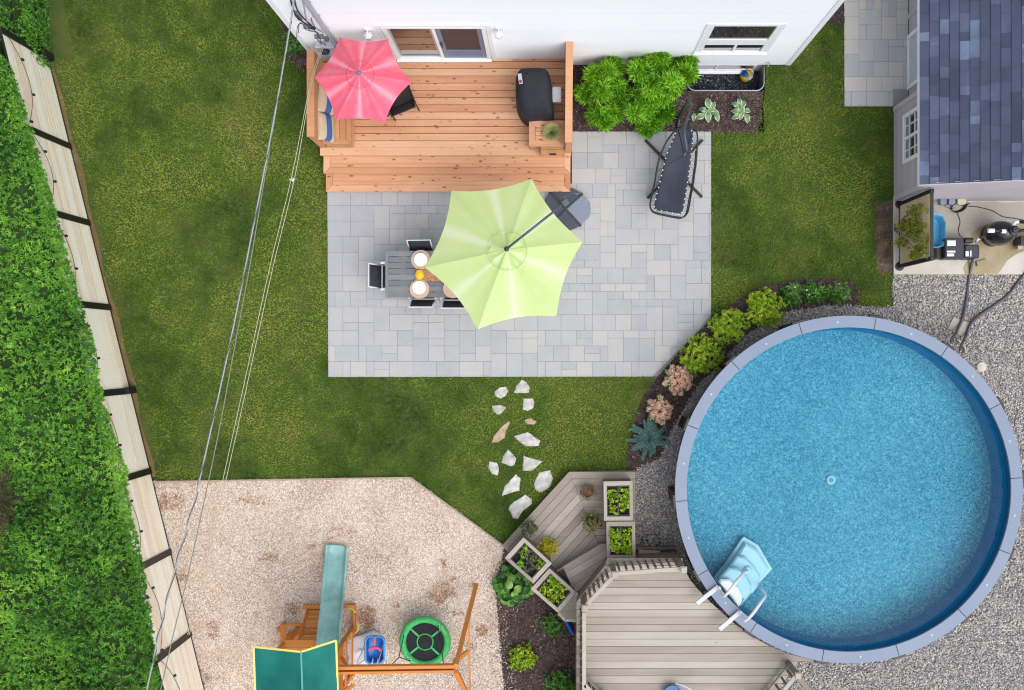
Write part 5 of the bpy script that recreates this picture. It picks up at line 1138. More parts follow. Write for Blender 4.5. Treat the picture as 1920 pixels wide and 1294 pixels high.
def railing(a, b, nb, posts=(1, 1), hgt=.72, label='', z=UZ, out=.1, nrm=(0, 1)):
    a = Vector((a[0], a[1], z)); b = Vector((b[0], b[1], z)); d = (b - a).normalized(); nv = Vector((nrm[0], nrm[1], 0)).normalized()
    t = thing('railing', label, 'railing', tuple(a), 'railings round the grey pool deck')
    for i, p in enumerate((a, b)):
        if posts[i]:
            MB().box((p.x, p.y, z + (hgt + .06) / 2 - .2), (.09, .09, hgt + .46), rz=math.atan2(d.y, d.x)).build('post', grey_wood_dark, t, bevel=.006)
            q = MB(); q.prism([(p.x - .06, p.y - .06), (p.x + .06, p.y - .06), (p.x + .06, p.y + .06), (p.x - .06, p.y + .06)], z + hgt + .09, z + hgt + .12, bev=.02); q.build('post_cap', grey_wood, t)
    MB().bar(a + Vector((0, 0, hgt)), b + Vector((0, 0, hgt)), .07, .035, r=.9).build('top_rail', grey_wood, t, bevel=.003)
    MB().bar(a + Vector((0, 0, .1)), b + Vector((0, 0, .1)), .035, .08, r=.4).build('bottom_rail', grey_wood, t, bevel=.003)
    L = (b - a).length; q0 = None
    for i in range(nb):
        p = a + d * L * (i + .7) / (nb + .4)
        MB().bar(p + nv * .045 + Vector((0, 0, -.05)), p + nv * .045 + Vector((0, 0, hgt - .01)), .035, .035, up=(nv.x, nv.y, 0), r=rng.random()).build('baluster', grey_wood_dark, t)
    return t
r1 = P2(1148, 1061, UZ); r2 = P2(1272, 1052, UZ); r3 = P2(1094, 1121, UZ)
railing(r1, r2, 9, (1, 1), label='low baluster railing between the planter and the pool')
railing(r3, (r1[0] - .03, r1[1] - .06), 6, (1, 0), label='short slanted baluster railing by the corner planters', nrm=(-.7, .7))
r4 = (r3[0] - .01, -7.3); railing((r3[0] - .01, r3[1] - .1), r4, 17, (0, 1), label='long railing along the left side of the grey pool deck', nrm=(-1, 0))
railing(P2(1094, 1262, UZ), P2(1130, 1300, UZ), 4, (0, 1), label='short slanted stair railing at the lower left of the pool deck', nrm=(-.7, -.7))
railing(P2(1478, 1243, UZ), P2(1420, 1315, UZ), 5, (1, 1), label='railing at the lower right corner of the pool deck beside the gravel', nrm=(1, -.6))
q = MB(); a, b = P(1481, 1250, 1.4), P(1530, 1310, .6); q.bar(a, b, .09, .09); tag(q.build('beam', grey_wood_dark, origin='auto', bevel=.006), 'weathered beam leaning off the lower right deck corner onto gravel', 'beam')

# lower platform
LZ_ = .22
ld = thing('low_deck', 'low weathered grey deck with diagonal boards and planters', 'deck', P(1080, 990, 0))
oc = [P2(a, b, LZ_) for a, b in ((1067, 885), (1191, 883), (1192, 1056), (1140, 1060), (1082, 1130), (1076, 1166), (1060, 1162), (941.5, 1023.5))]
dv = (Vector(oc[0]) - Vector(oc[7])).normalized(); nv = Vector((dv.y, -dv.x))     # nv towards the pool
seam0 = Vector(P2(1067, 885, LZ_)); seam1 = Vector(P2(1140, 1062, LZ_))
left_poly = ccw([tuple(seam0), tuple(seam1), P2(1082, 1168, LZ_), P2(1068, 1166, LZ_), oc[7]]); right_poly = ccw([oc[0], oc[1], oc[2], oc[3]])
q = MB(); o7 = Vector(oc[7])
for k in range(20):
    a = o7 + nv * (k * .139) - dv * 1.0; b = a + dv * 4; zz = LZ_ + rng.uniform(-.001, .001)
    c = clip(ccw([tuple(a), tuple(b), tuple(b + nv * .1325), tuple(a + nv * .1325)]), left_poly)
    if len(c) > 2: q.prism(c, LZ_ - .03, zz, r=rng.random(), bev=.003)
q.build('deck_boards', grey_wood_d, ld)
q = MB(); yy = oc[0][1]
for k in range(16):
    c = clip([(-1, yy - .1325), (4, yy - .1325), (4, yy), (-1, yy)], right_poly); yy -= .139
    if len(c) > 2: q.prism(c, LZ_ - .03, LZ_ + rng.uniform(-.001, .001), r=rng.random(), bev=.003)
q.build('deck_boards', grey_wood, ld)
q = MB(); q.bar((oc[0][0], oc[0][1] - .02, .095), (oc[1][0], oc[1][1] - .02, .095), .02, .19); q.bar((oc[0][0] + .02, oc[0][1] - .02, .095), (oc[7][0] + .02, oc[7][1], .095), .02, .19); q.bar((oc[1][0] - .02, oc[1][1], .095), (oc[2][0] - .02, oc[2][1], .095), .02, .19); q.build('fascia', grey_wood, ld)
# raised step between low deck and pool deck
q = MB(); SZ = .5; s0 = [P2(a, b, SZ) for a, b in ((1043, 1070), (1127, 1020), (1138, 1019), (1138, 1060), (1085, 1130), (1077, 1112))]
sp_ = ccw(s0); d2 = (Vector(s0[1]) - Vector(s0[0])).normalized(); n2 = Vector((d2.y, -d2.x)); o0 = Vector(s0[0])
for k in range(8):
    a = o0 + n2 * (k * .139) - d2 * .8; b = a + d2 * 3; c = clip(ccw([tuple(a), tuple(b), tuple(b + n2 * .135), tuple(a + n2 * .135)]), sp_)
    if len(c) > 2: q.prism(c, SZ - .03, SZ + rng.uniform(-.001, .001), r=rng.random(), bev=.003)
so_ = q.build('step', grey_wood_d, ld); q = MB(); q.bar((s0[0][0] + .02, s0[0][1] - .02, .36), (s0[1][0] + .02, s0[1][1] - .02, .36), .02, .22); q.build('riser', grey_wood, so_)

# ---------------------------------------------------------------- leaf materials
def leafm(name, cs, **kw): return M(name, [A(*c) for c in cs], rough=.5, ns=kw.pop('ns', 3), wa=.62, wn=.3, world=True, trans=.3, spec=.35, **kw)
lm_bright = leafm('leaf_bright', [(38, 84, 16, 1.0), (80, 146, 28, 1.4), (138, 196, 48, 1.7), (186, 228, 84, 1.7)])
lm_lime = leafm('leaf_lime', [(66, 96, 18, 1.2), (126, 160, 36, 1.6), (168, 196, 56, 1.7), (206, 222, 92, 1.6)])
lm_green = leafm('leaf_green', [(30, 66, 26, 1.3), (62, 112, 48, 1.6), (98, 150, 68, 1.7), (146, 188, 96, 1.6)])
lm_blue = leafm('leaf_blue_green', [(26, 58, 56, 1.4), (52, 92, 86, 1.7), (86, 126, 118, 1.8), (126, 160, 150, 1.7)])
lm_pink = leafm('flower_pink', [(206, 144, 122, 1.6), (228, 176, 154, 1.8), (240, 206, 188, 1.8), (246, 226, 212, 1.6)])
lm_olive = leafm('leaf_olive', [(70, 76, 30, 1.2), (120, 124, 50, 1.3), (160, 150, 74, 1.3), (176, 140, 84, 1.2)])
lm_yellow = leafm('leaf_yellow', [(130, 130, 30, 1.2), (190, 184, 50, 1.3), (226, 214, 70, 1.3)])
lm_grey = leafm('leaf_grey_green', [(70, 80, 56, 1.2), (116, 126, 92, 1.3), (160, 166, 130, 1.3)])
lm_red = plain('flower_red', A(190, 50, 46), .6); lm_white = plain('flower_white', A(240, 240, 214), .6); lm_gold = plain('flower_gold', A(236, 196, 60), .6)
stem_m = plain('stem', A(84, 78, 44), .8)
def plant(name, label, cat, px_, py_, rad, h, mat, ncl, nleaf, L, Wd, seed, group=None, z0=.01, top=.6, stems=6, up=.45, spread=1.0, flowers=None, elong=(1, 1), fill=None, jr=.35, subs=None):
    """bushy plant: leaf clusters spread over a lumpy dome; rad in metres"""
    r = np.random.RandomState(seed); c = P(px_, py_, z0 + h * .7); cx, cy = c[0], c[1]
    t = thing(name, label, cat, (cx, cy, z0), group)
    subs = subs if subs is not None else [(rad * .55 * math.cos(k * 2.4 + seed), rad * .55 * math.sin(k * 2.4 + seed), rad * .62 * r.uniform(.75, 1.1), h * r.uniform(.72, 1)) for k in range(5)] + [(0, 0, rad * .7, h)]
    C = []; N = []
    per = ncl // len(subs)
    for (sx, sy, sr, sh) in subs:
        ph = np.arccos(1 - r.rand(per) * .95); th = r.uniform(0, 6.283, per); sc_r = r.uniform(.82, 1.08, per)
        n_ = np.stack([np.sin(ph) * np.cos(th), np.sin(ph) * np.sin(th), np.cos(ph)], 1)
        p = np.stack([cx + (sx + n_[:, 0] * sr * sc_r) * elong[0], cy + (sy + n_[:, 1] * sr * sc_r) * elong[1], z0 + np.maximum(.02, sh - min(sr, sh * .8) + n_[:, 2] * min(sr, sh * .8) * sc_r)], 1); C.append(p); N.append(n_)
    C = np.concatenate(C); N = np.concatenate(N); N = N + [0, 0, .35]
    rc = np.clip(.25 + .45 * (C[:, 2] - z0) / h + .22 * r.normal(size=len(C)), 0, 1)  # leaf colour darkens towards the ground: shade inside the bush painted in
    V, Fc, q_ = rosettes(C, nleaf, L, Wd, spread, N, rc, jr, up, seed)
    bulk('foliage', V, Fc, q_, mat, t)
    q = MB()
    for k in range(stems):
        j = r.randint(len(C)); q.tube(smoothpath([(cx + r.uniform(-.04, .04), cy + r.uniform(-.04, .04), z0), ((cx * 2 + C[j][0]) / 3, (cy * 2 + C[j][1]) / 3, z0 + (C[j][2] - z0) * .6), tuple(C[j])], 3), [.008] * 7, 5)
    q.tube([(cx, cy, z0), (cx, cy, z0 + h * .3)], .015, 6)
    q.build('stems', stem_m, t)
    if flowers:
        fm, fn, fr_ = flowers
        for k in range(fn):
            j = r.randint(len(C)); top_ = C[j] + N[j] * .03; m = MB(); m.lathe([(fr_ * .3, 0), (fr_, fr_ * .3), (fr_ * .9, fr_ * .5), (fr_ * .3, fr_ * .4)], (top_[0], top_[1], max(top_[2], z0 + h * .8)), 8); m.build('flower', fm, t)
    return t
# big bright shrubs by the house: lobes read from the photo
def lobes(lst, ox, oy, sc, px_, py_, z):
    out = []
    c = P(px_, py_, z * .7)
    for a, b, r_, h_ in lst:
        w = P(ox + a / sc, oy + b / sc, h_ * .85); out.append((w[0] - c[0], w[1] - c[1], r_ / sc / 97. * .74, h_ * random.Random(int(a)).uniform(.6, 1.1)))
    return out
L1 = lobes([(180, 690, 75, .8), (240, 560, 60, .7), (410, 440, 80, 1.0), (440, 600, 85, .95), (300, 680, 80, .85), (280, 880, 80, .75), (420, 840, 80, .8), (340, 930, 60, .6), (470, 700, 70, .9), (360, 520, 60, .8)], 1060, 20, 4.571, 1130, 165, .95)
L2 = lobes([(660, 430, 90, 1.1), (800, 400, 80, 1.0), (630, 540, 80, 1.05), (860, 530, 110, 1.25), (900, 650, 95, 1.15), (740, 640, 95, 1.1), (820, 700, 75, 1.1), (700, 780, 90, 1.0), (590, 740, 80, .95), (860, 850, 70, .7), (760, 930, 75, .65), (600, 880, 70, .75), (1050, 430, 60, .9), (1030, 560, 75, .8), (700, 990, 50, .5), (960, 470, 60, .8)], 1060, 20, 4.571, 1225, 175, 1.1)
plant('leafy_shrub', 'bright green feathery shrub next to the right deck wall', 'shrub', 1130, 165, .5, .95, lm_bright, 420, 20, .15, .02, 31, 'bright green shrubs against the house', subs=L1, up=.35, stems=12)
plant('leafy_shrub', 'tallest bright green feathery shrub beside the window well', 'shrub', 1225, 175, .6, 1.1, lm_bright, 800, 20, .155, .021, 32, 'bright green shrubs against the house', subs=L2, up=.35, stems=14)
# hostas: oval leaves with pale margins
hm_in = plain('hosta_green', A(116, 150, 104, 1.2), .5, var=.25); hm_out = plain('hosta_margin', A(190, 208, 170, 1.2), .5)
def hosta(lst, label, px_, py_):
    t = thing('hosta', label, 'hosta', P(px_, py_, .01), 'hostas in the mulch bed')
    cx, cy, _ = P(px_, py_, .05)
    for i, (a, b, L, ang) in enumerate(lst):
        z = .22 - .012 * (i % 7); c = Vector(P(1060 + a / 4.571, 20 + b / 4.571, z)); L = L / 4.571 / 96.; an = -R(ang); dx, dy = math.cos(an), math.sin(an); W_ = L * .62; m = MB(); rows = []
        for k in range(11):
            s_ = k / 10; wd = W_ * .5 * (math.sin(math.pi * s_ ** .85) ** .8 + .02); row = []
            for u in (-1, -.72, -.3, 0, .3, .72, 1):
                lx = (s_ - .5) * L; ly = u * wd; row.append((c.x + dx * lx - dy * ly, c.y + dy * lx + dx * ly, z + .04 * math.sin(math.pi * s_) - .05 * s_ * s_ + .022 * abs(u) - .012 * (u in (-1, 1))))
            rows.append(row)
        m.grid(rows)
        for f in range(len(m.f)):
            if f % 6 in (0, 5) or f // 6 in (0, 9): m.m[f] = 1
        m.build('leaf', [hm_in, hm_out], t, smooth=True)
        MB().tube([(cx, cy, .012), (c.x - dx * L * .5, c.y - dy * L * .5, z - .01)], .006, 5).build('stem', hm_in, t)
hosta([(1222, 790, 95, -95), (1268, 810, 70, -60), (1178, 850, 70, 200), (1250, 850, 75, -30), (1152, 910, 85, 165), (1222, 910, 95, 80), (1290, 880, 80, 30), (1300, 920, 70, 60), (1100, 915, 65, 90), (1195, 870, 60, 120), (1272, 855, 60, 10)], 'variegated hosta with a stray leaf at its left, nearer the lounger', 1060 + 1222 / 4.571, 20 + 868 / 4.571)
hosta([(1490, 775, 65, -100), (1525, 800, 75, -60), (1455, 805, 70, 220), (1460, 865, 80, 195), (1510, 850, 90, 60), (1560, 860, 65, 5), (1558, 925, 80, 80), (1460, 912, 70, 160), (1505, 905, 65, 100), (1520, 880, 60, 40)], 'compact variegated hosta nearest the lawn', 1060 + 1503 / 4.571, 20 + 862 / 4.571)
plant('small_shrub', 'small dark green shrub at the left corner of the white house', 'shrub', 553, 76, .22, .4, lm_green, 160, 14, .05, .022, 33)
# pool bed
gp_ = 'yellow-green shrubs curving round the pool'
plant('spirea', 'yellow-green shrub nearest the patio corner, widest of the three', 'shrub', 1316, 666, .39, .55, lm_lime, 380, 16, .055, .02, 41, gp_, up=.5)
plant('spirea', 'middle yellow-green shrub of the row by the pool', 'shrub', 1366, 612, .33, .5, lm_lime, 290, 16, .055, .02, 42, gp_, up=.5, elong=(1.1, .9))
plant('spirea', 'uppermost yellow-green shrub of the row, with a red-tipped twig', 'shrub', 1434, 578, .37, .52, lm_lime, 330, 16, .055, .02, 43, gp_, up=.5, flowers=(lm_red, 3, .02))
def hydrangea(px_, py_, rad, label, seed, npan):
    r = random.Random(seed); c = P(px_, py_, .4); t = thing('hydrangea', label, 'flowering shrub', (c[0], c[1], .01), 'pink flowering shrubs by the pool')
    C = []
    for k in range(npan):
        a = k * 2.4; rr_ = rad * math.sqrt((k + .5) / npan); C.append((c[0] + rr_ * math.cos(a) + r.uniform(-.02, .02), c[1] + rr_ * math.sin(a) + r.uniform(-.02, .02), .50 - .28 * (rr_ / rad) ** 2 + r.uniform(-.03, .03)))
    for p in C:
        ph = nr.uniform(0, 1, 34) ** .7 * 1.6; th = nr.uniform(0, 6.28, 34); out = Vector((p[0] - c[0], p[1] - c[1], .25)).normalized()
        n_ = np.stack([np.sin(ph) * np.cos(th), np.sin(ph) * np.sin(th), np.cos(ph)], 1); ctr = np.array(p)[None] + n_ * [.045, .045, .055]
        V, Fc, q_ = rosettes(ctr, 4, .026, .022, 1, n_, np.clip(.5 + .25 * nr.normal(size=34), 0, 1), .4, .3, seed); bulk('flower_head', V, Fc, q_, lm_pink, t)
    V, Fc, q_ = rosettes(np.array(C) - [0, 0, .1], 10, .09, .05, 1.2, None, None, .4, .15, seed); bulk('foliage', V, Fc, q_, lm_green, t)
    MB().tube([(c[0], c[1], .01), (c[0], c[1], .3)], .02, 6).build('stems', stem_m, t)
hydrangea(1273, 713, .27, 'pink flowering shrub nearest the patio corner', 51, 30)
hydrangea(1238, 769, .24, 'pink flowering shrub beside the blue-green fern bush', 52, 24)
# blue-green ferny bush with drooping fronds
c = P(1220, 822, .3); t = thing('fern_bush', 'blue-green feathery bush below the pink flowering shrubs', 'bush', (c[0], c[1], .01)); parts_ = []
for k in range(32):
    a = k * 2.399; L = rng.uniform(.16, .46); m_ = 46; s_ = np.linspace(.08, 1, m_); bend = rng.uniform(-.35, .35)
    px_ = c[0] + np.cos(a + bend * s_) * L * s_; py_ = c[1] + np.sin(a + bend * s_) * L * s_; pz = .12 + .32 * s_ - .34 * s_ ** 2 + rng.uniform(0, .06)
    for sg in (-1, 1):
        d = np.stack([np.cos(a + bend * s_ + sg * 1.0), np.sin(a + bend * s_ + sg * 1.0), np.full(m_, .12)], 1) + nr.normal(0, .1, (m_, 3))
        V, Fc = leafgeo(np.stack([px_, py_, pz], 1), d, np.tile([0, 0, 1.], (m_, 1)), .085 * (1.1 - s_ * .75), np.full(m_, .02)); q_ = np.clip(.3 + .35 * s_ + nr.normal(0, .12, m_), 0, 1); parts_.append((V, Fc, np.concatenate([q_, q_])))
V, Fc, q_ = join(parts_); bulk('foliage', V, Fc, q_, lm_blue, t); MB().tube([(c[0], c[1], .01), (c[0], c[1], .2)], .02, 6).build('stems', stem_m, t)
for i, (a, b, r_, lab) in enumerate(((1486, 552, .2, 'dark leafy perennial, left of the three at the bed end'), (1526, 548, .22, 'perennial with white flowers, middle of the three at the bed end'), (1572, 550, .2, 'perennial with white flowers, right of the three at the bed end'))):
    plant('perennial', lab, 'plant', a, b, r_ * .9, .25, lm_green, 60, 9, .11, .026, 61 + i, 'low perennials at the end of the pool bed', up=.2, spread=1.3, flowers=(lm_white, 2 if i else 1, .022), stems=3)
# left bed by the play area
def rhubarb():
    c = P(964, 1100, .3); t = thing('rhubarb', 'large-leaved green plant in the dark mulch beside the planters', 'plant', (c[0], c[1], .01)); r = random.Random(5)
    for k in range(52):
        a = k * 2.4; d = .36 * math.sqrt(k / 52.); z = .48 - .3 * (d / .36) ** 1.4 + r.uniform(-.03, .03); L = r.uniform(.11, .18); m = MB(); rows = []; dx, dy = math.cos(a), math.sin(a); x0_, y0_ = c[0] + dx * d * .8, c[1] + dy * d * .8
        for i in range(9):
            s_ = i / 8; wd = L * .48 * math.sin(math.pi * min(1, s_ * .9 + .06)) ** .6; row = []
            for j in range(9):
                u = j / 4 - 1; lx = s_ * L; ly = u * wd; row.append((x0_ + dx * lx - dy * ly, y0_ + dy * lx + dx * ly, z + .05 * math.sin(2.4 * s_) - .1 * s_ * s_ + .02 * abs(u) + .02 * math.sin(j * 2.6 + i * 1.9 + k)))
            rows.append(row)
        rr_ = r.random(); m.grid(rows, r=rr_); m.build('leaf', lm_green, t, smooth=True)
        MB().tube([(c[0], c[1], .02), (x0_, y0_, z)], .008, 5).build('stem', stem_m, t)
rhubarb()
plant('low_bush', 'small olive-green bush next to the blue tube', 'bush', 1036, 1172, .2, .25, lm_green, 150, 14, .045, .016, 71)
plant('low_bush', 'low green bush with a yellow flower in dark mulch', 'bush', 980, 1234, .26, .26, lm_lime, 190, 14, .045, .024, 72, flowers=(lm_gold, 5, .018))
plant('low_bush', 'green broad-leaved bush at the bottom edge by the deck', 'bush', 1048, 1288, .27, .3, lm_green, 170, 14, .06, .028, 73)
a, b = P(1058, 1160, .2), P(1073, 1186, .05); q = MB(); q.tube([a, b], .035, 14); tag(q.build('tube', plain('tube_blue', A(20, 96, 210, 1.2), .4), origin='auto', smooth=False), 'bright blue foam tube sticking out under the planter', 'tube')

# ---------------------------------------------------------------- planters
soil_box = soil
def planter(pts, zt, label, mats_leaf, seed, slots=2, vertical=True, special=None, lsz=.042):
    pw_ = [Vector(P(a, b, zt)) for a, b in pts]; c = sum(pw_, Vector()) / 4; t = thing('planter_box', label, 'planter', (c.x, c.y, LZ_), 'wooden planter boxes round the low deck')
    w_ = .055
    inn = [c + (p - c) * (1 - w_ * 1.9 / (p - c).length) for p in pw_]; zb = LZ_ + .002
    for i in range(4):
        a, b = pw_[i], pw_[(i + 1) % 4]; a2, b2 = inn[i], inn[(i + 1) % 4]
        MB().prism([(a.x, a.y), (b.x, b.y), (b2.x, b2.y), (a2.x, a2.y)], zt - .03, zt, bev=.003).build('rim', grey_wood, t)
        q = MB(); pa, pb = a.lerp(a2, .35), b.lerp(b2, .35); q.bar((pa.x, pa.y, (zb + zt - .03) / 2), (pb.x, pb.y, (zb + zt - .03) / 2), .025, zt - .03 - zb); q.build('side_panel', grey_wood_dark, t)
    # two dark troughs side by side
    i0, i1, i2, i3 = inn; u = (i1 - i0) if vertical else (i3 - i0); v_ = (i3 - i0) if vertical else (i1 - i0)
    r = np.random.RandomState(seed)
    for k in range(slots):
        f0, f1 = (k + .04) / slots, (k + .96) / slots; cs = [i0 + u * f0 + v_ * .03, i0 + u * f1 + v_ * .03, i0 + u * f1 + v_ * .97, i0 + u * f0 + v_ * .97]; q = MB()
        for j in range(4): a, b = cs[j], cs[(j + 1) % 4]; q.bar((a.x, a.y, zt - .09), (b.x, b.y, zt - .09), .016, .14)
        tr_ = q.build('trough', black_plastic, t); cc_ = sum(cs, Vector()) / 4; cs2 = [cc_ + (p - cc_) * .97 for p in cs]; MB().sheet([(p.x, p.y) for p in cs2], zt - .08).build('soil', soil_box, tr_)
        for (mt, lo_, hi_, n_) in mats_leaf[k]:
            m_ = n_; uu = r.uniform(f0 + .08 / slots, f1 - .08 / slots, m_); vv = r.uniform(lo_, hi_, m_)
            C = np.array([tuple(i0 + u * float(a) + v_ * float(b)) for a, b in zip(uu, vv)]); C[:, 2] = zt - .05 + r.uniform(0, .09, m_)
            V, Fc, q_ = rosettes(C, 9, lsz, lsz * .62, 1.0, None, None, .35, .6, seed + k); bulk('foliage', V, Fc, q_, mt, tr_)
    return t
planter([(1131.5, 903), (1186, 902), (1187, 976.5), (1132.5, 977)], .72, 'upper right planter box with two rows of seedlings', [[(lm_lime, .15, .9, 46)], [(lm_lime, .1, .85, 52)]], 81)
planter([(1136.5, 978.5), (1191, 978), (1191.7, 1048.5), (1138, 1049)], .76, 'lower right planter box crowded with strawberry plants', [[(lm_lime, .08, .92, 58)], [(lm_lime, .08, .92, 54), (lm_red, .3, .5, 1)]], 82, lsz=.052)
planter([(981.5, 1007.7), (1035, 1056.6), (1000, 1095), (946, 1047)], .72, 'upper left slanted planter box with sparse herbs', [[(lm_lime, .05, .35, 16), (lm_grey, .3, .7, 26), (lm_lime, .75, .95, 14)], [(lm_bright, .25, .5, 12), (lm_grey, .5, .8, 10)]], 83, vertical=False)
PD = planter([(1030, 1065.5), (1081, 1111), (1047, 1150), (995, 1104.4)], .76, 'lower left slanted planter box full of leafy plants', [[(lm_lime, .1, .9, 44)], [(lm_lime, .1, .9, 40)]], 84, vertical=False, lsz=.05)
for a_, b_ in (((1047, 1150), (1060, 1163)), ((1060, 1163), (1082, 1163)), ((1082, 1163), (1081, 1111))):
    q = MB(); q.bar(P(a_[0], a_[1], .745), P(b_[0], b_[1], .745), .05, .03); tpl = q.build('corner_rim', grey_wood, PD)
MB().prism(PL([(1047, 1150), (1060, 1163), (1081, 1162), (1080, 1113)], .55), .52, .55).build('corner_shelf', grey_wood, PD)
def pot(px_, py_, rad, z, h, col, label, mat, n, L, Wd, seed, crown):
    c = P(px_, py_, z + h); t = thing('potted_plant', label, 'potted plant', (c[0], c[1], z), 'potted plants on the low grey deck'); MB().lathe([(rad * .75, 0), (rad, h), (rad * .88, h), (rad * .85, h - .03), (rad * .2, h - .03)], (c[0], c[1], z + .001), 20).build('pot', col, t)
    r = np.random.RandomState(seed); th = r.uniform(0, 6.28, n); rr_ = np.sqrt(r.rand(n)) * crown; C = np.stack([c[0] + rr_ * np.cos(th), c[1] + rr_ * np.sin(th) - .02, z + h + .02 + .1 * (1 - rr_ / crown) + r.uniform(0, .05, n)], 1); N = np.stack([np.cos(th) * rr_ / crown, np.sin(th) * rr_ / crown, np.full(n, .7)], 1)
    V, Fc, q_ = rosettes(C, 9, L, Wd, 1, N, None, .4, .5, seed); bulk('foliage', V, Fc, q_, mat, t); return t
terra = plain('terracotta', A(176, 104, 76), .8); dkpot = plain('dark_pot', A(40, 40, 50), .5)
pot(1103, 921, .12, LZ_, .2, terra, 'pot with a thin dried plant near the top of the grey deck', lm_grey, 60, .05, .008, 91, .14)
pot(1110, 976, .13, LZ_, .22, dkpot, 'dark pot with trailing green plant left of the planters', lm_olive, 90, .045, .016, 92, .19)
pot(992, 988, .12, LZ_, .2, plain('purple_pot', A(76, 74, 100), .4), 'blue-violet pot with bushy grey-green plant at the deck edge', lm_grey, 110, .04, .018, 93, .15)
plant('yellow_plant', 'bright yellow-green leafy plant beside the slanted planter', 'plant', 1028, 1027, .16, .3, lm_yellow, 110, 12, .045, .026, 94, z0=LZ_)
# boards and tray under the rail
q = MB(); q.box((P2(1232, 0, .25)[0], P2(0, 1027, .25)[1], .25), (.85, .04, .1)); tag(q.build('timber', grey_wood_dark, origin='auto'), 'dark timber beam on the gravel beside the right planter', 'timber')
q = MB(); q.prism([P2(a, b, .3) for a, b in ((1197, 1030), (1238, 1033), (1236, 1040), (1197, 1041))], .26, .3, bev=.004); tag(q.build('plank', M('plank_wood', [A(190, 160, 136), A(212, 186, 164)], ns=8), origin='auto'), 'short tan plank lying beside the right planter', 'plank')
# something blue and white at the bottom of the deck
bl = thing('pool_toy', 'blue tub with white curved handle at the bottom edge of the deck', 'toy', P(1262, 1299, UZ))
c = P(1262, 1303, UZ + .15); q = MB(); q.lathe([(.14, 0), (.17, .14), (.175, .15), (.15, .14), (.13, .02)], (c[0], c[1], UZ), 24); q.build('tub', plain('tub_blue', A(60, 130, 200), .35), bl)
MB().tube(smoothpath([P(1266, 1281, UZ + .25), P(1282, 1286, UZ + .3), P(1296, 1294, UZ + .3), P(1302, 1304, UZ + .2)], 5), .016, 8).build('handle', plain('handle_white', A(206, 220, 240), .3), bl, smooth=True)
# ---------------------------------------------------------------- shed
SX1, SX2 = P2(1702, 0)[0], P2(1674, 0)[0]; SY0 = P2(0, 377)[1]; SYj = P2(0, 204)[1]; EZ = 2.25; EXR = 6.555; SLP = .335
lap = M('shed_siding', [A(172, 164, 172, 1.25), A(190, 182, 188, 1.3)], rough=.65, wa=.35, wn=.4, ns=2)
shed = thing('shed', 'grey-lilac clapboard shed with blue-grey shingle roof at the right edge', 'shed', (8.5, 6, 0))
WY0, WY1 = P2(0, 318)[1], P2(0, 234)[1]; WYa, WYb = P2(0, 320)[1] , P2(0, 232)[1]
DYa, DYb = P2(0, 166)[1], P2(0, 74)[1]; WZa, WZb = .72, 1.95
ZT = lambda X: EZ + (X - EXR) * SLP - .05
w = MB(); clap(w, SY0 + .012, SYj, .1, 2.32, SX2, [(WYa, WYb, WZa, WZb)], e=.1, axis='y'); clap(w, SYj, 13, .1, 2.4, SX1, [(DYa, DYb, .1, 2.1)], e=.1, axis='y')
z = .1
while z < 2.95:
    xa = max(SX2, EXR + (z - EZ) / SLP + .1 if z > EZ - .1 else SX2); w.add([(xa, SY0 - .012, z), (10.6, SY0 - .012, z), (10.6, SY0 - .002, z + .1), (xa, SY0 - .002, z + .1)], [(0, 1, 2, 3)], r=rng.random()); z += .1
w.add([(SX2, SYj, 0), (SX1, SYj, 0), (SX1, SYj, 2.3), (SX2, SYj, 2.3)], [(0, 1, 2, 3)]); w.add([(SX2, SY0, 0), (10.6, SY0, 0), (10.6, SY0, .1), (SX2, SY0, .1)], [(0, 1, 2, 3)])
w.build('wall', lap, shed)
trm = plain('shed_trim', A(196, 188, 196, 1.25), .5)
MB().box((SX2 - .008, SY0 + .04, 1.15), (.03, .09, 2.1)).build('corner_board', trm, shed); MB().box((SX2 - .008, SYj - .04, 1.15), (.03, .09, 2.1)).build('corner_board', trm, shed)
MB().box(((SX1 + SX2) / 2, SYj + .008, 1.15), (SX1 - SX2, .016, 2.1)).build('return_wall', lap, shed)
MB().box((SX1 - .01, DYb + .42, 1.15), (.03, .09, 2.1)).build('corner_board', trm, shed)
# window: grid of small panes
def frame_y(mb, y0_, y1_, z0_, z1_, x, t_, dpt):
    mb.box((x, (y0_ + y1_) / 2, z0_ + t_ / 2), (dpt, y1_ - y0_, t_)); mb.box((x, (y0_ + y1_) / 2, z1_ - t_ / 2), (dpt, y1_ - y0_, t_)); mb.box((x, y0_ + t_ / 2, (z0_ + z1_) / 2), (dpt, t_, z1_ - z0_ - 2 * t_)); mb.box((x, y1_ - t_ / 2, (z0_ + z1_) / 2), (dpt, t_, z1_ - z0_ - 2 * t_))
q = MB(); frame_y(q, WYa, WYb, WZa, WZb, SX2 - .015, .07, .06); q.box((SX2 - .012, (WYa + WYb) / 2, (WZa + WZb) / 2), (.05, .05, WZb - WZa - .14)); wn2 = q.build('window', white_trim, shed, bevel=.003)
q = MB()
for k in (1, 2, 3): q.box((SX2 - .012, (WYa + WYb) / 2, WZa + (WZb - WZa) * k / 4), (.022, WYb - WYa - .14, .018))
for k in (1, 3): q.box((SX2 - .0125, WYa + (WYb - WYa) * k / 4, (WZa + WZb) / 2), (.022, .018, WZb - WZa - .14))
q.build('muntin', white_trim, wn2)
MB().box((SX2 + .004, (WYa + WYb) / 2, (WZa + WZb) / 2), (.01, WYb - WYa - .1, WZb - WZa - .1)).build('glass_pane', glassmat('shed_glass', (.035, .022, .016, 1), .08, .6), wn2)
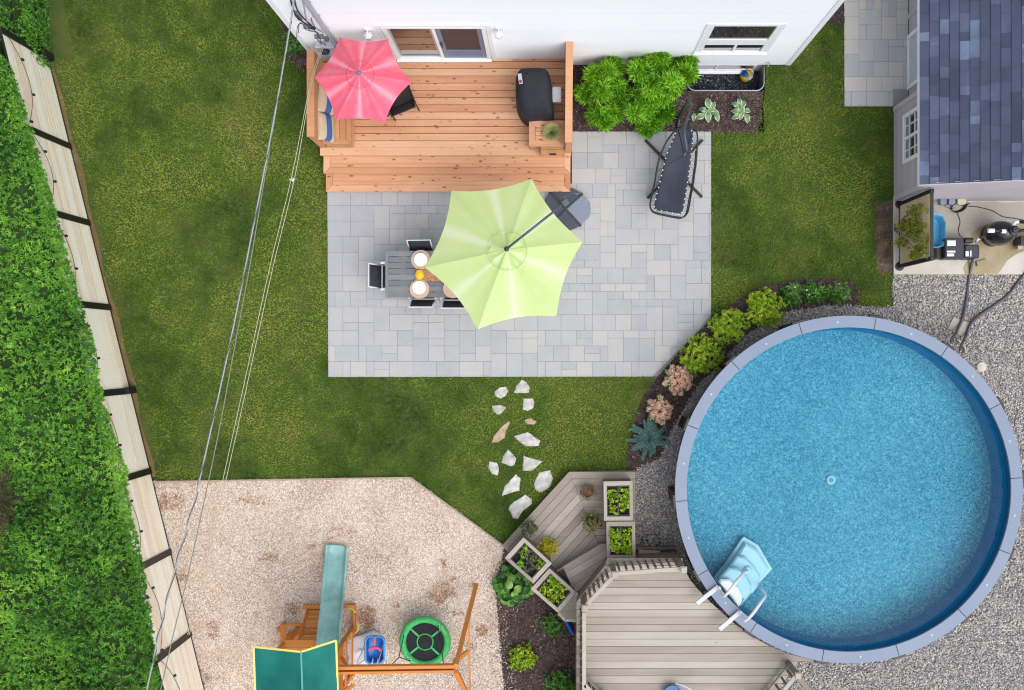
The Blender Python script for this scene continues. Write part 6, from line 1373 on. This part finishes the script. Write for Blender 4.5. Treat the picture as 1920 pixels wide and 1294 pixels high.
q = MB(); frame_y(q, DYa - .05, DYb + .05, .06, 2.15, SX1 - .012, .08, .05); dr2 = q.build('door_frame', white_trim, shed, bevel=.003)
MB().box((SX1 + .0, (DYa + DYb) / 2, 1.1), (.03, DYb - DYa - .05, 1.98)).build('door', plain('shed_door', A(206, 214, 226, 1.2), .4), dr2, bevel=.004)
q = MB(); q.ell((SX1 - .05, DYa + .12, 1.0), (.03, .03, .03), 10); q.build('handle', grey_metal, dr2, smooth=True)
# roof: shingles as overlapping tabs
shing = M('shingles', [A(68, 74, 98), A(78, 85, 110), A(86, 92, 118), A(96, 106, 134), A(118, 134, 164)], rough=.85, ns=1.2, wa=.55, wn=.5, speck=.22, ss=120, bump=.5, bs=260, pos=[0, .3, .55, .8, 1], dist=.4)
q = MB(); RX1 = 8.75; ex = .1585; xx = EXR; YA, YB = P2(0, 346, EZ + .05)[1], 13.0; pitch = math.atan(SLP)
def rz(X): return EZ + (X - EXR) * SLP
k = 0
while xx < RX1:
    y = YA - rng.uniform(0, .3) ; x2 = xx + ex * 1.15
    while y < 9.5:
        L = rng.choice((.16, .2, .26, .33, .33, .42)); a = max(y, YA); b = y + L
        if b > YA:
            lift = rng.choice((.005, .009, .013)); r_ = min(1, max(0, rng.gauss(.36, .2))) if rng.random() > .16 else rng.uniform(.78, 1)
            za, zb = rz(xx) + lift + .01, rz(x2) + .002; e_ = .0015
            q.add([(xx, a + e_, za), (xx, b - e_, za), (x2, b - e_, zb), (x2, a + e_, zb), (xx, a + e_, za - lift - .008), (xx, b - e_, za - lift - .008)], [(0, 3, 2, 1), (0, 1, 5, 4)], r=r_)
        y += L
    xx += ex; k += 1
rfo = q.build('roof', shing, shed)
q = MB(); q.add([(EXR + .01, YA + .01, rz(EXR) - .02), (EXR + .01, YB, rz(EXR) - .02), (RX1 + .1, YB, rz(RX1) - .02), (RX1 + .1, YA + .01, rz(RX1) - .02), (RX1 + 2.2, YA + .01, rz(EXR) - .02), (RX1 + 2.2, YB, rz(EXR) - .02)], [(0, 3, 2, 1), (3, 4, 5, 2)]); q.build('roof_deck', plain('roof_under', A(70, 72, 96), .9), shed)
q = MB(); q.bar((EXR + .005, YA, rz(EXR) - .05), (EXR + .005, 9.6, rz(EXR) - .05), .012, .12); q.build('eave_trim', white_trim, shed)
q = MB(); q.bar((EXR, YA - .006, rz(EXR) - .05), (RX1, YA - .006, rz(RX1) - .05), .014, .12, up=(0, 0, 1)); q.build('rake_trim', trm, shed)

# ---------------------------------------------------------------- board screen with climber
XS = P2(1685, 0)[0]; sY1, sY0 = P2(0, 384)[1], P2(0, 500)[1]
scn = thing('board_screen', 'pale board screen with black posts on the concrete pad by the shed', 'screen', (XS, (sY0 + sY1) / 2, .06))
for y in (sY1, sY0):
    MB().box((XS, y, .98), (.07, .07, 1.84)).build('post', black_metal, scn, bevel=.004); MB().lathe([(.09, 0), (.09, .015), (.05, .03)], (XS, y, .06), 16).build('post_base', black_metal, scn)
q = MB(); z = .12
while z < 1.7: q.box((XS, (sY0 + sY1) / 2, z + .068), (.022, sY1 - sY0 - .07, .136), r=rng.random()); z += .14
q.build('panel', wood('screen_wood', [A(214, 188, 156, 1.2), A(232, 208, 178, 1.2), A(240, 222, 196, 1.2)], A(160, 126, 96), rz=R(90), kn=.05, kscale=3), scn)
MB().box((XS + .005, (sY0 + sY1) / 2, 1.86), (.05, sY1 - sY0, .035)).build('rail', black_metal, scn); MB().box((XS, (sY0 + sY1) / 2, .1), (.035, sY1 - sY0 - .07, .03)).build('rail', black_metal, scn)
t = thing('climbing_plant', 'loose yellow-green climbing plant trained up the board screen', 'climber', (XS - .14, P2(0, 430)[1], .06)); ys_ = []
r = np.random.RandomState(77); C = []
for (a, b, sa, sb, n_) in ((1716, 430, 8, 11, 120), (1700, 425, 7, 12, 60), (1724, 470, 8, 5, 60), (1690, 455, 8, 4, 34), (1690, 425, 8, 3, 28), (1722, 390, 8, 5, 34), (1715, 400, 3, 8, 20), (1735, 440, 5, 12, 24), (1712, 480, 6, 4, 24)):
    for _ in range(n_):
        X_, Y_ = r.normal(a, sa), r.normal(b, sb); # the vine lies against the screen: height follows how far it is seen from the foot
        z = max(.1, min(1.75, H - F * (-XS + .08) / (CX - X_))) if X_ > 1690 else r.uniform(.15, .6)
        p = P(X_, Y_, z); C.append((min(p[0], XS - .05) if X_ > 1690 else p[0], p[1], z))
V, Fc, q_ = rosettes(np.array(C), 6, .05, .026, 1.0, np.tile([-.6, 0, .6], (len(C), 1)), None, .4, .3, 7); bulk('foliage', V, Fc, q_, leafm('climber_leaf', [(110, 108, 30, 1.1), (136, 142, 44, 1.4), (156, 168, 58, 1.5), (186, 168, 90, 1.4)]), t)
q = MB()
for k in range(6):
    y = P2(0, 400 + k * 17)[1]; q.tube(smoothpath([(XS - .12, P2(0, 430)[1], .06), (XS - .1, (y + P2(0, 430)[1]) / 2, .7), (XS - .06, y, 1.5)], 5), .006, 5)
q.build('stems', stem_m, t)

# ---------------------------------------------------------------- pool equipment on the pad
PZ = .062
def zq(lst, z): return [P2(1740 + a / 7.189, 360 + b / 7.189, z) for a, b in lst]
tb_ = thing('kiddie_tub', 'light blue plastic tub behind the board screen', 'tub', P(1760, 432, PZ))
tm = plain('tub_plastic', A(96, 184, 226, 1.15), .35)
o_ = zq([(0, 290), (120, 292), (200, 320), (240, 400), (240, 640), (215, 720), (140, 745), (0, 740)], .4); cx_ = sum(p[0] for p in o_) / 8; cy_ = sum(p[1] for p in o_) / 8
q = MB(); q.grid([[(cx_ + (x - cx_) * f, cy_ + (y - cy_) * f, z) for x, y in o_ + [o_[0]]] for f, z in ((.0, PZ + .02), (.7, PZ + .02), (.86, PZ + .03), (.96, .36), (1.02, .38), (1.03, .35))]); q.build('body', tm, tb_, smooth=False, solid=.008)
q = MB(); 
for f in (.33, .66): a, b = o_[0][1], o_[6][1]; yy = a + (b - a) * f; q.bar((o_[0][0] + .05, yy, .2), (o_[4][0] - .04, yy, .2), .03, .03)
pmp = thing('pool_heater', 'black rectangular pool pump unit with white labels on the pad', 'pump', P(1803, 466, PZ))
db = plain('unit_navy', A(46, 50, 66), .4); a = P2(1762, 485, .42); b = P2(1836, 447, .42)
x0p, x1p = P2(1772, 0, .42)[0], P2(1808, 0, .42)[0]; x2p = P2(1836, 0, .42)[0]; yp0, yp1 = a[1], b[1]
q = MB(); q.prism(rrect(x0p, yp0, x1p, yp1, .02), PZ, .42, bev=.015); q.build('body', db, pmp)
q = MB(); q.prism(rrect(x1p + .003, yp0 + .0, x2p, yp1 - .12, .05), PZ, .44, bev=.02); q.build('motor_housing', db, pmp)
q = MB(); q.box((x0p - .05, (yp0 + yp1) / 2 - .05, PZ + .1), (.09, (yp1 - yp0) * .7, .2)); q.build('side_box', black_plastic, pmp)
for u0_, v0_, u1_, v1_ in ((260, 655, 372, 728), (255, 792, 368, 816), (258, 830, 352, 868)):
    p = P2(1740 + u0_ / 7.189, 360 + v1_ / 7.189, .42); r_ = P2(1740 + u1_ / 7.189, 360 + v0_ / 7.189, .42); MB().box(((p[0] + r_[0]) / 2, (p[1] + r_[1]) / 2, .4225), (r_[0] - p[0], r_[1] - p[1], .003)).build('label_plate', white_gloss, pmp)
for u0_, v0_, u1_, v1_ in ((505, 800, 548, 868), (566, 792, 585, 870)):
    p = P2(1740 + u0_ / 7.189, 360 + v1_ / 7.189, .44); r_ = P2(1740 + u1_ / 7.189, 360 + v0_ / 7.189, .44); MB().box(((p[0] + r_[0]) / 2, (p[1] + r_[1]) / 2, .4425), (r_[0] - p[0], r_[1] - p[1], .003)).build('label_plate', white_gloss, pmp)
p = P(1818, 451, .4); MB().tube([(p[0] - .1, p[1], .4), (p[0] + .06, p[1], .4)], .055, 14).build('motor', black_plastic, pmp, smooth=False)
p = P(1833, 449, .45); MB().tube([(p[0], p[1] - .04, .38), (p[0], p[1], .46), (p[0] + .05, p[1] + .03, .47)], .026, 10).build('fitting', white_plastic, pmp, smooth=True)
MB().tube(smoothpath([(p[0] + .03, p[1] + .02, .48), (p[0] + .12, p[1] + .1, .55), P(1853, 432, .72)], 5), .024, 10).build('pipe', black_plastic, pmp, smooth=True)
q = MB(); 
for k in range(4): q.box((x2p - .07 - .03 * k, yp0 + .19, .445), (.012, .08, .012))
flt = thing('sand_filter', 'glossy black egg-shaped sand filter with white valve fittings', 'filter', P(1862, 442, PZ)); c = P(1874, 438, .45)
fm_ = plain('filter_black', (.012, .012, .016, 1), .22, spec=.6)
q = MB(); q.ell((c[0], c[1], .47), (.29, .24, .41), 28); q.build('tank', fm_, flt, smooth=True)
MB().lathe([(.2, 0), (.22, .03), (.2, .12)], (c[0], c[1], PZ), 20).build('base', black_plastic, flt)
q = MB(); q.tube([P(1849, 432, .8), P(1858, 432.5, .93), P(1882, 433.5, .93)], [.022, .022, .022], 10); q.build('pipe', fm_, flt, smooth=True)
for a_, b_, l_ in ((1858.5, 432.5, .06), (1882, 433.5, .04)):
    p = P(a_, b_, .94); MB().tube([(p[0] - l_, p[1], .93), (p[0] + l_, p[1], .93)], .042, 12).build('union_nut', white_gloss, flt)
p = P(1901, 432, .9); q = MB(); q.lathe([(.08, -.06), (.095, 0), (.09, .04), (.05, .06), (.05, .1)], (p[0], p[1], .88), 18); q.build('valve', black_plastic, flt, smooth=False)
q = MB(); q.box((p[0] + .02, p[1], .99), (.15, .03, .025), rz=R(20)); q.build('valve_handle', dark_metal, flt, bevel=.005)
p2 = P(1904, 418, .88); MB().tube([(p2[0] - .05, p2[1] - .06, .88), (p2[0] - .01, p2[1] + .01, .9), (p2[0] + .05, p2[1] + .02, .9)], .033, 12).build('elbow', white_gloss, flt, smooth=True)
MB().tube([P(1911, 416, .9), P(1940, 418, .9), P(1990, 425, .8)], .03, 12).build('pipe', black_plastic, flt, smooth=True)
MB().tube([P(1906, 434, .9), P(1925, 431, .88), P(1960, 432, .8)], .03, 12).build('pipe', black_plastic, flt, smooth=True)
c = P(1925, 450, .4); cb = thing('control_box', 'black control box cut by the right edge of the picture', 'box', (c[0] + .1, c[1], PZ)); MB().prism(rrect(c[0] - .12, c[1] - .09, c[0] + .4, c[1] + .08, .02), PZ, .4, bev=.01).build('body', black_plastic, cb); MB().box((c[0] - .06, c[1] - .13, .2), (.1, .06, .12)).build('bracket', plain('br_cream', A(200, 190, 180), .6), cb)
# outlet boxes on the shed wall
for i, (px_, wd, col, lab) in enumerate(((1767, .12, (140, 152, 182), 'blue-grey outlet box low on the shed wall, next to the screen'), (1783, .12, (146, 158, 188), 'blue-grey outlet box in the middle of the three on the shed wall'), (1801.5, .17, (214, 204, 186), 'beige outlet box low on the shed wall above the cable coil'))):
    X_ = P2(px_, 0, .32)[0]; q = MB(); q.box((X_, SY0 - .06, .3), (wd, .1, .17)); q.box((X_, SY0 - .115, .3), (wd * .7, .012, .12)); tag(q.build('outlet_box', plain('outlet_%d' % i, A(*col), .5), origin='auto', bevel=.006), lab, 'outlet box', 'outlet boxes on the shed wall')
# cables
cbm = plain('cable_black', (.018, .018, .02, 1), .5)
def cable(name, pts, rad, label, cat='cable', mat=None, k=6, n=8): return tag(MB().tube(smoothpath(pts, k), rad, n, r=.5).build(name, mat or cbm, smooth=True, origin='auto'), label, cat)
cp = P(1796, 388, .08); ang = R(-25); co = thing('cable_coil', 'coiled black cable lying under the beige outlet box', 'cable', (cp[0], cp[1], PZ))
for j in range(5):
    pts = []
    for k in range(25):
        th = k * math.pi / 12; a_, b_ = (.13 + .008 * j) * math.cos(th), (.075 + .007 * j) * math.sin(th); pts.append((cp[0] + a_ * math.cos(-ang) - b_ * math.sin(-ang) + .004 * j, cp[1] + a_ * math.sin(-ang) + b_ * math.cos(-ang), PZ + .012 + .011 * j))
    MB().tube(pts[:24], .007, 6, closed=True, r=.5).build('loop', cbm, co, smooth=True)
cable('extension_cord', [P(1802, 386, .09), P(1815, 383, .1), P(1817, 381, .15), P(1812, 386, .08), P(1832, 388, .07), P(1860, 395, .07), P(1880, 406, .07), P(1905, 410, .07), P(1930, 415, .07), P(1980, 420, .07)], .0075, 'thin black cord running right along the pad from the coil', 'cord')
cable('extension_cord', [P(1793, 395, .08), P(1799, 410, .07), P(1800, 420, .07), P(1797, 430, .07), P(1799, 440, .07), P(1806, 447, .2)], .0075, 'thin black cord running from the coil down to the pump unit', 'cord')
cable('extension_cord', [P(1772, 380, .2), P(1773, 387, .08), P(1782, 391, .07), P(1790, 390, .08)], .006, 'short black cord hanging from the first outlet box', 'cord')
hose_m = M('hose_black', [(.03, .032, .045, 1), (.07, .075, .1, 1)], rough=.3, ns=3, spec=.6)
def hose(pts, rad, label):
    path = smoothpath([P(*p) for p in pts], 16); rs = [rad * (1 + .07 * (i % 2)) for i in range(len(path))]
    return tag(MB().tube(path, rs, 10, r=.5).build('pool_hose', hose_m, smooth=True, origin='auto'), label, 'hose', 'ribbed pool hoses')
hose([(1824, 484, .2), (1822, 496, .12), (1817, 520, .04), (1812, 560, .045), (1806, 595, .08), (1797, 615, .1), (1788, 630, .3), (1783, 640, .7)], .027, 'dark ribbed hose leading straight down from the pump unit to the pool')
hose([(1960, 500, .3), (1928, 508, .1), (1912, 525, .045), (1890, 553, .045), (1862, 574, .045), (1838, 590, .06), (1822, 605, .1), (1812, 628, .1), (1804, 645, .35), (1800, 656, .7)], .027, 'dark ribbed hose curving in from the right edge to the pool')
hose_e = [(1794, 636, .05), (1800, 641, .06), (1808, 650, .05), (1811, 662, .06)]
tag(MB().tube(smoothpath([P(*p) for p in hose_e], 6), .02, 10, r=.5).build('hose_end', plain('hose_cream', A(214, 196, 172), .5), smooth=True, origin='auto'), 'short cream hose end between the hoses and pool rim', 'hose')
sl_m = M('slab_beige', [A(176, 168, 160), A(200, 192, 184)], ns=8, speck=.15, rough=.9)
for pts, lab in (([(1786, 595), (1800, 599), (1793, 622), (1775, 617)], 'square beige slab under the left hose'), ([(1801, 600), (1821, 606), (1811, 634), (1793, 628)], 'square beige slab between the two hoses')):
    tag(MB().prism(PL(pts), .0, .055, r=.5, bev=.006).build('paving_slab', sl_m, origin='auto'), lab, 'paving slab', 'slabs under the pool hoses')
pts = zq([(655, 935), (790, 908), (800, 965), (668, 1000)], .12); tag(MB().prism(pts, PZ, .12, r=.4, bev=.005).build('brick', M('brick_tan', [A(170, 154, 126), A(186, 170, 144)], ns=8, speck=.1), origin='auto'), 'tan brick lying in the wet stain on the pad', 'brick')

# ---------------------------------------------------------------- play set
pset = thing('play_set', 'orange wooden play tower with green canopy, slide and swing beam', 'play set', P(600, 1215, 0))
OW = orange_wood
# tower posts: feet estimated from the photo
tf = [P2(666, 1172), P2(551, 1172), P2(666, 1268), P2(551, 1268)]
TX0, TX1 = -4.98, -3.9; TY1, TY0 = -5.47, -6.3
for X_ in (TX0, TX1):
    for Y_ in (TY0, TY1): MB().box((X_, Y_, 1.2), (.085, .085, 2.4)).build('post', OW, pset, bevel=.005)
q = MB(); y = TY0
while y < TY1: q.box(((TX0 + TX1) / 2, y + .06, 1.3), (TX1 - TX0, .125, .03)); y += .135
q.build('platform', OW, pset)
for k, z in enumerate((1.5, 1.68, 1.86, 2.02)): MB().box((TX1 + .055, (TY0 + TY1) / 2, z), (.025, TY1 - TY0 + .1, .13), r=.3 + .1 * k).build('side_rail', OW, pset, bevel=.003)
for k, z in enumerate((.5, 1.12)): MB().box((TX1 + .055, (TY0 + TY1) / 2, z), (.03, TY1 - TY0 + .1, .13)).build('side_rail', OW, pset, bevel=.003)
# canopy of two slopes
gc = M('green_canvas', [A(14, 112, 110), A(26, 134, 126), A(40, 150, 138)], rough=.6, ns=1.6, wa=0, wn=.7, bump=.12, bs=40, trans=.15)
yl = plain('canvas_trim', A(236, 222, 120, 1.2), .6)
e0, rg, e1 = Vector(P(476, 1212.5, 2.5)), Vector(P(565, 1222, 3.0)), Vector(P(630.5, 1200.7, 2.5)); cd = Vector((.03, -.9, 0))
q = MB()
for a, b in ((e0, rg), (rg, e1)):
    rows = []
    for i in range(13):
        row = []
        for j in range(13):
            u, v = i / 12, j / 12; p = a.lerp(b, u) + cd * v; p.z -= .045 * math.sin(math.pi * u) * math.sin(math.pi * v) + .012 * math.sin(u * 7 + v * 5 + (a.x * 3)); row.append(tuple(p))
        rows.append(row)
    q.grid(rows)
q.build('canopy', gc, pset, smooth=True)
up_ = Vector((0, 0, .012))
for a, b in ((e0, rg), (rg, e1), (e1, e1 + cd), (e0, e0 + cd), (e0 + cd, rg + cd), (rg + cd, e1 + cd)): MB().bar(a + up_, b + up_, .035, .012).build('canopy_trim', yl, pset)
MB().bar(rg + up_ * 1.4, rg + cd + up_ * 1.4, .03, .01).build('canopy_ridge', plain('ridge_teal', A(90, 176, 180), .5), pset)
for y in (TY1 + .02, TY0 - .02): MB().bar((rg.x, y, 2.35), (rg.x, y, 2.96), .05).build('ridge_post', OW, pset); MB().bar((TX0 - .2, y, 2.42), (TX1, y, 2.42), .04, .09).build('cross_rail', OW, pset)
# slide
sl = [(633.5, 1022, .12, 20), (632, 1040, .12, 20), (629, 1075, .3, 19.5), (626, 1110, .5, 19.2), (622.5, 1145, .85, 19), (619, 1175, 1.15, 19), (617.5, 1195, 1.3, 19), (617, 1208, 1.34, 19.5)]
path = smoothpath([P(a, b, z) for a, b, z, w_ in sl], 6); rows = []
for i, p in enumerate(path):
    d = (path[min(i + 1, len(path) - 1)] - path[max(i - 1, 0)]); d.z = 0; d.normalize(); s_ = Vector((d.y, -d.x, 0)); hw = .205; row = []
    for u, h_ in ((-1.08, .07), (-1.06, .105), (-.98, .11), (-.9, .09), (-.78, .015), (-.5, .0), (0, -.004), (.5, .0), (.78, .015), (.9, .09), (.98, .11), (1.06, .105), (1.08, .07)): row.append(tuple(p + s_ * hw * u + Vector((0, 0, h_))))
    rows.append(row)
q = MB(); q.grid(rows); q.build('slide', M('slide_green', [A(104, 152, 152, 1.25), A(136, 182, 180, 1.35), A(164, 204, 200, 1.35)], rough=.35, ns=2.2, wa=0, wn=.8, spec=.5), pset, smooth=True, solid=.01)
# ramp of slats
ra = [P(576, 1140, .06), P(556, 1212, 1.3)]; rb = [P(624, 1140, .06), P(598, 1212, 1.3)]
for k in range(8):
    f = (k + .4) / 8; a, b = Vector(ra[0]).lerp(Vector(ra[1]), f), Vector(rb[0]).lerp(Vector(rb[1]), f); MB().bar(a, b, .12, .022, up=(0, .947, .32), r=rng.random()).build('ramp_slat', OW, pset, bevel=.003)
for a, b in ((ra[0], ra[1]), (rb[0], rb[1])): MB().bar(Vector(a) + Vector((.02, 0, -.07)), Vector(b) + Vector((.02, 0, -.07)), .035, .1).build('ramp_side', OW, pset)
# ground frame and side bench
for a, b in (((569, 1137), (666, 1137)), ((664.5, 1140), (664.5, 1188))): MB().bar(P(a[0], a[1], .09), P(b[0], b[1], .09), .075 if a[0] < 600 else .05, .12).build('ground_frame', OW, pset, bevel=.004)
MB().bar(P(531, 1172, .6), P(531, 1232, .6), .11, .03).build('bench_plank', OW, pset, bevel=.004); MB().bar(P(526, 1172.5, .56), P(566, 1171, .56), .04, .08).build('bench_rail', OW, pset); MB().bar(P(546, 1184, .3), P(546, 1232, .3), .09, .03).build('bench_plank', OW, pset, bevel=.004); MB().bar(P(556, 1184, .3), P(556, 1232, .3), .08, .03).build('bench_plank', OW, pset, bevel=.004)
for b in ((528, 1176), (528, 1228)): p = P(b[0], b[1], .28); MB().box((p[0], p[1], .28), (.07, .07, .56)).build('leg', OW, pset)
for x_ in (540, 562):
    for y_ in (1190, 1226): p = P(x_, y_, .14); MB().box((p[0], p[1], .14), (.04, .05, .27)).build('leg', OW, pset)
# swing beam with A-frame
BZ = 2.2; b0, b1 = P(634, 1251.5, BZ), P(855, 1248.5, BZ); b2, b3 = P(634, 1260.5, BZ), P(852, 1257, BZ)
MB().bar(b0, b1, .06, .14, r=.75).build('swing_beam', OW, pset, bevel=.006); MB().bar(b2, b3, .045, .14, r=.6).build('swing_beam', OW, pset, bevel=.006)
for f in (.03, .46, .9): p = Vector(b0).lerp(Vector(b1), f); MB().box((p.x, p.y - .05, BZ - .03), (.09, .05, .06)).build('beam_block', OW, pset)
ax = Vector(P(853, 1252, BZ)); l1, l2 = Vector(P(893, 1096, .0)), Vector(P(897, 1345, 0))
MB().bar(l1, ax + Vector((.02, .05, .06)), .085, .085, r=.5).build('leg', OW, pset, bevel=.006); MB().bar(l2, ax + Vector((.02, -.05, .06)), .085, .085, r=.2).build('leg', OW, pset, bevel=.006)
c1, c2 = l1.lerp(ax, .46), l2.lerp(ax, .46); MB().bar(c1 + Vector((.03, 0, 0)), c2 + Vector((.03, 0, 0)), .03, .09).build('cross_brace', OW, pset)
MB().bar(ax + Vector((-.02, .1, -.04)), P(877, 1222, 1.5), .07, .04).build('gusset', OW, pset)
for y_, f in ((TY1, 1), (TY0, -1)): MB().bar((TX1 + .1, y_ - f * .1, 1.75), (TX1 + .38, y_ - f * .34, 2.12), .06, .05).build('gusset', OW, pset)
# hanging seats
rope_w = plain('rope_white', A(226, 224, 214), .7); rope_k = plain('rope_black', (.02, .02, .02, 1), .8)
sw = thing('toddler_swing', 'blue plastic toddler swing with pink T-shaped bar on white ropes', 'swing', P(704, 1217, .5)); bl_m = plain('swing_blue', A(34, 112, 200, 1.15), .3); bl2 = plain('swing_rim', A(70, 150, 226, 1.15), .3)
sx, sy, _ = P(703.5, 1217.5, .55); o_ = rrect(sx - .19, sy - .27, sx + .19, sy + .27, .11, 6); q = MB()
q.grid([[(sx + (x - sx) * f, sy + (y - sy) * f, z) for x, y in o_ + [o_[0]]] for f, z in ((0.01, .44), (.72, .44), (.82, .47), (.88, .58), (.98, .6), (1.0, .58), (.97, .50))]); q.build('seat', bl_m, sw, smooth=True)
MB().tube([(x, y, .6) for x, y in rrect(sx - .18, sy - .26, sx + .18, sy + .26, .1, 6)], .022, 8, closed=True).build('rim', bl2, sw, smooth=True)
pk = plain('bar_pink', A(226, 96, 128, 1.15), .35); MB().bar((sx, sy + .26, .62), (sx - .005, sy + .06, .63), .05, .04).build('tee_bar', pk, sw, bevel=.012); MB().tube(smoothpath([(sx - .11, sy - .01, .62), (sx - .08, sy + .045, .64), (sx, sy + .06, .65), (sx + .08, sy + .045, .64), (sx + .11, sy - .01, .62)], 4), .024, 8).build('tee_bar', pk, sw, smooth=True)
for dx_ in (-.05, .05): MB().tube(smoothpath([(sx + dx_, sy - .19, .5), (sx + dx_, sy - .24, .6), (sx + dx_ * 1.1, sy - .28, .62)], 4), .016, 8).build('clip', white_gloss, sw, smooth=True)
for (a, b) in (((sx - .19, sy + .12, .6), (sx - .09, b0[1], BZ - .08)), ((sx - .19, sy - .18, .6), (sx - .09, b0[1], BZ - .08)), ((sx + .17, sy + .12, .6), (sx + .29, b0[1], BZ - .08)), ((sx + .17, sy - .18, .6), (sx + .29, b0[1], BZ - .08))): MB().tube([a, b], .008, 6).build('rope', rope_w, sw, smooth=True)
ss = thing('saucer_swing', 'round green and black saucer swing hanging on black ropes', 'swing', P(797, 1203, .45)); ux, uy, uz = P(797, 1203.5, .45); gm_ = M('saucer_green', [A(50, 166, 84, 1.1), A(84, 196, 112, 1.15)], rough=.5, ns=12, wa=0, wn=.8, bump=.5, bs=22)
rg_ = [(ux + .435 * math.cos(2 * math.pi * i / 40), uy + .435 * math.sin(2 * math.pi * i / 40), uz) for i in range(40)]; MB().tube(rg_, [.066 + .004 * (i % 2) for i in range(40)], 10, closed=True).build('padded_ring', gm_, ss, smooth=True)
MB().lathe([(.01, -.01), (.39, -.02), (.39, -.01), (.01, .0)], (ux, uy, uz), 36).build('seat', black_fabric, ss)
for k in range(4):
    a = R(42 + 90 * k + (6 if k % 2 else -4)); MB().bar((ux + .15 * math.cos(a), uy + .15 * math.sin(a), uz + .004), (ux + .39 * math.cos(a), uy + .39 * math.sin(a), uz + .004), .038, .008).build('spoke', gm_, ss)
MB().tube([(ux + .155 * math.cos(2 * math.pi * i / 28), uy + .155 * math.sin(2 * math.pi * i / 28), uz + .004) for i in range(28)], .013, 6, closed=True).build('inner_ring', gm_, ss, smooth=True)
for a0 in (205, 20):      # little white writing strokes on the ring
    q = MB()
    for k in range(9):
        a = R(a0 + k * 4.2); r0 = .435 + .012 * ((k * 7) % 3 - 1); p = (ux + r0 * math.cos(a), uy + r0 * math.sin(a), uz + .069); a2 = a + R(2.6); r2 = r0 + (.022 if k % 2 else -.018); q.bar(p, (ux + r2 * math.cos(a2), uy + r2 * math.sin(a2), uz + .068), .009, .004)
    q.build('lettering', rope_w, ss)
for (a, b) in (((ux - .4, uy + .16, uz + .05), (ux - .43, uy - .14, uz + .55)), ((ux - .28, uy - .36, uz + .05), (ux - .43, uy - .14, uz + .55)), ((ux - .43, uy - .14, uz + .55), (ux - .40, b0[1] + .02, BZ - .1)), ((ux + .25, uy + .36, uz + .05), (ux + .40, uy - .12, uz + .6)), ((ux + .40, uy - .12, uz + .6), (ux + .52, b0[1] + .02, BZ - .1))): MB().tube([a, b], .009, 6).build('rope', rope_k, ss, smooth=True)
# white tarp under the swing
outl = [(647, 1198), (676, 1189), (701, 1180), (708, 1184), (714, 1190), (711, 1212), (706, 1238), (690, 1246), (651, 1247), (655, 1232), (648, 1217)]
q = MB(); pts = wob(PL(outl, .03), .08, .008, 3); cx_ = sum(p[0] for p in pts) / len(pts); cy_ = sum(p[1] for p in pts) / len(pts); rows = []
for f in (.0, .25, .5, .75, .93, 1.0): rows.append([(cx_ + (x - cx_) * f, cy_ + (y - cy_) * f, .095 + .02 * math.sin(x * 9 + f * 4) * math.sin(y * 8 + f * 3) + (0 if f < .95 else -.02)) for x, y in pts + [pts[0]]])
q.grid(rows); tag(q.build('tarp', plain('tarp_white', A(218, 214, 222, 1.1), .7), smooth=True, origin='auto', solid=.004), 'crumpled white cloth lying on the chips beneath the toddler swing', 'cloth')
hp = thing('hula_hoop', 'pink and yellow hoop leaning in the play set ground frame', 'hoop', P(655, 1160, .1)); hc = P(652, 1166, .2); hy, hk = plain('hoop_yellow', A(226, 226, 90, 1.1), .4), plain('hoop_pink', A(236, 120, 130, 1.1), .4)
for k in range(8):
    pts = [(hc[0] + .24 * math.cos(R(a)), hc[1] + .28 * math.sin(R(a)), .2 + .12 * math.cos(R(a))) for a in range(k * 45, k * 45 + 46, 9)]; MB().tube(pts, .014, 8, r=.5).build('segment', hk if k % 2 == 0 else hy, hp, smooth=True)
